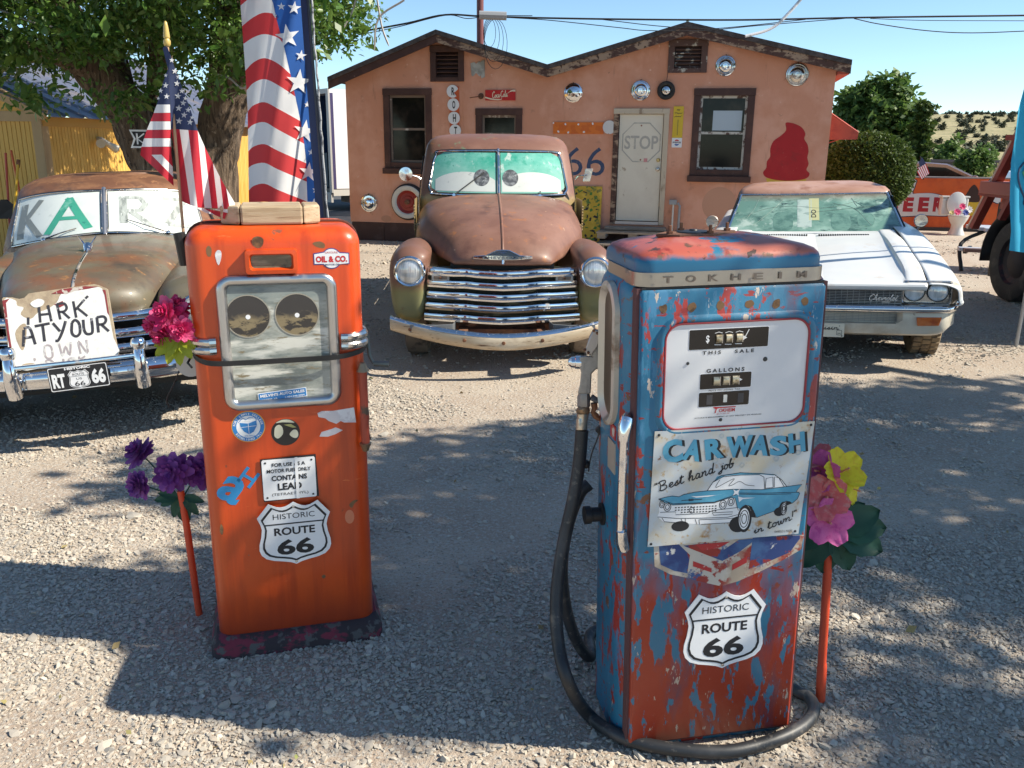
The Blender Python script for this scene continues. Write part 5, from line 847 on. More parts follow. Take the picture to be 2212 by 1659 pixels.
# front end
obj('grille_back', MB().box(-.575, .575, .125, .14, .36, .665), BLACK, wc, 0)
GRD = M('grille_alloy', (.34, .33, .32), .4, .8, [((.2, .18, .16), 8, .5, .7, None, .6)])
for k in range(12): z = .512+k*.0125; obj('grille_slat', MB().box(-.575, .575, .094, .110, z, z+.0045), GRD, wc, 0)
m_ = MB()
for k in range(27): x = -.572+k*.044; m_.box(x-.0016, x+.0016, .097, .112, .508, .656)
obj('grille_uprights', m_, GRD, wc, 0)
obj('grille_header', MB().box(-.58, .58, .072, .12, .655, .678), CHROME_OLD, wc, 0, bevel=.006)
for k in range(5): z = .385+k*.0125; obj('grille_slat', MB().box(-.55, .55, .094, .110, z, z+.0045), GRD, wc, 0)
m_ = MB()
for k in range(25): x = -.548+k*.0455; m_.box(x-.0016, x+.0016, .097, .112, .380, .445)
obj('grille_uprights', m_, GRD, wc, 0)

m1 = MB(); sx = .21/scriptlen('Chevrolet'); script('Chevrolet', lambda p: np.array((.33+p[0]*sx+p[1]*.012, .552+p[1]*.045)), .0055, m1, .085); obj('script_badge', m1, M('badge_chrome', (.75, .75, .75), .25, .7), wc, 0, solid=.004); obj('badge_bar', MB().box(.43, .49, .080, .094, .535, .545), CHROME_OLD, wc, 0)
for s in (-1, 1):
    x0, x1 = (.578, .925) if s > 0 else (-.925, -.578)
    bz = obj('headlight_bezel', MB().loft([[(p[0], y, p[1]) for p in rrect(x0+o, x1-o, .520+o, .703-o, .022, 4)] for o, y in ((-.002, .14), (-.002, .098), (.006, .090), (.012, .100), (.014, .13))], True), CHROME_OLD, wc, 40)
    for cx in (.662, .828):
        o = (s*cx, .115, .620); obj('headlight_ring', MB().lathe([(.076, -.01), (.0785, .010), (.076, .017), (.0735, .014), (.072, .008)], 30, o), BLACK, bz, 50); obj('headlight_lens', MB().lathe([(0, .026), (.03, .024), (.055, .018), (.072, .008)], 28, o), LENS, bz, 60)
        obj('lens_gasket', MB().lathe([(.071, .008), (.073, .015), (.076, .016)], 28, o), BLACK, bz)
bm_ = []
for i in range(45):
    x = -1.02+2.04*i/44; u = abs(x)/1.02; y = .01+.05*u**2+.20*max(0, (u-.86)/.14)**2; d = .012*math.exp(-((abs(x)-.60)/.05)**2)
    bm_.append([(x, y+a, z+d*0) for a, z in ((.06, .520), (.004, .522), (-.014, .512), (-.022, .496), (-.016, .476), (.010, .462), (.06, .460))])
obj('bumper', MB().loft(bm_), CHROME, wc, 60)
bm_ = []
for i in range(45):
    x = -.995+1.99*i/44; u = abs(x)/.995; y = .045+.05*u**2+.20*max(0, (u-.86)/.14)**2; op = abs(x) < .57; zb = .268+.035*max(0, (u-.80)/.2)+.10*max(0, (u-.9)/.1)**2
    bm_.append([(x, y+.05, .459), (x, y+(.0 if not op else .05), .459), (x, y+(-.004 if not op else .055), .44 if not op else .375), (x, y-.004, .40 if not op else .372), (x, y+.0, .34), (x, y+.02, zb+.02), (x, y+.06, zb), (x, y+.10, zb)])
obj('front_valance', MB().loft(bm_, False, False), M('cream_valance', (.56, .52, .43), .35, .0, [((.40, .33, .24), 4, .5, .7), ((.2, .11, .06), 16, .68, .72)], coat=.4), wc, 40)
for s in (-1, 1): t_ = obj('turn_signal', MB().loft([[(s*x, y+d, z) for x, y, z in ((.685, .048, .428), (.868, .070, .428), (.850, .070, .362), (.695, .048, .362))] for d in (.02, -.004)]), M('amber_lens', (.55, .12, .012), .2, layers=[((.35, .05, .01), 12, .5, .7)], coat=1), wc, 0, bevel=.004)
pl = obj('licence_plate', MB().loft([[(p[0], y, p[1]) for p in rrect(-.135, .165, .262, .372, .008)] for y in (.02, .012)]), M('plate_cream', (.66, .62, .50), .4), wc, 0); m1 = MB(); sx = .24/scriptlen("Cruisin'"); script("Cruisin'", lambda p: np.array((-.105+p[0]*sx, .325+p[1]*.030)), .006, m1, .011); flat([shield(.128, .298, .044, .044), shield(.128, .298, .044, .044, .003)], .011, .0006, m1); write(m1, '66', .128, .293, .0112, .024, .013); ribbon([(-.12, .317), (.13, .322)], .002, m1, .011); obj('lettering', m1, INK, pl, 0)
for q in (-.118, .148): obj('bolt', MB().lathe([(0, .003), (.005, .002), (.006, 0)], 8, (q, .012, .272)), INK, pl)
# glasshouse
def gring(z, hw, yf, yb, bow=.10):
    q = [(0, 0), (.35, .0), (.7, 0), (.93, 0), (1, .03), (1, .3), (1, .7), (.97, .97), (.6, 1), (0, 1)]
    half = [(hw*a, (yf+bow*a*a)+(yb-(yf+bow*a*a))*b, z) for a, b in q]; return half+[(-x, y, z_) for x, y, z_ in half[-2:0:-1]]
GL = dict(z=[.86, 1.245], hw=[.885, .760], yf=[2.10, 2.78], yb=[4.35, 3.75])
gi_ = lambda k, z: float(np.interp(z, GL['z'], GL[k]))
obj('cabin', MB().loft([gring(z, gi_('hw', z)-.004, gi_('yf', z), gi_('yb', z)) for z in (.80, .95, 1.10, 1.245)]), M('cabin_trim', (.60, .60, .58), .4), wc, 60)
obj('roof', MB().loft([gring(1.243, .772, 2.765, 3.80), gring(1.262, .770, 2.775, 3.82), gring(1.300, .735, 2.88, 3.78), gring(1.332, .64, 3.04, 3.68), gring(1.350, .46, 3.22, 3.55), gring(1.355, .2, 3.34, 3.45, .0)]), RROOF, wc, 60)
WG = M('painted_reflection_glass', (.14, .27, .21), .05, layers=[((.28, .44, .36), 2.4, .45, .60, (1, 1, 1.5)), ((.05, .11, .085), 4.0, .52, .64, (1, 1, 2)), ((.48, .60, .52), 5, .58, .70, (1, 1, .6)), ('Z', (.20, .14, .075), 1.17, 1.24, .06, 6), ((.03, .05, .045), 9, .62, .68, (1, 1, 2.5))], coat=1)  # opaque pane; teal reflections are painted into its colour
ws = obj('windshield', MB().patch([[(x*(gi_('hw', z)-.035), gi_('yf', z)+.10*(x*(gi_('hw', z)-.035)/gi_('hw', z))**2-.006, z) for x in np.linspace(-1, 1, 17)] for z in np.linspace(.885, 1.228, 9)]), WG, wc, 60)
def onws(x, z, off=.0085): return (x, gi_('yf', z)+.10*(x/gi_('hw', z))**2-off, z)
cp = MB()
def wscard(x0, x1, z0, z1, mat, nm): obj(nm, MB().patch([[onws(x, z) for x in np.linspace(x0, x1, 4)] for z in np.linspace(z0, z1, 4)]), mat, ws, 60)
wscard(-.16, -.02, .94, 1.19, M('dash_card', (.44, .54, .49), .2, layers=[((.30, .40, .36), 12, .5, .6)], coat=.8), 'card'); wscard(-.045, .055, 1.00, 1.20, M('card_yellow', (.50, .50, .26), .25, coat=.8), 'card'); DSEAT = M('dark_seat', (.085, .18, .14), .08, layers=[((.15, .28, .22), 9, .40, .55)], coat=1)
for x0, z0, w, h in ((-.30, .99, .10, .085), (.26, .985, .095, .075), (.50, 1.0, .08, .06)): obj('seat_back', MB().patch([[onws(x0+w*r*math.copysign(abs(math.cos(a))**.6, math.cos(a)), z0+h*r*math.copysign(abs(math.sin(a))**.6, math.sin(a))) for a in np.linspace(0, 2*math.pi, 25)] for r in (.02, .5, 1)]), DSEAT, ws, 60)
m1 = MB()
for q in ([(-.75, 1.0), (-.5, 1.10), (-.2, 1.13), (.1, 1.11), (.45, 1.17)], [(-.6, .95), (-.45, 1.06), (-.30, 1.19)], [(.2, 1.15), (.40, 1.10), (.55, .95)], [(-.1, 1.06), (.2, 1.09), (.6, 1.12)], [(.38, 1.20), (.43, 1.12), (.40, 1.17), (.50, 1.11)], [(-.55, 1.2), (-.60, 1.1), (-.66, 1.02)]): m1.tube([onws(x, z, .009) for x, z in cr(q, 5)], .0018, 4)
obj('cracks', m1, M('crack_grey', (.22, .30, .26), .3), ws, 0)
m1 = MB(); write(m1, 'DO', 0, 0, 0, .07, .05, bold=.02); obj('card_lettering', MB().add([onws(.0+z, 1.06+x, .0095) for x, y, z in m1.v], m1.f), INK, ws, 0)
for s in (-1, 1):
    obj('windshield_trim', MB().tube([onws(s*(gi_('hw', z)-.022), z, .010) for z in np.linspace(.875, 1.24, 7)], .011, 8), CHROME, wc); obj('pillar', MB().tube([(s*(gi_('hw', z)-.002), gi_('yf', z)+.115, z) for z in np.linspace(.87, 1.25, 6)], .014, 8), BLACK, wc)
    obj('side_window', MB().patch([[(s*(gi_('hw', z)+.001), y, z) for z in np.linspace(.93, 1.22, 4)] for y in np.linspace(2.62, 3.7, 4)]), DARKGLASS, wc, 0, solid=.003)
obj('windshield_header', MB().tube([onws(x, 1.238, .008) for x in np.linspace(-.74, .74, 13)], .011, 8), CHROME_OLD, wc); obj('cowl_panel', MB().patch([[(x, 2.10+.10*(x/.9)**2+d, .886+.012*(d > .0)) for x in np.linspace(-.86, .86, 13)] for d in (-.03, .03)]), WB, wc, 40, solid=.006)
for a, b_ in ((-.55, -.066), (.03, .50)):
    for k in range(22): x = a+(b_-a)*(k+.5)/22; obj('hood_vent_slot', MB().box(x-.0065, x+.0065, 1.93, 1.975, hz(1.95)-.012, hz(1.95)+.022), BLACK, wc, 0)
for s in (-1, 1):
    mr = obj('side_mirror', MB().lathe([(0, -.055), (.04, -.05), (.062, -.02), (.066, .02), (.060, .03), (0, .028)], 22, (s*1.02, 2.42, .985)), CHROME_OLD, wc); obj('mirror_arm', MB().tube([(s*1.02, 2.44, .93), (s*.985, 2.46, .865)], .010, 8), CHROME, mr)
TYB = M('dusty_brown_tyre', (.20, .145, .085), .9, layers=[((.075, .055, .04), 7, .5, .62), ((.28, .21, .13), 4, .5, .7)])
for s in (-1, 1): wheel(wc, s*.875, .93, .315, .235, TYB, CHROME_OLD, s, zc=.315-.034*s, tread=34); wheel(wc, s*.86, 3.95, .315, .22, TYB, CHROME_OLD, s)
obj('underbody', MB().box(-.8, .8, .45, 4.9, .22, .40), BLACK, wc, 0)
# ---- patina sedan on the left
SPAT = M('patina_grey_brown', (.115, .085, .058), .45, spec=.4, layers=[((.145, .125, .085), 1.8, .42, .58), ((.175, .080, .042), 2.6, .49, .62), ((.055, .048, .042), 3.2, .56, .70), ((.30, .15, .06), 12, .62, .68), ((.42, .30, .17), 36, .665, .69, (.5, 1, 1)), ((.07, .04, .03), 50, .63, .67)], coat=.10, bump=(60, .05, .004))
SROOF = M('rust_roof', (.150, .066, .036), .55, layers=[((.23, .11, .055), 6, .47, .60), ((.34, .17, .08), 16, .60, .66), ((.07, .04, .032), 3, .55, .7)], coat=.1)
sd = thing('patina_sedan', 'dark patina old sedan with whitewashed windshield parked at the left', 'car', (-2.39, 4.55, 0), R(18.5), ry=R(-1.8))
hs = [[(0, .36, .70), (.20, .38, .70), (.34, .43, .70), (.40, .50, .70), (.41, .56, .70)], [(0, .33, .80), (.20, .35, .80), (.34, .41, .785), (.405, .50, .755), (.415, .56, .74)], [(0, .42, .90), (.22, .44, .895), (.36, .50, .86), (.43, .58, .80), (.44, .62, .745)], [(0, .72, .965), (.24, .74, .955), (.39, .78, .915), (.47, .84, .83), (.48, .86, .75)], [(0, 1.2, 1.005), (.27, 1.2, .995), (.44, 1.2, .95), (.52, 1.2, .87), (.53, 1.2, .79)], [(0, 1.75, 1.015), (.30, 1.76, 1.003), (.50, 1.80, .955), (.58, 1.82, .89), (.60, 1.82, .82)], [(0, 2.12, 1.02), (.34, 2.16, 1.005), (.58, 2.26, .95), (.68, 2.30, .88), (.70, 2.30, .80)]]
obj('hood', MB().patch(surf(hs, 5, 4), True), SPAT, sd, 60, weld=True, solid=.006)
rb = [(p[0][0], p[0][1]-.004, p[0][2]+.004) for p in surf(hs, 5, 4)[4:21]]; obj('hood_rib', MB().tube(rb, .009, 8), CHROME_OLD, sd)
sil2 = [(.66, .90), (.78, .87), (.86, .79), (.885, .68), (.88, .55), (.86, .44), (.80, .40), (.70, .40), (.60, .42), (.50, .50), (.44, .62), (.425, .76), (.50, .86)]
def pod2(sg):
    hc = (.665, .715); r0 = [(hc[0]+.085*math.cos(R(a)), .30, hc[1]+.085*math.sin(R(a))) for a in ang]
    mid = lambda f, y: [(hc[0]+(x-hc[0])*f, y, hc[1]+(z-hc[1])*f) for x, z in sil2]
    rings = [r0, mid(.72, .32), mid(.90, .40), mid(1., .55), [(x, .65, max(z, .62)) for x, z in sil2], [(x, 1.0, max(z+.005, .64)) for x, z in sil2], [(x, 1.6, max(z+.01, .5)) for x, z in sil2], [(x*1.0, 2.4, max(z, .32)) for x, z in sil2]]
    A = np.array([cr(r, 3, True) for r in rings]); A = cr(A, 3); A = np.concatenate([A, A[:, :1]], 1); A[..., 0] *= sg
    f = obj('fender', MB().patch(A), SPAT, sd, 60, weld=True); o = (hc[0]*sg, .305, hc[1])
    obj('headlight_ring', MB().lathe([(.104, -.03), (.108, .0), (.104, .02), (.094, .03), (.084, .02)], 32, o), CHROME, f); obj('headlight_lens', MB().lathe([(0, .038), (.04, .035), (.07, .026), (.086, .016)], 28, o), LENS, f)
pod2(1); pod2(-1)
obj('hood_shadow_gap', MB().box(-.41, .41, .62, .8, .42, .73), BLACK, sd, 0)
for z, hw, y0 in ((.705, .44, .34), (.612, .52, .31), (.528, .58, .28)): obj('grille_bar', MB().loft([[(x, y0+.14*(x/.6)**2+a, z+c) for a, c in ((.03, .028), (-.004, .026), (-.016, .012), (-.018, -.01), (-.008, -.026), (.03, -.028))] for x in np.linspace(-hw, hw, 21)]), CHROME, sd, 50)
obj('grille_back', MB().box(-.42, .42, .50, .52, .42, .74), BLACK, sd, 0)
bm_ = []
for i in range(41):
    x = -.93+1.86*i/40; u = abs(x)/.93; y = .03+.22*u**2.4; bm_.append([(x, y+a, .445+c) for a, c in ((.05, .058), (.01, .060), (-.012, .045), (-.022, .015), (-.024, -.015), (-.012, -.028), (-.014, -.045), (.01, -.060), (.05, -.058))])
bp = obj('bumper', MB().loft(bm_), CHROME, sd, 50)
for x in (-.30, .345):
    g_ = MB().tube([(x, -.005, .375), (x, -.030, .44), (x, -.034, .52), (x, -.025, .575), (x, -.018, .59)], [.040, .040, .035, .030, .026], 14); obj('bumper_guard', g_, CHROME, bp, 60); obj('guard_knob', MB().lathe([(0, -.048), (.020, -.043), (.036, -.025), (.042, 0), (.034, .026), (.024, .034)][::-1], 18, (x, -.015, .615), 'z'), CHROME, bp)
obj('guard_rail', MB().tube([(-.29, -.035, .538), (.02, -.042, .545), (.335, -.035, .555)], .013, 10), CHROME, bp)
obj('lower_pan', MB().box(-.75, .75, .22, .5, .36, .44), BLACK, sd, 0)  # coloured black in place of the shadow under the bumper
pl = obj('licence_plate', MB().loft([[(p[0], y, p[1]) for p in rrect(-.150, .150, -.068, .070, .010)] for y in (.006, .0)]), INK, bp, 0, loc=(.030, -.052, .462), rot=(0, R(-2), 0)); m1 = MB()
flat([rrect(-.146, .146, -.064, .066, .009), rrect(-.1425, .1425, -.0605, .0625, .008)], -.0006, .0006, m1); write(m1, 'RT', -.101, -.008, -.0004, .064, .078, bold=.05); write(m1, '66', .097, -.003, -.0004, .070, .084, bold=.05); write(m1, 'HISTORIC', .0, .0545, -.0004, .128, .0135, bold=.05); obj('lettering', m1, WHITE, pl, 0)
obj('shield_field', flat([shield(0, -.009, .108, .104)], -.0006, .0006), WHITE, pl, 0); m1 = MB(); flat([shield(0, -.009, .108, .104, .003), shield(0, -.009, .108, .104, .0055)], -.0012, .0004, m1); write(m1, 'ROUTE', 0, .019, -.0012, .058, .0125); write(m1, 'US', 0, -.006, -.0012, .028, .0115); write(m1, '66', 0, -.034, -.0012, .052, .026, bold=.01); m1.box(-.045, .045, -.0020, -.0014, .0075, .009); obj('shield_lettering', m1, INK, pl, 0)
orn = obj('hood_ornament', MB().tube([(0, 1.14, 1.005), (0, 1.20, 1.035), (0, 1.27, 1.02)], [.02, .030, .010], 12), CHROME, sd)
for s in (-1, 1): obj('ornament_wing', MB().loft([[(s*(a[0]+d*.5), a[1]+e, a[2]) for d, e in ((-w, 0), (0, -w*.6), (w, 0), (0, w*.6))] for a, w in (((.008, 1.20, 1.03), .016), ((.035, 1.22, 1.07), .013), ((.058, 1.24, 1.105), .005))]), CHROME, orn, 50)
def sfront(x, z): return float(np.interp(z, [.85, 1.02, 1.34, 1.40, 1.44], [2.10, 2.14, 2.46, 2.62, 2.85]))+.48*abs(x/.78)**2
def sring(z, hw, yb):
    q = [(0, 0), (.3, 0), (.6, 0), (.85, 0), (.96, 0), (1, .1), (1, .4), (1, .8), (.9, .97), (.5, 1), (0, 1)]; half = [(hw*a, sfront(hw*a, z)+(yb-sfront(hw*a, z))*b, z) for a, b in q]; return half+[(-x, y, z_) for x, y, z_ in half[-2:0:-1]]
obj('cabin', MB().loft([sring(*c) for c in ((.60, .86, 4.6), (.90, .84, 4.5), (1.05, .78, 4.3), (1.28, .70, 4.0), (1.335, .675, 3.92), (1.375, .64, 3.8), (1.415, .57, 3.7), (1.440, .45, 3.55), (1.452, .25, 3.4))]), SROOF, sd, 60)
obj('tail_body', MB().loft([sring(z, hw, yb) for z, hw, yb in ((.32, .86, 4.9), (.60, .88, 4.95), (.86, .85, 4.9), (.95, .75, 4.7))]), SPAT, sd, 60)
WW = M('whitewashed_glass', (.66, .70, .66), .2, layers=[((.54, .60, .56), 2.5, .46, .66), ((.36, .42, .39), 7, .62, .74)], coat=.6)
xs2 = lambda z: .765-.21*(z-.95)
for s in (-1, 1):
    pz = []
    for z in np.linspace(0, 1, 9):
        row = []
        for t in np.linspace(0, 1, 11):
            x = .018+(.70)*t*(1-.10*z); zb = 1.035-.105*t**1.6; zt = 1.335-.06*t**3; zz = zb+(zt-zb)*z; row.append((s*x, sfront(x, zz)-.012, zz))
        pz.append(row)
    pn = obj('windshield_pane', MB().patch(pz), WW, sd, 60)
    edge = [pz[0][i] for i in range(11)]+[pz[j][10] for j in range(1, 9)]+[pz[8][i] for i in range(9, -1, -1)]+[pz[j][0] for j in range(7, 0, -1)]
    obj('windshield_gasket', MB().tube(edge, .011, 8, closed=True), BLACK, sd); obj('windshield_trim', MB().tube([(x, y-.009, z) for x, y, z in edge], .006, 8, closed=True), CHROME_OLD, sd)
    def onp(t, z): x = .018+.70*t*(1-.10*z); zb = 1.035-.105*t**1.6; zt = 1.335-.06*t**3; zz = zb+(zt-zb)*z; return (s*x, sfront(x, zz)-.0145, zz)
    def brush(path, w, mat, nm):
        m = MB(); f = MB(); ribbon(path, w, f, 0, smooth=0)
        # the stroke is laid on the curved glass
        V = [onp(max(0, min(1, abs(v[0]))), v[2]) for v in f.v]; obj(nm, m.add(V, f.f), mat, pn, 0)
    fine = lambda p: [tuple(np.array(p[i])*(1-k/6)+np.array(p[i+1])*k/6) for i in range(len(p)-1) for k in range(6)]+[p[-1]]
    GRYB = M('grey_brush', (.20, .22, .21), .4, layers=[((.42, .46, .43), 9, .55, .66, (3, 1, 1))]); GRNB = M('green_brush', (.055, .32, .22), .35, layers=[((.03, .20, .15), 14, .58, .64), ((.20, .46, .36), 7, .6, .7)]); PALB = M('pale_brush', (.34, .37, .35), .4, layers=[((.20, .22, .21), 9, .50, .60, (3, 1, 1)), ((.52, .56, .53), 12, .56, .64, (3, 1, 1))])
    if s < 0:
        for p, w in (([(.90, .84), (.90, .12)], .085), ([(.70, .88), (.88, .45)], .07), ([(.84, .50), (.66, .10)], .075)): brush(fine(p), w, GRYB, 'painted_letter')
        for p, w in (([(.35, .86), (.58, .12)], .085), ([(.37, .86), (.14, .14)], .095), ([(.46, .42), (.24, .40)], .075)): brush(fine(p), w, GRNB, 'painted_letter')
    else:
        for p, w in (([(.18, .84), (.17, .22)], .085), ([(.18, .82), (.38, .80), (.42, .66), (.36, .52), (.20, .50)], .07), ([(.26, .48), (.46, .16)], .08)): brush(fine(p), w, PALB, 'painted_letter')
        for p, w in (([(.62, .80), (.84, .80)], .07), ([(.84, .76), (.62, .24)], .08), ([(.62, .22), (.86, .22)], .07)): brush(fine(p), w, PALB, 'painted_letter')
obj('centre_post', MB().tube([(0, sfront(0, z)-.02, z) for z in np.linspace(1.02, 1.35, 6)], .016, 10), M('dull_chrome_post', (.45, .45, .47), .3, .9), sd)
for a, b_ in (((-.44, 1.0), (-.20, 1.075)), ((.44, 1.01), (.16, 1.12))):
    w_ = obj('wiper', MB().tube([(a[0], sfront(*a)-.05, a[1]), ((a[0]+b_[0])/2, sfront((a[0]+b_[0])/2, 1.05)-.045, (a[1]+b_[1])/2+.005), (b_[0], sfront(*b_)-.028, b_[1])], [.008, .005, .004], 6), CHROME_OLD, sd); obj('pivot', MB().lathe([(0, .03), (.014, .02), (.02, 0)], 10, (a[0], sfront(*a)-.045, a[1]-.005)), CHROME, w_)
for s in (-1, 1):
    obj('side_window', MB().patch([[(s*(np.interp(z, [1.05, 1.28], [.782, .702])+.002), y, z) for z in np.linspace(1.07, 1.27, 4)] for y in np.linspace(2.95, 3.9, 4)]), DARKGLASS, sd, 0, solid=.003)
    wheel(sd, s*.74, .98, .33, .17, RUBBER, RUST, s); wheel(sd, s*.74, 3.85, .33, .17, RUBBER, RUST, s)
obj('underbody', MB().box(-.7, .7, .6, 4.7, .22, .42), BLACK, sd, 0)
# white sign propped on the bumper
SGN = M('peeling_sign_white', (.70, .70, .67), .75, layers=[((.60, .60, .57), 22, .5, .7)], bump=(45, .35, .006)); BARE = M('bare_board', (.40, .32, .22), .9, layers=[((.30, .23, .16), 18, .45, .65)], bump=(60, .4, .006)); MAR = M('maroon_flake', (.22, .03, .035), .8, layers=[((.5, .45, .4), 18, .58, .62)])
SM = Matrix.Translation(sd.location) @ Euler(sd.rotation_euler).to_matrix().to_4x4()
ps = thing('parking_sign', 'peeling white board reading PARK AT YOUR OWN propped on the left bumper', 'sign', SM @ Vector((-.035, .055, .512)), R(18.5), rx=R(-17), ry=R(-4)); rw = lambda p: [tuple(q) for q in p]
obj('board', flat([[(-.272, .020), (-.262, .395), (-.255, .402), (-.215, .398), (-.18, .385), (-.155, .388), (-.13, .410), (.20, .425), (.225, .415), (.262, .392), (.266, .10), (.268, .0), (-.268, .0)]], 0, .03), BARE, ps, 0, bevel=.003)
obj('white_face', flat([cr([(-.262, .010), (-.258, .20), (-.256, .385), (-.20, .380), (-.195, .35), (-.165, .335), (-.185, .30), (-.14, .27), (-.10, .30), (-.05, .315), (.0, .345), (.03, .39), (.10, .408), (.20, .410), (.235, .395), (.245, .36), (.250, .25), (.256, .12), (.258, .012), (.0, .006)], 3, True)], -.0305, .001), SGN, ps, 0)
for q in ([(-.262, .385), (-.262, .06), (-.250, .05), (-.252, .22), (-.246, .37), (-.225, .392)], [(-.02, .395), (.03, .414), (.15, .418), (.22, .408), (.17, .402), (.10, .398), (.05, .385), (.02, .392)], [(.236, .39), (.252, .385), (.252, .24), (.244, .26), (.243, .36)], [(-.015, .335), (.03, .350), (.035, .325), (.01, .315)]): obj('maroon_edge', flat([q], -.0318, .0005), MAR, ps, 0)
for q in ([(-.225, .20), (-.19, .245), (-.165, .24), (-.175, .17), (-.195, .11), (-.212, .12)], [(-.225, .004), (-.21, .03), (-.16, .03), (-.14, .004)], [(-.13, .355), (-.09, .375), (-.06, .36), (-.075, .335), (-.11, .33)]): obj('bare_patch', flat([cr(q, 3, True)], -.0316, .0005), BARE if q[0][0] < -.14 else SGN, ps, 0)
m1 = MB()
def strk(paths, w=.016): [ribbon(p, w, m1, -.0326, smooth=4 if len(p) > 2 else 0) for p in paths]
strk([[(-.155, .24), (-.15, .28)], [(-.095, .245), (-.09, .33)], [(-.04, .245), (-.045, .335)], [(-.09, .287), (-.045, .287)], [(.005, .25), (.0, .338)], [(.0, .335), (.035, .335), (.045, .31), (.03, .292), (.0, .292)], [(.02, .292), (.052, .25)], [(.085, .25), (.082, .342)], [(.14, .345), (.085, .292)], [(.1, .30), (.142, .252)], [(.145, .350), (.16, .362)]], .013)
strk([[(-.195, .125), (-.18, .215)], [(-.135, .13), (-.15, .22), (-.18, .222)], [(-.185, .17), (-.14, .173)], [(-.125, .228), (-.05, .235)], [(-.088, .14), (-.086, .23)], [(-.035, .235), (-.005, .185)], [(.03, .238), (.005, .18), (-.02, .138), (-.035, .137)], [(.06, .225), (.052, .17), (.07, .148), (.092, .165), (.095, .215), (.078, .238), (.06, .225)], [(.118, .235), (.115, .18), (.125, .155), (.15, .155), (.158, .18), (.16, .238)], [(.185, .155), (.188, .24)], [(.188, .24), (.222, .24), (.232, .22), (.218, .20), (.19, .198)], [(.205, .198), (.238, .155)]], .0145); obj('lettering', m1, M('worn_black', (.03, .03, .04), .7, layers=[((.25, .25, .27), 30, .6, .68)]), ps, 0)
m1 = MB(); strk([[(-.095, .11), (-.095, .06), (-.08, .045), (-.06, .055), (-.06, .105), (-.078, .118), (-.095, .11)], [(-.02, .12), (-.01, .05), (.01, .10), (.025, .05), (.04, .12)], [(.08, .05), (.078, .12), (.115, .05), (.118, .122)], [(-.095, .02), (-.095, .034), (-.075, .036), (-.06, .02)], [(-.01, .006), (-.01, .034)], [(.045, .03), (.02, .03), (.018, .01), (.045, .008)], [(.07, .006), (.07, .036)], [(.10, .034), (.075, .02)]], .010); m1.add([(x, -.0326, z) for x, z in ((-.158, .055), (-.146, .058), (-.142, .045), (-.152, .038))], [(0, 1, 2, 3)]); obj('faded_lettering', m1, M('faded_black', (.34, .30, .31), .8, layers=[((.60, .60, .58), 26, .5, .6)]), ps, 0)
# ------------------------------------------------------------------ planting
LEAFV = np.array([(0, 0, 0), (.35, .22, .05), (.35, -.22, .05), (.72, .17, .03), (.72, -.17, .03), (1, 0, -.06), (.4, 0, 0), (.72, 0, -.02)])
LEAFF = [(0, 6, 1), (0, 2, 6), (1, 6, 7, 3), (6, 2, 4, 7), (3, 7, 5), (7, 4, 5)]
def rotmats(n, droop=.3, spread=1.):
    az = rng.uniform(0, 2*np.pi, n); el = rng.normal(-droop, .55*spread, n); ro = rng.normal(0, .8, n)
    x = np.stack([np.cos(el)*np.cos(az), np.cos(el)*np.sin(az), np.sin(el)], -1); y = np.stack([-np.sin(az), np.cos(az), 0*az], -1); z = np.cross(x, y)
    y2 = y*np.cos(ro)[:, None]+z*np.sin(ro)[:, None]; z2 = np.cross(x, y2); return np.stack([x, y2, z2], 1)
def leafmesh(name, P, size, mat, droop=.3, jit=.35, simple=False):
    LV, LF = (LEAFV, LEAFF) if not simple else (np.array([(0, 0, 0), (.5, .32, .0), (1, 0, -.08), (.5, -.32, 0)]), [(0, 3, 2, 1)])
    n = len(P); Rm = rotmats(n, droop); s = size*np.exp(rng.normal(0, jit, n)); V = (np.einsum('vk,nkj->nvj', LV, Rm)*s[:, None, None]+P[:, None, :]).reshape(-1, 3)
    me = bpy.data.meshes.new(name); me.vertices.add(len(V)); me.vertices.foreach_set('co', V.ravel()); k = len(LV)
    ls = []; st = []; tot = []; c = 0
    base = [i for f in LF for i in f]; lens = [len(f) for f in LF]; offs = np.arange(n)*k
    loops = (np.array(base)[None, :]+offs[:, None]).ravel(); tot = np.tile(lens, n); st = np.concatenate([[0], np.cumsum(tot)[:-1]])
    me.loops.add(len(loops)); me.loops.foreach_set('vertex_index', loops); me.polygons.add(len(tot)); me.polygons.foreach_set('loop_start', st); me.polygons.foreach_set('loop_total', tot)
    me.materials.append(mat); me.update(calc_edges=True); me.validate(); return me
def clusters(C, n, r):
    C = np.asarray(C); d = rng.normal(0, 1, (len(C), n, 3)); d *= (rng.uniform(0, 1, (len(C), n, 1))**.45)/np.linalg.norm(d, axis=2, keepdims=True); rr_ = np.asarray(r)*np.ones(len(C)); return (C[:, None]+d*rr_[:, None, None]*np.array([1.15, 1.15, .8])).reshape(-1, 3)
BARK = M('bark', (.125, .085, .055), .95, layers=[((.22, .16, .11), 5, .46, .60, (3, 3, .45)), ((.05, .034, .024), 7, .52, .60, (3.5, 3.5, .4)), ((.36, .28, .2), 16, .60, .68, (2, 2, .6))], bump=(9, 1, .07, (2.6, 2.6, .45)))
LEAF = M('elm_leaf', (.062, .125, .020), .42, leaf=.35, isl=[(.040, .100, .014), (.070, .155, .022), (.115, .215, .032), (.165, .26, .050)], spec=.55)
LEAF2 = M('tree_leaf', (.09, .16, .04), .6, leaf=.4, isl=[(.045, .10, .02), (.085, .16, .033), (.13, .21, .05), (.16, .24, .065)])
HEDGE = M('hedge_leaf', (.07, .11, .02), .6, leaf=.25, isl=[(.035, .070, .012), (.065, .110, .018), (.10, .145, .024)])
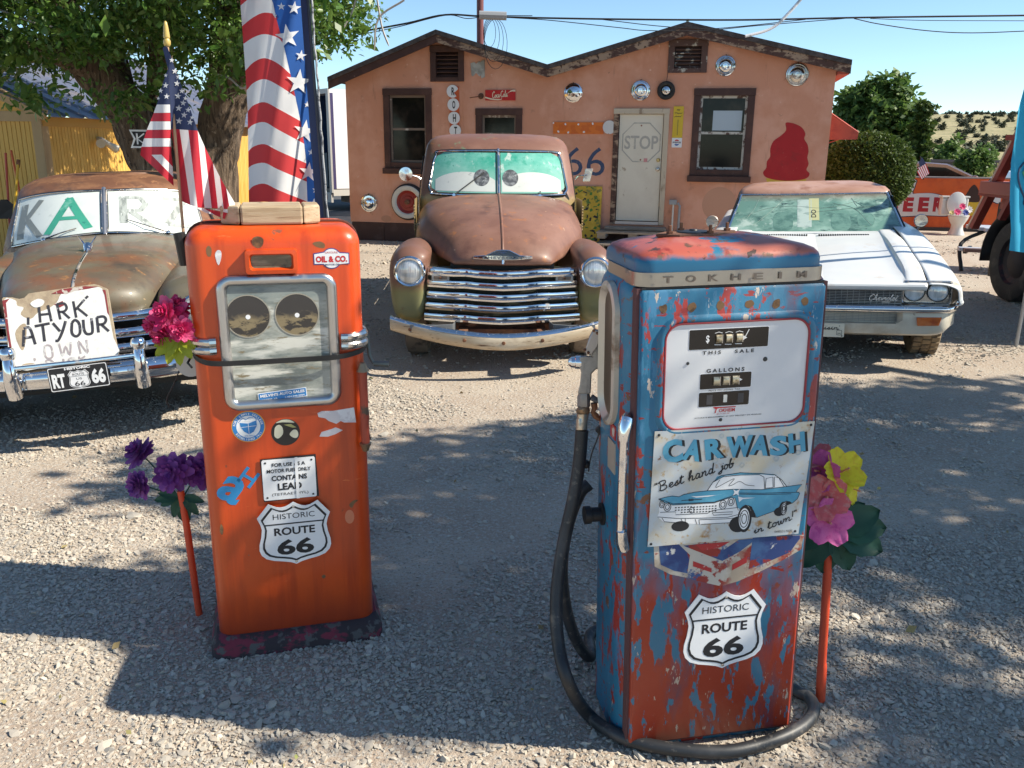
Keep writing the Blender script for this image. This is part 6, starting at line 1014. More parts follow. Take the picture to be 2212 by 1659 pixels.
def limb(path, r0, r1, n=14, rough=.08):
    p = cr([tuple(q) for q in path], 6); k = len(p); mb = MB(); P = [Vector(q) for q in p]; rr_ = [r0+(r1-r0)*(i/(k-1))**.8 for i in range(k)]; mb.tube(p, rr_, n)
    if rough: mb.v = [tuple(Vector(v)+(Vector(v)-P[min(i//n, k-1)])*(rough*math.sin(3*(i % n)*6.28/n+i//n*.5)+rough*.7*math.sin(5*(i % n)*6.28/n+1.3-i//n*.8))) for i, v in enumerate(mb.v)]
    return mb
tr = thing('elm_tree', 'large spreading shade tree with two thick furrowed trunks behind the left sedan', 'tree', (0, 0, 0))
tw = lambda x, y, Y: AT(x, y, Y)
b1 = AT(395, 470, 10.9); b1.z = -.1; b2 = AT(462, 470, 11.0); b2.z = -.1
obj('trunk', limb([b1+Vector((.05, 0, 0)), AT(350, 390, 10.8), AT(312, 320, 10.7), AT(275, 240, 10.6), AT(215, 165, 10.5), AT(150, 60, 10.4), AT(90, -60, 10.3)], .28, .20, 22), BARK, tr, 60)
obj('trunk', limb([b2, AT(464, 380, 10.9), AT(474, 300, 10.9), AT(487, 220, 10.8), AT(505, 130, 10.7), AT(520, 10, 10.5), AT(540, -120, 10.4)], .26, .25, 22), BARK, tr, 60)
obj('trunk', limb([b1+Vector((.25, .5, 0)), AT(370, 330, 11.5), AT(345, 260, 11.5), AT(345, 190, 11.5), AT(352, 80, 11.4), AT(360, -60, 11.4)], .26, .12, 14), BARK, tr, 60)
obj('limb', limb([AT(300, 300, 10.8), AT(285, 230, 11.2), AT(262, 150, 11.5), AT(240, 20, 11.5)], .15, .08, 10), BARK, tr, 60); obj('limb', limb([AT(500, 190, 10.8), AT(560, 90, 10.4), AT(640, 20, 10.2), AT(740, -60, 10)], .14, .05, 10), BARK, tr, 60); obj('limb', limb([AT(215, 165, 10.5), AT(120, 120, 10.1), AT(20, 90, 9.8), AT(-80, 70, 9.6)], .14, .05, 10), BARK, tr, 60)
tw_ = MB(); 
for p in ([(870, 0), (815, 40), (812, 110)], [(812, 0), (822, 60), (838, 100)], [(745, 60), (760, 20), (770, -20)], [(0, 20), (100, 55), (210, 70)], [(560, 130), (530, 190), (500, 170), (470, 160)], [(540, 150), (545, 215), (590, 230)]): tw_.tube(cr([tuple(AT(x+random.uniform(-4, 4), y, 9.7)) for x, y in p], 5), [.011]*((len(p)-1)*5)+[.003], 5)
obj('dead_twigs', tw_, M('bleached_twig', (.42, .38, .34), .8), tr, 50)['kind'] = 'stuff'
C = []; Rr = []
def low(x): return np.interp(x, [-150, 0, 60, 130, 215, 262, 300, 350, 420, 480, 530, 600, 700, 780, 830], [165, 160, 175, 150, 165, 190, 165, 150, 140, 175, 175, 165, 110, 90, 20])
while len(C) < 560:
    x = random.uniform(-260, 800); y = random.uniform(-330, 235); Y = random.uniform(8.6, 13.2); m = low(x)
    if y > m-22 or (640 < x and y > 90 and random.random() < .5): continue
    if 690 < x and random.random() < (.55 if y > -20 else .2): continue
    C.append(tuple(AT(x, y, Y))); Rr.append(random.uniform(.22, .42))
Pf = clusters(C, 90, np.array(Rr)); obj('crown', leafmesh('crown', clusters(C, 90, np.array(Rr)*1.05), .058, LEAF, .45, .4, simple=True), LEAF, tr); cp_ = [tuple(AT(x, y, Y)) for x, y, Y in ((275, 215, 9.3), (262, 235, 9.2), (300, 200, 9.4), (240, 205, 9.2), (370, 160, 9.5), (355, 185, 9.6), (420, 195, 9.8), (470, 180, 9.6), (580, 200, 11.5), (160, 190, 9), (30, 200, 9), (90, 215, 9.1), (740, 50, 10), (760, 85, 10), (700, 40, 10), (715, 90, 9.9), (770, 15, 10))]
Pf = np.concatenate([Pf, clusters(cp_, 80, .24)]); obj('crown', leafmesh('crown', Pf, .062, LEAF, .45, .45), LEAF, tr)
# shade tree standing just outside the right edge of the picture
st2 = thing('shade_tree', 'big leafy shade tree standing just outside the right edge of the view', 'tree', (0, 0, 0)); obj('trunk', limb([(8.6, 4.3, -.1), (8.5, 4.3, 1.6), (8.2, 4.4, 3.2), (7.4, 4.5, 4.6), (6.8, 4.6, 5.8)], .34, .1, 16), BARK, st2, 60); obj('limb', limb([(8.3, 4.4, 2.9), (7.6, 3.4, 4.2), (6.6, 2.8, 5.2)], .16, .05, 10), BARK, st2, 60); obj('limb', limb([(8.3, 4.4, 3.1), (8.6, 5.6, 4.4), (8.2, 6.6, 5.2)], .16, .05, 10), BARK, st2, 60)
SHADE = []
for ix in range(7):
    for iy in range(4):
        x, y = 3.85+ix*.82+.3*(iy % 2)+random.uniform(-.15, .15), 1.75+(.72 if ix < 4 else 0)+iy*(.62 if ix < 4 else .80)+random.uniform(-.15, .15)
        if random.random() > .10 and not (ix == 0 and iy in (0, 3)) and not (ix == 3 and iy == 1): SHADE.append((x, y, 4.45+.10*ix+random.uniform(-.15, .25), random.uniform(.52, .66)))
SHADE += [(4.55, 2.12, 4.5, .32), (5.1, 2.10, 4.6, .34), (4.95, 2.15, 5.2, .3), (3.75, 2.62, 4.45, .40), (6.4, 1.0, 4.7, .5), (7.3, .9, 4.9, .6), (8.3, 1.0, 5.0, .6), (9.3, 2.2, 5.2, .8), (9.4, 3.6, 5.4, .9), (8.4, 5.0, 5.2, .7), (7.4, 5.2, 4.8, .5), (9.4, 5.2, 5.3, .8), (7.0, 3.0, 5.8, .9), (8.2, 4.0, 6.1, .9), (8.6, 2.6, 6.0, .8)]
Cs = []
for x, y, z, r in SHADE:
    for k in range(int(22*r*r)+6): d = rng.normal(0, 1, 3); d = d/np.linalg.norm(d)*random.random()**.4*r; Cs.append((x+d[0], y+d[1], z+d[2]*.7))
obj('crown', leafmesh('crown', clusters(Cs, 70, .28), .095, LEAF2, .4, simple=True), LEAF2, st2)
# behind the yard on the right
def bushy(name, label, cat, base, parts, leaf, mat, nper, group=None, trunk=None, droop=.2, cr_=.5):
    t = thing(name, label, cat, base, 0, group); C = []; Rr = []
    for x, y, z, rx, rz in parts:
        for k in range(int(nper)): d = rng.normal(0, 1, 3); d = d/np.linalg.norm(d)*random.random()**.35; C.append((x+d[0]*rx, y+d[1]*rx, max(z+d[2]*rz, .05))); Rr.append(random.uniform(.5, 1)*cr_)
    obj('crown', leafmesh('crown', clusters(C, 36, np.array(Rr)), leaf, mat, droop, simple=True), mat, t)
    if trunk: obj('trunk', limb([(0, 0, -.1), (0, 0, trunk[1]*.5), (.05, 0, trunk[1])], trunk[0], trunk[0]*.5, 10), BARK, t)
    return t
def B(px, Y): p = AT(px, 400, Y); return (p.x, p.y, 0)
bushy('broad_tree', 'broad green tree rising behind the round hedge beside the building', 'tree', B(1882, 34), [(-.9, 0, 2.2, 1.1, 1.2), (0, 0, 2.9, 1.2, 1.3), (.3, 0, 3.6, .9, .9), (-.7, 0, 3.4, .8, .8), (1.0, 0, 2.4, .8, 1.1), (.1, 0, 1.4, 1.3, .9)], .20, LEAF2, 60, None, (.16, 2.4), cr_=.45)
bushy('columnar_cypress', 'dark narrow cypress standing at the right end of the broad tree', 'tree', B(1976, 31), [(0, 0, z, .36-.03*abs(z-1.6), .35) for z in np.linspace(.3, 3.0, 9)], .13, HEDGE, 20, None, (.08, 1.0), droop=-.5, cr_=.16)
bushy('sapling', 'bright green leafy sapling behind the bronze car', 'bush', B(2095, 33), [(0, 0, .9, .55, .55), (.25, 0, 1.4, .35, .4), (-.2, 0, 1.3, .3, .3)], .13, LEAF2, 45, None, (.05, 1.0), cr_=.22)
for px, Y, s, lb in ((1975, 36, .5, 'low green shrub right behind the small flag'), (2010, 38, .45, 'second low green shrub right of the cypress'), (2035, 70, 1.3, 'pale green slim tree at the foot of the dry hill'), (2115, 80, 1.1, 'small green tree at the hill foot above the white car')): bushy('roadside_shrub', lb, 'bush', B(px, Y), [(0, 0, .9*s, .9*s, .8*s), (.4*s, 0, 1.4*s, .6*s, .7*s)], .16*s+.06, LEAF2, 30, 'shrubs along the road', None, cr_=.4*s)
hb = AT(1873, 376, 16.8); ht = thing('round_hedge', 'clipped dark green dome hedge at the building corner', 'hedge', (hb.x, hb.y, 0)); HC, HR = (0, 0, hb.z), (.80, .80, .76)
d = rng.normal(0, 1, (44000, 3)); d /= np.linalg.norm(d, axis=1, keepdims=True); d = np.abs(d)**.92*np.sign(d); rad = rng.uniform(.95, 1.01, (44000, 1)); Ph = np.array(HC)+d*np.array(HR)*rad; obj('crown', leafmesh('hedge', Ph, .045, HEDGE, -.2, simple=True), HEDGE, ht)
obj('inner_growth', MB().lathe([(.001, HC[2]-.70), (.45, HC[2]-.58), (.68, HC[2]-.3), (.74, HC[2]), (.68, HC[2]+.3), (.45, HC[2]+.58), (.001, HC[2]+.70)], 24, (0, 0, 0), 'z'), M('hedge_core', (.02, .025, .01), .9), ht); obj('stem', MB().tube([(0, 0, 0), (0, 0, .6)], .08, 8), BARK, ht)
# hill with junipers
GRASSH = M('dry_grass_hill', (.30, .255, .13), .95, layers=[((.37, .31, .17), .05, .4, .6), ((.23, .215, .10), .30, .46, .60), ((.14, .15, .07), 1.1, .54, .62)])
hx = np.linspace(-500, 900, 60); hy = np.concatenate([np.linspace(44, 430, 40), [470, 540, 700, 900]])
def hillz(x, y): r = np.clip((y-95)/330, 0, 1); top = 15+.014*x+1.6*np.sin(x*.012+1)+.8*np.sin(x*.031); return (r*r*(3-2*r))*top*(1-.00*x)+.5*np.sin(x*.05+y*.03)*r-.05
HX, HY = np.meshgrid(hx, hy); tag(obj('hill', MB().patch(np.stack([HX, HY, hillz(HX, HY)-np.clip((HY-470)/300, 0, 1)*8], -1)), GRASSH, smooth=80), None, None, None, 'structure')
JUN = M('juniper', (.035, .048, .026), .8, isl=[(.028, .038, .022), (.05, .065, .035)])
jm = leafmesh('juniper', clusters([(random.uniform(-.5, .5), random.uniform(-.5, .5), random.uniform(.25, .95)) for _ in range(26)], 16, .34), .24, JUN, 0, simple=True); j0 = None
for k in range(170):
    Y = 95+330*random.uniform(.12, .98) if k < 110 else random.uniform(405, 432); px = random.uniform(1955, 2230) if k < 155 else random.uniform(600, 1400); p = AT(px, 300, Y); z = float(hillz(p.x, Y)); s = random.uniform(.8, 1.7)*(1+.2*(Y > 380))
    if j0 is None: j = bpy.data.objects.new('juniper_shrub', jm); tag(j, 'dark juniper shrub dotted across the dry hillside', 'shrub', 'junipers on the hillside'); j0 = j
    else: j = j0.copy()
    COL.objects.link(j); j.location = (p.x, Y, z-.1); j.scale = (s, s, s*random.uniform(.7, 1)); j.rotation_euler = (0, 0, random.uniform(0, 6))
vg = rng.uniform(0, 1, (1400, 2)); yv = 42+vg[:, 0]*55; xv = yv*(.28+vg[:, 1]*.40); tag(obj('verge_grass', leafmesh('verge', np.stack([xv, yv, .1+.25*rng.uniform(0, 1, 1400)], -1), .5, M('yellow_green_weed', (.25, .24, .07), .8, leaf=.3, isl=[(.2, .2, .06), (.32, .28, .10), (.12, .16, .05)]), -.9, simple=True), MATS['yellow_green_weed']), 'rough yellow green weeds along the railway verge', 'grass', None, 'stuff')
ln = 220; ly0 = 1.4+rng.uniform(0, 1, ln)**1.6*9; lx0 = rng.uniform(-1, 1, ln)*(.66*ly0+.3); tag(obj('leaf_litter', leafmesh('litter', np.stack([lx0, ly0, 0*lx0+.012], -1), .022, LIT, .0, .45, simple=True), LIT), 'scattered dry leaves lying on the gravel', 'leaves', None, 'stuff')
# ------------------------------------------------------------------ artificial flowers
def petal(L, W, cup=.2, ruf=.0, nu=5, nv=5, tip=.9):
    G = []
    for i in range(nu+1):
        t = i/nu; w = W*(math.sin(math.pi*min(t*tip+.06, 1))**.7) if tip < 1 else W*math.sin(math.pi*(t*.93+.05)); row = []
        for j in range(nv+1): s = 2*j/nv-1; row.append(Vector((L*t, w*s*.5, L*cup*t*t+abs(s)*W*.10*(1-t)+ruf*math.sin(s*7+t*3)*t)))
        G.append(row)
    return G
def fr_(nrm, up=(0, 0, 1)):
    z = Vector(nrm).normalized(); x = Vector(up).cross(z); x = x.normalized() if x.length > .01 else Vector((1, 0, 0)); y = z.cross(x); return Matrix((x, y, z)).transposed()
def place(mb, G, Mx, o): mb.patch([[tuple(Mx @ p+o) for p in r] for r in G]); return mb
def ringpetals(mb, Mx, o, n, L, W, tilt, cup, off=0, ruf=0., jit=.0, tip=.9):
    for k in range(n):
        a = 2*math.pi*k/n+off+random.uniform(-jit, jit); Rm = Matrix.Rotation(a, 3, 'Z') @ Matrix.Rotation(-tilt+random.uniform(-jit, jit), 3, 'Y'); place(mb, petal(L*random.uniform(1-jit, 1+jit*.5), W, cup, ruf, 4, 4, tip), Mx @ Rm, o)
    return mb
def hibiscus(parent, o, nrm, size, mat, rot=0.):
    Mx = fr_(nrm); m = MB().tube([tuple(Mx @ Vector((0, 0, z*size))+o) for z in (0, .3, .62)], [.05*size, .03*size, .03*size], 6)
    for k in range(7): q = Mx @ Vector((.07*size*math.cos(k*2.4), .07*size*math.sin(k*2.4), size*(.42+.03*k)))+o; m.tube([tuple(Mx @ Vector((0, 0, size*(.40+.03*k)))+o), tuple(q)], .012*size, 4)
    f = obj('flower', m, M('stamen_pink', (.62, .25, .16), .6), parent, 60)
    for k in range(5): a = rot+k*2*math.pi/5; Rm = Matrix.Rotation(a, 3, 'Z') @ Matrix.Rotation(-.42+random.uniform(-.12, .12), 3, 'Y'); obj('petal', place(MB(), petal(size, size*.88, -.12, size*.035, 6, 7, .80), Mx @ Rm, o), mat, f, 80)
    return f
def silk(name, c, dark): return M(name, c, .6, leaf=.25, layers=[(dark, 9, .5, .7), (dark, 60, .5, .62)], bump=(70, .35, .003))
PINK, CORAL, YELF, MAG = silk('silk_pink', (.74, .15, .40), (.60, .07, .30)), silk('silk_coral', (.74, .15, .15), (.74, .28, .25)), silk('silk_yellow', (.80, .66, .02), (.74, .52, .02)), silk('silk_magenta', (.62, .06, .28), (.72, .18, .42)); PURP = M('silk_purple', (.16, .035, .21), .6, leaf=.3, isl=[(.15, .03, .20), (.26, .06, .33), (.36, .12, .42)]); HOTP = M('silk_hot_pink', (.66, .03, .16), .55, leaf=.3, isl=[(.55, .015, .12), (.70, .05, .20), (.80, .16, .34)])
DLEAF = M('silk_leaf', (.018, .075, .045), .55, leaf=.15, layers=[((.03, .11, .06), 12, .5, .7)], spec=.4); OPOLE = M('orange_stake', (.66, .075, .025), .5, layers=[((.50, .05, .02), 3, .5, .7)])
def bigleaf(parent, o, d, nrm, L, W, mat=DLEAF):
    x = Vector(d).normalized(); z = (Vector(nrm)-x*Vector(nrm).dot(x)).normalized(); Mx = Matrix((x, z.cross(x), z)).transposed(); G = []
    for i in range(9):
        t = i/8; w = W*(.15+1.0*math.sin(math.pi*min(1, t*.95+.05))**.8*(1-.35*t))*(1 if i < 8 else .05)*(1+.10*(i % 2)); G.append([Vector((L*t, w*s*.5, -.25*L*t*t+abs(s)*.10*W)) for s in (-1, -.5, 0, .5, 1)])
    return obj('leaf', place(MB(), G, Mx, Vector(o)), mat, parent, 60)
# right stake with hibiscus
fs = thing('flower_stake', 'orange stake topped with pink coral and yellow hibiscus right of the blue pump', 'flower stake', (0, 0, 0), 0, 'flower stakes beside the pumps'); FY = 2.38
obj('pole', MB().tube([tuple(AT(1771, 1516, FY)), tuple(AT(1776, 1420, FY)), tuple(AT(1788, 1225, FY)), tuple(AT(1792, 1100, FY))], .0135, 14), OPOLE, fs); obj('pole_sleeve', MB().tube([tuple(AT(1771.5, 1520, FY)), tuple(AT(1775.5, 1440, FY)), tuple(AT(1776.3, 1432, FY))], [.0155, .0155, .0135], 14), OPOLE, fs)
def P3(x, y, dY=0): return AT(x, y, FY+dY)
for x, y, dY, n, s, mt_, r in ((1788, 1128, -.07, (-.15, -1, .35), .078, PINK, .3), (1783, 1075, -.045, (-.25, -1, .45), .078, CORAL, .9), (1772, 1018, .0, (-.7, -.7, .3), .072, PINK, .2), (1775, 995, .03, (-.3, -.4, .9), .062, CORAL, .5), (1815, 1020, -.01, (.25, -.8, .6), .080, YELF, .6), (1832, 1052, .02, (.7, -.6, -.1), .066, YELF, .1), (1850, 1020, .05, (.9, -.2, .3), .04, MAG, 0)): hibiscus(fs, P3(x, y, dY), n, s*.92, mt_, r)
for a, L, dz, dy in ((200, .15, -.25, -.5), (235, .16, -.8, -.55), (265, .16, -1.1, -.5), (300, .16, -1.0, -.55), (335, .17, -.35, -.5), (5, .16, .1, -.3), (30, .15, .45, -.2), (-20, .18, -.45, .0), (310, .16, -.8, .3), (170, .12, .0, .2), (50, .13, .5, .2)): bigleaf(fs, P3(1795+math.cos(R(a))*14, 1140, .0), (math.cos(R(a)), dy*.5, dz), (math.cos(R(a))*.2, -1, .55), L*.92, L*.60)
# left stake with purple dahlias
fl = thing('flower_stake', 'orange stake topped with purple dahlias left of the orange pump', 'flower stake', (0, 0, 0), 0, 'flower stakes beside the pumps'); LY = 2.86
obj('pole', MB().tube([tuple(AT(431, 1332, LY)), tuple(AT(402, 1128, LY-.01)), tuple(AT(390, 1060, LY-.01))], .0125, 14), OPOLE, fl)
def dahlia(parent, o, nrm, R_, mat=PURP, lay=5, n0=12):
    Mx = fr_(nrm); m = MB()
    for k in range(lay): f = 1-k/lay*.72; ringpetals(m, Mx, o+Mx @ Vector((0, 0, R_*.10*k)), max(5, int(n0*(1-.10*k))), R_*f, R_*.50*f+.004, -.24+.25*k, .22, k*.4, .0025, .14, .86)
    return obj('flower', m, mat, parent, 80)
LP_ = lambda x, y, dY=0: AT(x, y, LY+dY)
for x, y, dY, n, r in ((372, 1020, -.05, (.0, -1, .35), .074), (432, 1018, -.0, (.25, -1, .3), .068), (301, 1046, -.02, (-.45, -.9, .15), .056), (304, 978, .02, (-.55, -.45, .75), .066)):
    dahlia(fl, LP_(x, y, dY), n, r); obj('stem', MB().tube(cr([tuple(LP_(x, y, dY+.006)), tuple(LP_((x+392)/2, (y+1075)/2, .0)), tuple(LP_(392, 1080, 0))], 4), .0028, 5), DLEAF, fl)
for a, L, dz in ((185, .085, -.1), (200, .075, -.45), (240, .09, -1.2), (262, .10, -1.6), (280, .105, -1.6), (310, .085, -.9), (345, .07, -.2), (160, .07, .25)): bigleaf(fl, LP_(392+math.cos(R(a))*8, 1072, -.012), (math.cos(R(a)), -.2, dz), (0, -1, .5), L, L*.42)
# pink peony tied to the orange pump
pe = thing('peony_bunch', 'hot pink silk peonies with lime leaves tied to the left side of the orange pump', 'flowers', (0, 0, 0)); EY = 2.66
for x, y, dY, n, r in ((366, 682, 0, (-.3, -1, .45), .070), (392, 712, -.035, (.25, -1, .15), .045), (338, 700, .01, (-.8, -.6, -.1), .048), (352, 722, -.01, (-.4, -.9, -.6), .045), (385, 668, .02, (.1, -.4, 1), .045)): dahlia(pe, AT(x, y, EY+dY), n, r, HOTP, 6, 9)
LIME = M('lime_leaf', (.33, .38, .02), .55, leaf=.3, layers=[((.50, .50, .06), 8, .5, .7)])
for a, L, dz in ((215, .075, -.6), (245, .08, -1.1), (275, .08, -1.2), (305, .07, -.7), (190, .06, -.2), (255, .06, -.6), (320, .06, -.2)): bigleaf(pe, AT(384+math.cos(R(a))*10, 735, EY-.02), (math.cos(R(a)), -.5, dz), (0, -1, .4), L, L*.5, LIME)
obj('loose_wire', MB().tube(cr([tuple(AT(x, y, EY+.06)) for x, y in ((394, 785), (375, 830), (360, 862), (366, 880))], 5), .0022, 5), BLACK, pe); obj('tin_disc', flat([circ(0, 0, .045, 22)], 0, .002), M('tin', (.4, .4, .4), .5, .4), pe, 0, loc=tuple(AT(410, 785, EY+.05)))
# ------------------------------------------------------------------ flags
FRED, FWHITE, FNAVY, FBLUE = (M(n, c, .8, leaf=.30) for n, c in (('flag_red', (.52, .025, .045)), ('flag_white', (.78, .78, .78)), ('flag_navy', (.030, .045, .11)), ('banner_blue', (.015, .095, .36))))
BRED = M('banner_red', (.62, .045, .05), .8, leaf=.3)
def cloth(name, polys, K, Y, fold, mat, parent, lines=(), dy=0.):
    """polys in pixels of an enlarged crop (factor K); the sheet hangs at distance Y and is folded in depth by fold(x, z)"""
    bm = bmesh.new()
    for q in polys:
        V, F = fill2d([[(p[0], -p[1]) for p in q]], 0); vv = [bm.verts.new((v[0], v[1], 0)) for v in V]
        for f in F:
            try: bm.faces.new([vv[i] for i in f])
            except ValueError: pass
    for x in lines: bmesh.ops.bisect_plane(bm, geom=bm.verts[:]+bm.edges[:]+bm.faces[:], plane_co=(x, 0, 0), plane_no=(1, 0, 0))
    for y in range(0, 1500, 120) if lines else (): bmesh.ops.bisect_plane(bm, geom=bm.verts[:]+bm.edges[:]+bm.faces[:], plane_co=(0, -y, 0), plane_no=(0, 1, 0))
    V = [tuple(AT(v.co.x*K, -v.co.y*K, Y+fold(v.co.x, -v.co.y)+dy)) for v in bm.verts]; bm.verts.index_update(); F = [tuple(v.index for v in f.verts) for f in bm.faces]; bm.free()
    return obj(name, MB().add(V, F), mat, parent, 75)
K1 = 1360/2212*.54004
# hand flag on the orange pump
hf = thing('hand_flag', 'drooping stars and stripes flag on a gold tipped stick fixed to the orange pump', 'flag', (0, 0, 0)); HY = 2.72
obj('stick', MB().tube([tuple(AT(398, 525, HY+.02)), tuple(AT(361, 98, HY+.02))], .005, 8), M('stick_wood', (.45, .28, .16), .6), hf)
a, b = AT(361.5, 100, HY+.02), AT(357, 45, HY+.02); obj('finial', MB().tube([tuple(a+(b-a)*t) for t in (0, .05, .10, .22, .30, .34, .38, .55, .8, .95, 1)], [.007, .0095, .0105, .0105, .0075, .0095, .0095, .0085, .0065, .0045, .001], 12), M('gold_wood', (.50, .36, .10), .35), hf)
fold = lambda x, y: .035*math.sin((x-1105)/34)*min(1, max(0, (y-300)/700))+(.00025*(1105-x) if x < 1105 else .0001*(x-1105))
L_ = list(range(920, 1530, 22))
cloth('canton', [[(1058, 312), (1075, 298), (1092, 312), (1106, 350), (1140, 450), (1205, 620), (1288, 850), (1113, 838), (1106, 640), (1098, 470)], [(1096, 440), (1106, 680), (1020, 680), (1060, 540)]], K1, HY, fold, FNAVY, hf, L_)
E_ = [((1113, 838), (1185, 1310)), ((1168, 842), (1240, 1335)), ((1225, 846), (1285, 1348)), ((1286, 850), (1330, 1352)), ((1330, 950), (1378, 1354)), ((1385, 1060), (1418, 1356)), ((1430, 1150), (1455, 1358)), ((1472, 1225), (1495, 1360)), ((1528, 1320), (1532, 1362))]
rs, wsl = [], []
for i in range(8): (rs if i % 2 == 0 else wsl).append([E_[i][0], E_[i+1][0], E_[i+1][1], E_[i][1]])
lx = [1020, 1000, 978, 955, 937, 920, 913]; ly_ = [680, 735, 790, 845, 900, 955, 1008]
for i in range(6): (wsl if i % 2 == 0 else rs).append([(lx[i], ly_[i]), (1106+i*1.5, ly_[i]), (1107.5+i*1.5, ly_[i+1]-2), (lx[i+1], ly_[i+1])])
rs += [[(913, 1008), (985, 1007), (1127, 1150), (1130, 1210)], [(1050, 1006), (1116, 1006), (1124, 1085)], [(1328, 1356), (1390, 1368), (1478, 1385), (1460, 1425), (1400, 1400)]]; wsl += [[(985, 1007), (1050, 1006), (1124, 1085), (1127, 1150)], [(1270, 1348), (1328, 1356), (1400, 1400), (1340, 1385)], [(1390, 1362), (1530, 1362), (1478, 1385)]]
cloth('red_stripes', rs, K1, HY, fold, FRED, hf, L_); cloth('white_stripes', wsl, K1, HY, fold, FWHITE, hf, L_)
sp_ = [(1118, 392, 17), (1138, 463, 20), (1160, 500, 15), (1152, 543, 20), (1183, 592, 18), (1158, 625, 21), (1205, 640, 15), (1192, 670, 20), (1163, 704, 22), (1223, 716, 18), (1198, 748, 21), (1250, 765, 15), (1165, 787, 22), (1236, 795, 20), (1078, 490, 13), (1077, 555, 19), (1045, 590, 17), (1084, 627, 19), (1030, 640, 12)]
cloth('stars', [[(x+px, y-pz) for px, pz in star(0, 0, r*1.1, .1)] for x, y, r in sp_], K1, HY, fold, FWHITE, hf, L_, -.003)
# feather banner
fb = thing('feather_banner', 'tall feather banner of red and white waves with white stars on blue', 'banner', (0, 0, 0)); BY = 7.4
fd = lambda x, y: .12*math.sin((x-1560)/75+.0016*y)+.025*math.sin(x/31+y/160)
LB = list(range(1560, 2130, 26)); bl_ = lambda y: float(np.interp(y, [-900, 0, 130, 310, 530, 760, 1000, 1320, 1500], [1700, 1768, 1800, 1850, 1900, 1950, 1990, 2000, 2003])); le = lambda y: float(np.interp(y, [-900, 0, 400, 700, 1000, 1340, 1500], [1520, 1562, 1592, 1611, 1615, 1620, 1622])); ri = lambda y: 1955+(y/1440)*105
ys_ = list(range(-840, 1341, 60)); reds, whites = [], []
def band(yl0, yp0, yr0): return [(le(yl0), yl0)]+[(q[0], q[1]) for q in cr([(le(yl0), yl0), (1650, (yl0+yp0*2)/3), (1722, yp0), (1810, yp0+(yr0-yp0)*.35), (bl_(yr0), yr0)], 4)][1:]
tops = [(-640, -715, -640), (-500, -575, -505), (-360, -440, -340), (-225, -305, -205), (-95, -175, -60)]
E1 = [(170, 82, 133), (285, 222, 290), (460, 378, 482), (588, 515, 628), (725, 665, 788), (840, 795, 935), (985, 938, 1062), (1092, 1060, 1182), (1240, 1195, 1312)]
allb = tops+[(40, -40, 0)]+E1 if False else E1
pre = [(170-268*k/2, 82-296*k/2*1.0, 133-330*k/2) for k in range(6, 0, -1)]; seq = pre+E1+[(1340, 1312, 1340)]
for i in range(len(seq)-1): (reds if (i-len(pre)) % 2 == 0 else whites).append(band(*seq[i])+band(*seq[i+1])[::-1])
cloth('red_waves', reds, K1, BY, fd, BRED, fb, LB); cloth('white_waves', whites, K1, BY, fd, FWHITE, fb, LB)
cloth('blue_field', [[(bl_(y), y) for y in ys_]+[(ri(y), y) for y in ys_[::-1]]], K1, BY, fd, FBLUE, fb, LB); cloth('sleeve', [[(ri(y), y) for y in (-840, 0, 1440)]+[(1955+46+(y/1440)*108, y) for y in (1440, 0, -840)]], K1, BY, lambda x, y: .02, FNAVY, fb)
for x, y, r, rt in ((1870, 238, 84, -.15), (1945, 535, 88, .1), (1983, 855, 78, .15), (2008, 1120, 66, .1), (1830, 42, 28, 0), (1915, 52, 46, .1), (1958, 362, 38, .15), (1998, 680, 22, 0), (2025, 990, 24, .1), (2055, 1236, 25, .1), (2040, 1335, 46, .1), (1900, -120, 80, 0), (1830, -240, 60, 0)): cloth('star', [[(x+px, y-pz) for px, pz in star(0, 0, r, rt)]], K1, BY, fd, FWHITE, fb, LB, -.012)
pb = AT(2118*K1, 1440*K1, BY); pt = AT(1995*K1, -100*K1, BY); d = (pb-pt); pg = pb+d*((pb.z)/(-d.z) if d.z else 0); obj('pole', MB().tube([tuple(pg), tuple(pb), tuple(pt), tuple(pt-d*.5)], .012, 10), M('dark_pole', (.04, .045, .06), .5), fb); obj('pole_wrap', MB().tube(cr([tuple(AT((2026+(y/1440)*108+random.uniform(-4, 4))*K1, y*K1, BY-.012)) for y in range(-60, 1441, 60)], 2), .010, 6), M('grey_wrap', (.35, .36, .37), .6, layers=[((.08, .08, .09), 30, .5, .6)]), fb)
# ------------------------------------------------------------------ yellow shed, tree sign, tools
SHC = AT(86, 249, 12.0); SH_Z = SHC.z; sh = thing('yellow_shed', 'yellow board sided shed with a blue grey metal roof behind the left sedan', 'shed', (SHC.x, SHC.y, 0), R(-7.5))
YB = M('yellow_board_siding', (.66, .37, .075), .7, layers=[((.72, .44, .11), 2, .42, .62, (4, 4, .5)), ((.56, .29, .05), 4, .55, .7, (4, 4, .4))]); TAN = M('tan_trim', (.48, .33, .17), .7, layers=[((.38, .25, .13), 4, .5, .7, (1, 1, .3))]); PEACH = M('peach_trim', (.60, .42, .27), .6)
gp = lambda w: [(.004, .02), (.004, -.012)]+[q for k in (1, 2) for q in ((w*k/3-.004, -.012), (w*k/3-.002, .004), (w*k/3+.002, .004), (w*k/3+.004, -.012))]+[(w-.004, -.012), (w-.004, .02)]
bm0 = MB().loft([[(x, y, z) for x, y in gp(.2)] for z in (0, SH_Z-.02)]).mesh('board', YB, 0)
for k in range(14): obj('board', bm0, YB, sh, loc=(-.30-.2*k, 0, 0))
bm1 = MB().loft([[(-y, x, z) for x, y in gp(.21)] for z in (0, SH_Z-.14)]).mesh('board', YB, 0)
DY0, DY1, DZ = 2.15, 3.15, SH_Z-.38
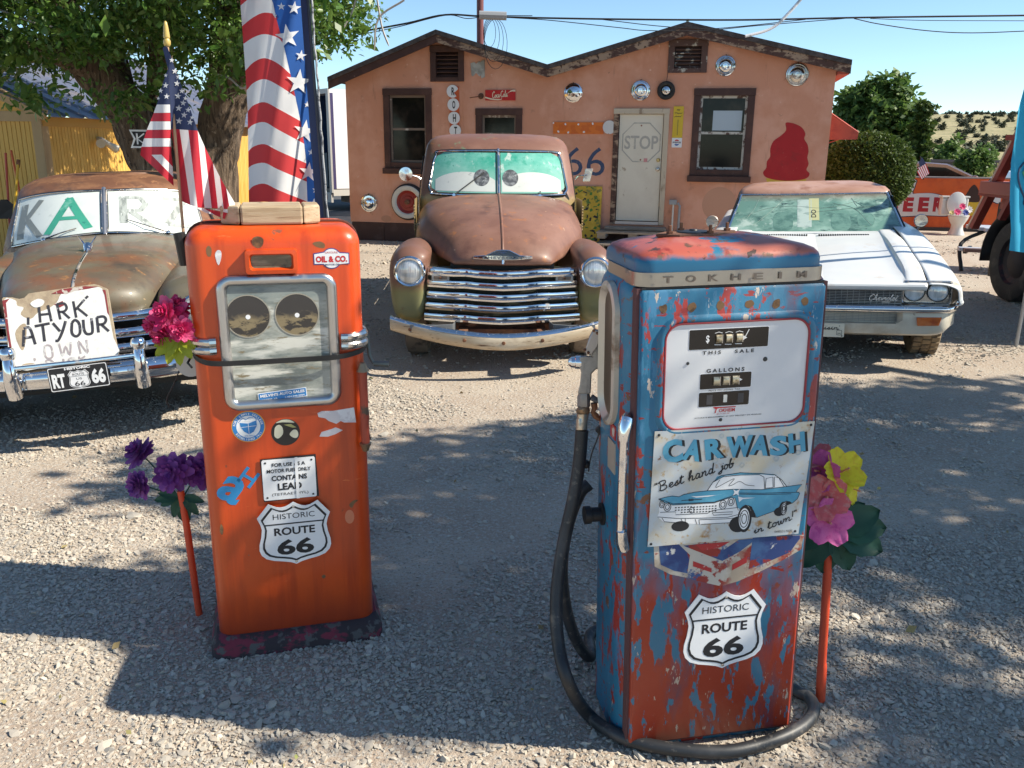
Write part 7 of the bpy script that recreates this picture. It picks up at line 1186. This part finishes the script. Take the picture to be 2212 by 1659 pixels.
for k in range(36):
    y = .12+.21*k
    if DY0-.21 < y < DY1: obj('board', MB().box(-.02, .012, y+.006, y+.204, DZ+.12, SH_Z-.14), YB, sh, 0)
    else: obj('board', bm1, YB, sh, loc=(0, y, 0))
obj('wall_core', MB().box(-3.2, -.02, .03, 7.8, 0, SH_Z-.02), M('shed_dark', (.03, .02, .012), .9), sh, 0); obj('corner_board', MB().box(-.12, .02, -.03, .12, 0, SH_Z-.02), TAN, sh, 0, bevel=.006)
obj('door_void', MB().box(-.04, -.005, DY0+.02, DY1-.02, 0, DZ+.0), BLACK, sh, 0); obj('door_trim', MB().box(-.015, .035, DY0-.10, DY0+.02, 0, DZ+.10), PEACH, sh, 0, bevel=.005); obj('door_trim', MB().box(-.015, .035, DY1-.02, DY1+.10, 0, DZ+.10), PEACH, sh, 0); obj('door_trim', MB().box(-.015, .045, DY0-.20, DY1+.2, DZ+.102, DZ+.22), PEACH, sh, 0, bevel=.005)
obj('fascia', MB().box(.0, .03, 0, 7.8, SH_Z-.14, SH_Z-.01), M('yellow_fascia', (.56, .30, .06), .6), sh, 0); obj('gable_band', MB().box(-3.2, -.0, -.035, .03, SH_Z-.08, SH_Z+.05), TAN, sh, 0)
gw = MB(); gw.add([(x, y, z) for y in (.0, .03) for x, z in ((.0, SH_Z), (-3.3, SH_Z), (-3.3, SH_Z+1.42))], [(0, 2, 1), (3, 4, 5), (0, 1, 4, 3), (1, 2, 5, 4), (2, 0, 3, 5)]); obj('gable', gw, YB, sh, 0)
m = MB()
for k in range(15): x = -.2-.2*k; m.box(x-.006, x+.006, -.004, .0, SH_Z+.06, SH_Z+.43*abs(x)-.03)
obj('gable_grooves', m, MATS['shed_dark'], sh, 0); obj('barge_board', MB().beam((.12, -.05, SH_Z-.0), (-3.4, -.05, SH_Z+1.50), .05, .14, (0, 0, 1)), TAN, sh, 0)
ROOFB = M('blue_grey_metal', (.16, .18, .25), .42, .35, [((.30, .24, .20), 1.2, .52, .72), ((.13, .15, .22), 3, .5, .7)])
rf = []; ny = 118
for i, x in enumerate((.20, -1.7, -3.45)): rf.append([(x, -.12+8.1*k/ny, SH_Z+.43*(.1-x)+.02+(.028 if k % 6 in (0,) else 0)) for k in range(ny+1)])
obj('roof', MB().patch(rf), ROOFB, sh, 0, solid=.01)
fl_ = obj('flood_lamp', MB().tube([(.015, 1.22, SH_Z-.30), (.06, 1.22, SH_Z-.30)], .04, 10), M('lamp_white', (.62, .56, .46), .4), sh)
for dy, dz in ((-.10, -.05), (.12, -.10)): obj('lamp_head', MB().tube([(.06, 1.22, SH_Z-.28), (.12, 1.22+dy, SH_Z-.28+dz), (.17, 1.22+dy*1.8, SH_Z-.28+dz*1.6)], [.02, .045, .065], 12), MATS['lamp_white'], fl_)
t = thing('trunk_sign', 'small black and white arrow sign nailed to the left trunk', 'sign', AT(303, 300, 10.15), R(10)); obj('panel', flat([[(-.11, .10), (.10, .10), (.10, -.10), (-.11, -.10), (-.07, 0)]], 0, .01), WHITE, t, 0); obj('print', flat([[(-.085, .08), (.08, .08), (.08, -.08), (-.085, -.08), (-.045, 0)]], -.0105, .0005), INK, t, 0); m = MB(); ribbon([(-.03, .06), (-.03, -.06)], .018, m, -.0112); ribbon([(.05, .06), (-.03, 0), (.05, -.06)], .016, m, -.0112); obj('mark', m, WHITE, t, 0)
TY = 10.6; STRAW = M('broom_straw', (.42, .33, .13), .9, layers=[((.28, .21, .08), 25, .5, .6, (1, 1, .1))])
t = thing('broom', 'straw broom with an orange handle standing upside up by the shed', 'broom', (0, 0, 0), 0); obj('handle', MB().tube([tuple(AT(24, 325, TY)), tuple(AT(52, 462, TY-.2))], .014, 8), M('orange_handle', (.60, .12, .03), .5), t); q = AT(53, 465, TY-.2); obj('straw_head', MB().loft([[(q.x+w*a-.0*z, q.y+.04*c, q.z+z) for a, c in ((-1, -1), (1, -1), (1, 1), (-1, 1))] for z, w in ((0, .03), (-.10, .10), (-.25, .14), (-.42, .17))]), STRAW, t, 0); obj('binding', MB().box(q.x-.12, q.x+.12, q.y-.05, q.y+.05, q.z-.17, q.z-.15), M('red_thread', (.45, .05, .03), .6), t, 0)
t = thing('yellow_mop', 'yellow handled squeegee leaning at the far left edge', 'tool', (0, 0, 0)); obj('handle', MB().tube([tuple(AT(39, 352, TY-.3)), tuple(AT(26, 520, TY-.5))], .016, 8), M('yellow_handle', (.62, .36, .02), .5), t); obj('grip', MB().tube([tuple(AT(40, 345, TY-.3)), tuple(AT(38.5, 362, TY-.3))], .02, 8), RUST, t)
t = thing('shovel', 'black bladed shovel with a red handle hanging at the far left edge', 'shovel', (0, 0, 0)); obj('handle', MB().tube([tuple(AT(12, 330, TY)), tuple(AT(24, 540, TY-.1))], .014, 8), M('red_handle', (.45, .06, .03), .5), t); q = AT(8, 455, TY-.1); obj('blade', MB().loft([[(q.x+x, q.y+.04*abs(x)*4, q.z+z) for x, z in ((-.12, -.10), (.13, -.10), (.12, .05), (.04, .13), (-.02, .13), (-.12, .02))], [(q.x+x, q.y+.03+.04*abs(x)*4, q.z+z) for x, z in ((-.12, -.10), (.13, -.10), (.12, .05), (.04, .13), (-.02, .13), (-.12, .02))]]), BLACK, t, 0)
p = GR(55, 600); t = thing('bucket', 'dusty grey plastic tub beside the left sedan', 'tub', (-6.05, 9.6, 0)); obj('tub', MB().lathe([(.20, 0), (.22, .05), (.27, .44), (.29, .45), (.275, .46), (.25, .42), (.20, .05), (0, .04)], 26, (0, 0, .35), 'z'), M('grey_plastic', (.30, .28, .26), .6), t); obj('stand', MB().box(-.22, .22, -.22, .22, 0, .35), WOODG, t, 0)
t = thing('green_crate', 'dark green crate at the far left edge below the tools', 'crate', (-6.55, 9.6, 0)); 
for k in range(3): obj('slat', MB().box(-.32, .25, -.26, -.235, .10+.17*k, .235+.17*k), M('dark_green_plastic', (.012, .06, .04), .5), t, 0, bevel=.008)
obj('side', MB().box(.23, .255, -.235, .25, .08, .6).box(-.32, -.295, -.235, .25, .08, .6), MATS['dark_green_plastic'], t, 0); obj('base', MB().box(-.295, .23, -.235, .25, 0, .1), MATS['dark_green_plastic'], t, 0)
# ------------------------------------------------------------------ trailer behind the building
q = AT(716, 330, 23); tl = thing('box_trailer', 'white box trailer with its dark rear door open left of the building', 'trailer', (q.x, q.y, 0), R(35)); TWH = M('trailer_white', (.80, .80, .80), .4); TZ0, TZ1 = AT(716, 408, 23).z, AT(716, 196, 23).z
obj('side_panel', MB().box(0, 9, -.02, .03, TZ0, TZ1), TWH, tl, 0); obj('far_side', MB().box(0, 9, 2.35, 2.4, TZ0, TZ1), M('trailer_blue', (.02, .06, .17), .5), tl, 0); obj('roof', MB().box(0, 9, -.02, 2.4, TZ1, TZ1+.05), TWH, tl, 0); obj('floor', MB().box(0, 9, .03, 2.35, TZ0-.1, TZ0), BLACK, tl, 0); obj('front_wall', MB().box(8.95, 9, .03, 2.35, TZ0, TZ1), BLACK, tl, 0)
obj('door_frame', MB().box(-.05, .0, -.05, .10, TZ0-.1, TZ1+.06).box(-.05, 0, .1, 2.4, TZ1-.06, TZ1+.06), M('trailer_grey', (.45, .43, .40), .5), tl, 0); obj('edge_rail', MB().box(.0, .09, -.035, -.022, TZ0, TZ1-.05), M('violet_rail', (.06, .05, .13), .4), tl, 0); obj('cargo', MB().box(.3, 1.2, 1.0, 2.2, TZ0, TZ0+.9).box(.5, .55, .4, .9, TZ0, TZ1-.4), M('cargo_dark', (.015, .04, .06), .6), tl, 0)
bm_ = obj('rear_bumper', MB().box(-.06, .0, .0, 2.4, TZ0-.35, TZ0-.1), MATS['trailer_grey'], tl, 0)
for y in (.35, .62): obj('tail_lamp', MB().lathe([(0, .02), (.08, .015), (.10, 0)], 16, (0, 0, 0)), M('tail_red', (.45, .03, .02), .3), bm_, loc=(-.062, y, TZ0-.22), rot=(0, 0, R(-90)))
obj('mud_flap', MB().box(.5, .53, .1, .65, .2, TZ0-.15), M('dirty_white', (.55, .52, .47), .7), tl, 0); obj('side_rail', MB().box(.0, 9, -.03, .05, TZ0-.18, TZ0-.02), MATS['dirty_white'], tl, 0)
for x in (1.4, 2.7): obj('wheel', MB().lathe([(.20, .0), (.40, -.04), (.5, -.02), (.52, .05), (.52, .25), (.4, .28)], 26, (x, .06, .52), 'y'), M('white_wall_tyre', (.42, .40, .36), .8), tl, 50)
# ------------------------------------------------------------------ orange wall, toilet, rocks
WY = 19.4; a_, b_ = AT(1890, 480, WY), AT(2260, 492, WY-.6); wd = (b_-a_); wyaw = math.atan2(wd.y, wd.x); wl = thing('painted_wall', 'low orange wall painted with root beer lettering and a chocolate cone', 'wall', (a_.x, a_.y, 0), wyaw); WORG = M('wall_orange', (.62, .11, .02), .8, layers=[((.42, .06, .015), 1.5, .45, .65), ((.55, .11, .03), 4, .5, .7)])
wt_ = Vector((math.cos(wyaw), math.sin(wyaw), 0)); wn_ = Vector((math.sin(wyaw), -math.cos(wyaw), 0))
def WL(x, y):
    d = CR_*((x-1106)/FPX)-CU_*((y-829.5)/FPX)+_f; o = Vector((0, 0, CAM_H)); t = (Vector((a_.x, a_.y, 0))-o).dot(wn_)/d.dot(wn_); q = o+d*t-Vector((a_.x, a_.y, 0)); return (q.dot(wt_), q.z)
c7 = lambda x, y: WL((3480+x/3.071)*.54004, (560+y/3.071)*.54004)
ZT = c7(900, 470)[1]; obj('masonry', MB().box(-2.4, 6.4, 0, .2, -.05, ZT), WORG, wl, 0); obj('dark_footing', MB().box(-2.4, 6.4, -.03, .0, -.05, .07), M('footing', (.06, .05, .045), .9), wl, 0)
obj('coping', MB().box(-2.42, 6.42, -.02, .22, ZT, ZT+.03), M('coping', (.22, .20, .2), .8), wl, 0)
WPT = M('wall_white', (.60, .60, .60), .8, layers=[((.52, .51, .50), 3, .5, .7)]); RPT = M('wall_red', (.38, .025, .035), .8); BPT = M('wall_blue', (.03, .09, .22), .8); OUTL = M('wall_outline', (.03, .03, .06), .8)
def blob(pts, grow=0): q = cr([c7(*p) for p in pts], 4, True); return q
def painted(pts, mat, y, name='painted_shape', sm=4):
    q = cr([c7(*p) for p in pts], sm, True) if sm else [c7(*p) for p in pts]; return obj(name, flat([q], y, .001), mat, wl, 0)
b1_ = [(150, 480), (535, 478), (552, 560), (520, 655), (600, 655), (760, 655), (900, 690), (975, 740), (985, 830), (960, 925), (700, 925), (100, 900)]; painted([(x+(12 if x > 500 else 0), y+(10 if y > 700 else -3)) for x, y in b1_], OUTL, -.001); painted(b1_, WPT, -.0025)
b2_ = [(1480, 490), (1600, 470), (1600, 760), (1500, 745), (1445, 700), (1440, 560)]; painted([(x-10, y+(8 if y > 600 else -6)) for x, y in b2_], OUTL, -.001); painted(b2_, WPT, -.0025)
def let(ch, x0, x1, y0, y1, mat): p0, p1 = c7(x0, y1), c7(x1, y0); obj('painted_letter', write(MB(), ch, (p0[0]+p1[0])/2, (p0[1]+p1[1])/2, -.0045, p1[0]-p0[0], p1[1]-p0[1], bold=.06), mat, wl, 0)
for ch, x0, x1 in (('B', 230, 360), ('E', 398, 545), ('E', 582, 735), ('R', 765, 915)): let(ch, x0, x1, 705, 880, RPT)
let('L', 240, 330, 500, 655, BPT); let('D', 350, 490, 500, 658, BPT); let('D', 1490, 1600, 540, 680, RPT)
painted([(1165, 755), (1340, 765), (1330, 850), (1290, 920), (1240, 930), (1190, 900)], M('wall_yellow', (.58, .38, .03), .8), -.0025); painted([(1280, 548), (1325, 600), (1345, 680), (1345, 745), (1310, 765), (1200, 760), (1160, 745), (1175, 680), (1205, 630), (1225, 595)], M('chocolate', (.045, .020, .014), .8), -.004)
q = AT(2062, 507, 18.3); to = thing('toilet_planter', 'white toilet used as a planter against the orange wall', 'toilet', (q.x, q.y, 0), R(-6)); PORC = M('porcelain', (.66, .65, .62), .2, coat=.4); s_ = .86
obj('pedestal', MB().loft([[(w*math.cos(a), -.06+d*math.sin(a), z) for a in np.linspace(0, 2*math.pi, 25)[:-1]] for w, d, z in ((.165, .20, 0), (.155, .19, .03), (.115, .155, .12), (.11, .15, .20), (.15, .19, .27), (.185, .23, .34), (.195, .24, .38))]), PORC, to, 60); obj('seat', MB().loft([[(w*math.cos(a), -.06+d*math.sin(a), z) for a in np.linspace(0, 2*math.pi, 25)[:-1]] for w, d, z in ((.195, .245, .383), (.205, .25, .395), (.20, .245, .41), (.13, .16, .408))]), PORC, to, 60)
obj('tank', MB().box(-.27, .27, .20, .38, .38, .74), PORC, to, 0, bevel=.03, seg=3); obj('tank_lid', MB().box(-.285, .285, .19, .39, .742, .78), PORC, to, 0, bevel=.012); obj('seat_lid', MB().loft([[(w*.19*math.cos(a), .155-y, .63+w*.24*math.sin(a)) for a in np.linspace(0, 2*math.pi, 25)[:-1]] for y, w in ((0, 1), (.02, 1), (.03, .9))]), PORC, to, 40)
for x, y, z, mt_, r in ((-.05, -.10, .47, HOTP, .085), (.05, -.06, .58, HOTP, .08), (.18, -.08, .52, FWHITE, .085), (.10, -.14, .46, M('silk_blue', (.03, .05, .25), .6), .075), (-.16, -.10, .45, M('silk_cream', (.6, .5, .2), .6), .06)): obj('flower', ringpetals(ringpetals(MB(), fr_((.1, -1, .4)), Vector((x, y, z)), 9, r, r*.5, .1, .1), fr_((.1, -1, .4)), Vector((x, y-.01, z)), 7, r*.6, r*.4, .6, .1), mt_, to, 80)
ROCK = M('sandstone_rock', (.33, .27, .21), .9, layers=[((.22, .18, .15), 3, .5, .65)], bump=(8, .6, .04))
for x, y, s, lb in ((1995, 494, (.30, .2, .20), 'grey rock at the foot of the orange wall beside the car mirror'), (2043, 494, (.26, .18, .15), 'tan flat rock left of the toilet'), (2090, 494, (.24, .18, .14), 'dark rock right of the toilet'), (1970, 494, (.18, .15, .14), 'small rock farthest left below the root beer lettering')):
    bm = bmesh.new(); bmesh.ops.create_icosphere(bm, subdivisions=2, radius=1); [setattr(v, 'co', Vector((v.co.x*s[0], v.co.y*s[1], v.co.z*s[2]))*random.uniform(.84, 1.12)) for v in bm.verts]; me = bpy.data.meshes.new('rock'); bm.to_mesh(me); bm.free(); me.materials.append(ROCK); q = GR(x, y); o = bpy.data.objects.new('rock', me); COL.objects.link(o); o.location = (q.x, q.y-.2, s[2]*.5); tag(o, lb, 'rock', 'rocks along the wall foot')
# small flag on the wall
q = AT(1993, 383, 19.0); sf = thing('small_flag', 'little stars and stripes flag standing on the orange wall', 'flag', (0, 0, 0)); obj('stick', MB().tube([tuple(AT(1995, 388, 19.05)), tuple(AT(1988, 338, 19.05))], .012, 6), WIRE, sf); KS = 1; c8 = lambda x, y: ((3480+x/3.071), (560+y/3.071))
pl_ = lambda pts: [c8(*p) for p in pts]; f0 = lambda x, y: 0
cloth('canton', [pl_([(640, 210), (688, 290), (610, 335), (600, 275)])], .54004, 19, f0, FNAVY, sf); top_, lft = [(610, 335), (688, 290)], [(555, 360), (630, 485)]; r_, w__ = [], []
for k in range(11):
    t0, t1 = k/11, (k+1)/11; A0 = np.array((557+(688-557)*t0, 355-65*t0)); A1 = np.array((557+131*t1, 355-65*t1)); B0 = np.array((628+(732-628)*t0, 485-75*t0)); B1 = np.array((628+104*t1, 485-75*t1)); (r_ if k % 2 == 0 else w__).append(pl_([tuple(A0), tuple(A1), tuple(B1), tuple(B0)]))
cloth('red_stripes', r_, .54004, 19.01, f0, FRED, sf); cloth('white_stripes', w__, .54004, 19.01, f0, FWHITE, sf)
# ------------------------------------------------------------------ road, passing cars, railway
tag(obj('road', MB().box(-60, 120, 21.4, 30, -.03, .0).mesh('road', M('asphalt', (.07, .07, .072), .9, layers=[((.10, .10, .10), 8, .5, .7)]), 0), MATS['asphalt']), None, None, None, 'structure')
def passing_car(name, label, paint, loc, rz, s=1):
    t = thing(name, label, 'car', loc, rz); t.scale = (s, s, s); prof = [(-2.35, .45), (-2.3, .75), (-1.9, .92), (-.8, .98), (.9, .98), (1.7, .90), (2.25, .72), (2.35, .45), (2.2, .25), (-2.2, .25)]
    obj('body', MB().loft([[(x*k, y, z*(1 if abs(y) < .9 else .97)) for x, z in prof] for y, k in ((-.90, .98), (-.82, 1), (.82, 1), (.90, .98))]), paint, t, 40, bevel=.03); gh = [(-1.75, .95), (-1.15, 1.30), (-.4, 1.42), (.25, 1.38), (1.25, .95)]
    obj('roof', MB().loft([[(x*k, y, .95+(z-.95)*k) for x, z in gh] for y, k in ((-.72, .93), (-.64, 1), (.64, 1), (.72, .93))]), paint, t, 40)
    obj('side_glass', MB().loft([[(x, y, z) for x, z in ((-1.35, .99), (-1.0, 1.22), (-.42, 1.31), (.20, 1.28), (.88, .99))] for y in (-.735, -.69)]), DARKGLASS, t, 0); obj('side_glass', MB().loft([[(x, y, z) for x, z in ((-1.35, .99), (-1.0, 1.22), (-.42, 1.31), (.20, 1.28), (.88, .99))] for y in (.69, .735)]), DARKGLASS, t, 0)
    obj('window_post', MB().box(-.36, -.30, -.742, -.70, .98, 1.32), paint, t, 0); obj('chrome_strip', MB().box(-1.5, 1.1, -.905, -.88, .965, .985), CHROME, t, 0)
    obj('windshield', MB().loft([[(.34+d, y, 1.36), (1.27+d, y, .955), (1.27+d, y, .945), (.34+d, y, 1.35)] for y, d in ((-.62, .0), (0, .06), (.62, .0))], True), M('pale_windshield', (.42, .50, .52), .1, coat=1), t, 0); obj('side_mirror', MB().lathe([(0, -.12), (.07, -.08), (.09, 0), (.06, .06), (0, .08)], 12, (.86, -.98, 1.02), 'x'), paint, t)
    for x in (-1.4, 1.45): wheel(t, 0, 0, .32, .2, RUBBER, CHROME_OLD, -1).matrix_parent_inverse = Matrix.Translation((x, -.78, 0)) @ Matrix.Rotation(R(90), 4, 'Z')
    return t
q = AT(2010, 352, 23.5); passing_car('bronze_car', 'bronze modern sedan on the road behind the orange wall', M('bronze_metallic', (.30, .15, .09), .25, .6, coat=.8), (q.x-.1, 23.5, AT(2010, 349, 23.5).z-1.42), R(-3))
q = AT(2152, 375, 25.5); passing_car('white_car', 'white modern car half hidden behind the red truck', M('white_metallic', (.72, .73, .75), .25, coat=.8), (q.x+.9, 25.5, AT(2150, 367, 25.5).z-1.42), R(183))
tag(obj('railway_bank', MB().box(-100, 160, 56, 58, 0, AT(2000, 347, 57).z), M('ballast', (.05, .045, .045), .9)), None, None, None, 'structure'); obj_r = thing('railway_track', 'dark steel rails on the bank below the dry hill', 'railway', (0, 0, 0)); obj('rail', MB().box(-100, 160, 55.8, 55.9, AT(2000, 349, 56).z, AT(2000, 344, 56).z), M('rail_steel', (.06, .05, .06), .6), obj_r, 0)
q = AT(2127, 333, 50); t = thing('post_sign', 'small pale square sign on a post by the railway', 'sign', (q.x, q.y, 0)); obj('panel', MB().box(-.28, .28, -.02, .02, q.z-.25, q.z+.3), M('sign_grey', (.42, .36, .36), .6), t, 0); obj('post', MB().tube([(0, .04, 0), (0, .04, q.z)], .04, 6), RUST, t); obj('emblem', flat([circ(0, q.z+.02, .12, 16)], -.021, .003), M('dim_mark', (.30, .20, .2), .6), t, 0)
# ------------------------------------------------------------------ red truck, banner and picnic bench at the right edge
RT = M('faded_red', (.26, .035, .025), .55, layers=[((.18, .03, .022), 3, .5, .7), ((.34, .08, .05), 6, .55, .7)], coat=.2); rt = thing('red_truck', 'old faded red truck cut off by the right edge of the yard', 'truck', (0, 0, 0)); XR = 5.62
def sidep(pts, x0, x1): return MB().loft([[(x, y, z) for y, z in pts] for x in (x0, x1)])
obj('side_panel', sidep([(7.9, 1.05), (10.25, 1.05), (10.15, 1.30), (9.35, 2.75), (7.9, 2.75)], XR+.06, XR+.12), RT, rt, 0); obj('slanted_frame', MB().beam((XR, 10.62, .80), (XR, 9.25, 2.9), .07, .09, (1, 0, 0)), RT, rt, 0); obj('slanted_frame', MB().beam((XR, 10.05, .95), (XR, 8.75, 2.9), .06, .08, (1, 0, 0)), RT, rt, 0); obj('slanted_trim', MB().beam((XR-.03, 10.70, .78), (XR-.03, 9.33, 2.9), .03, .03, (1, 0, 0)), M('pale_trim', (.55, .38, .28), .6), rt, 0)
for y, z in ((10.35, 1.22), (9.95, 1.85), (9.7, 2.2)): obj('cross_bar', MB().beam((XR-.05, y+.15, z), (XR-.0, y-1.1, z-.02), .05, .06), RT, rt, 0)
obj('low_rail', MB().box(XR-.10, XR+.2, 8.2, 10.45, 1.22, 1.36), M('pink_red_rail', (.36, .10, .07), .6), rt, 0, bevel=.01); obj('chassis', MB().box(XR+.2, XR+2.0, 7.5, 10.2, .75, 1.05), BLACK, rt, 0); obj('body', MB().box(XR+.14, XR+2.1, 7.5, 10.0, 1.06, 2.7), RT, rt, 0, bevel=.04)
wx, wy = XR+.28, 10.0; obj('mudguard', MB().loft([[(x, wy+.56*math.cos(a), .46+.56*math.sin(a)) for a in np.linspace(-.1, math.pi*.98, 16)] for x in (XR+.10, XR+.5)], False, False), BLACK, rt, 40, solid=.02); obj('inner_arch', MB().box(XR+.3, XR+.5, 9.3, 10.7, .2, 1.1), BLACK, rt, 0)
wr = wheel(rt, wx, wy, .47, .28, RUBBER, M('black_rim', (.03, .022, .022), .7, layers=[((.10, .03, .03), 6, .55, .65)]), -1, rimr=.58); wheel(rt, wx+1.5, wy, .47, .28, RUBBER, RUST, 1, rimr=.58); wheel(rt, wx, 7.2, .47, .28, RUBBER, RUST, -1, rimr=.58); wheel(rt, wx+1.5, 7.2, .47, .28, RUBBER, RUST, 1, rimr=.58)
obj('sill', MB().box(XR+.1, XR+.3, 7.6, 9.5, .55, 1.05), RT, rt, 0, bevel=.02); obj('tow_hook', MB().tube(cr([(XR-.02, 9.55, 2.05), (XR-.12, 9.6, 2.0), (XR-.14, 9.6, 1.85), (XR-.05, 9.55, 1.8)], 4), .012, 6), RUST, rt)
CY = M('cyan_cloth', (.035, .42, .66), .8, leaf=.25, layers=[((.03, .34, .58), 4, .5, .7)]); bb = thing('blue_banner', 'bright blue fabric banner hanging at the right edge of the picture', 'banner', (0, 0, 0)); BBY = 7.3; fz = lambda x, y: .03*math.sin(x/9.)+.02*math.sin(y/50.)
cloth('cloth', [[(2250, 120), (2215, 180), (2200, 235), (2192, 300), (2184, 350), (2181, 430), (2184, 500), (2180, 541), (2215, 546), (2300, 548), (2330, 300), (2300, 120)]], 1, BBY, fz, CY, bb, list(range(2180, 2330, 10))); ol_ = MB(); pp = cr([(2226, 338), (2204, 362), (2200, 385), (2206, 410), (2213, 428), (2212, 440), (2222, 448), (2240, 452)], 4)
ol_.tube([tuple(AT(x, y, BBY+fz(x, y)-.012)) for x, y in pp], .008, 6); obj('map_outline', ol_, NAVY, bb); cloth('green_patch', [[(2208, 372), (2226, 352), (2240, 365), (2226, 392), (2214, 388)]], 1, BBY, fz, M('cloth_green', (.10, .42, .20), .8), bb, (), -.012); cloth('white_patch', [[(2214, 440), (2240, 436), (2240, 448), (2222, 450)]], 1, BBY, fz, FWHITE, bb, (), -.014)
obj('pole', MB().tube([tuple(GR(2195, 748)), tuple(AT(2222, 600, 7.5)), tuple(AT(2262, 330, 7.5)), tuple(AT(2280, 100, 7.5))], .016, 8), M('grey_pole', (.38, .40, .42), .4, .5), bb)
pt_ = thing('picnic_table', 'grey topped picnic table standing between the toilet and the red truck', 'picnic table', (0, 0, 0)); PYW = M('table_grey', (.42, .44, .50), .5); PYB = M('seat_brown', (.10, .055, .05), .6); a0 = AT(2088, 489, 13.2); zt = a0.z; a1 = AT(2070, 537, 12.6); zs = a1.z
for k in range(4): obj('table_plank', MB().beam((a0.x+.0+k*.0, a0.y-k*.17, zt), (a0.x+1.7, a0.y-k*.17-.55, zt), .15, .05), PYW, pt_, 0, bevel=.005)
for k in range(2): obj('seat_plank', MB().beam((a1.x, a1.y-k*.16, zs), (a1.x+1.7, a1.y-k*.16-.55, zs), .14, .05), PYW if k == 0 else PYB, pt_, 0, bevel=.005)
for dx in (.12, 1.3): obj('leg', MB().tube(cr([(a0.x+dx, a0.y-.3-dx*.3, zt-.03), (a1.x+dx+.02, a1.y+.25-dx*.3, zs+.05), (a1.x+dx-.02, a1.y+.05-dx*.3, .0)], 4), .028, 8), BLACK, pt_)
obj('brace', MB().beam((a1.x+.05, a1.y-.1, zs-.04), (a0.x+.1, a0.y+.0, zs-.04), .05, .04), BLACK, pt_, 0)
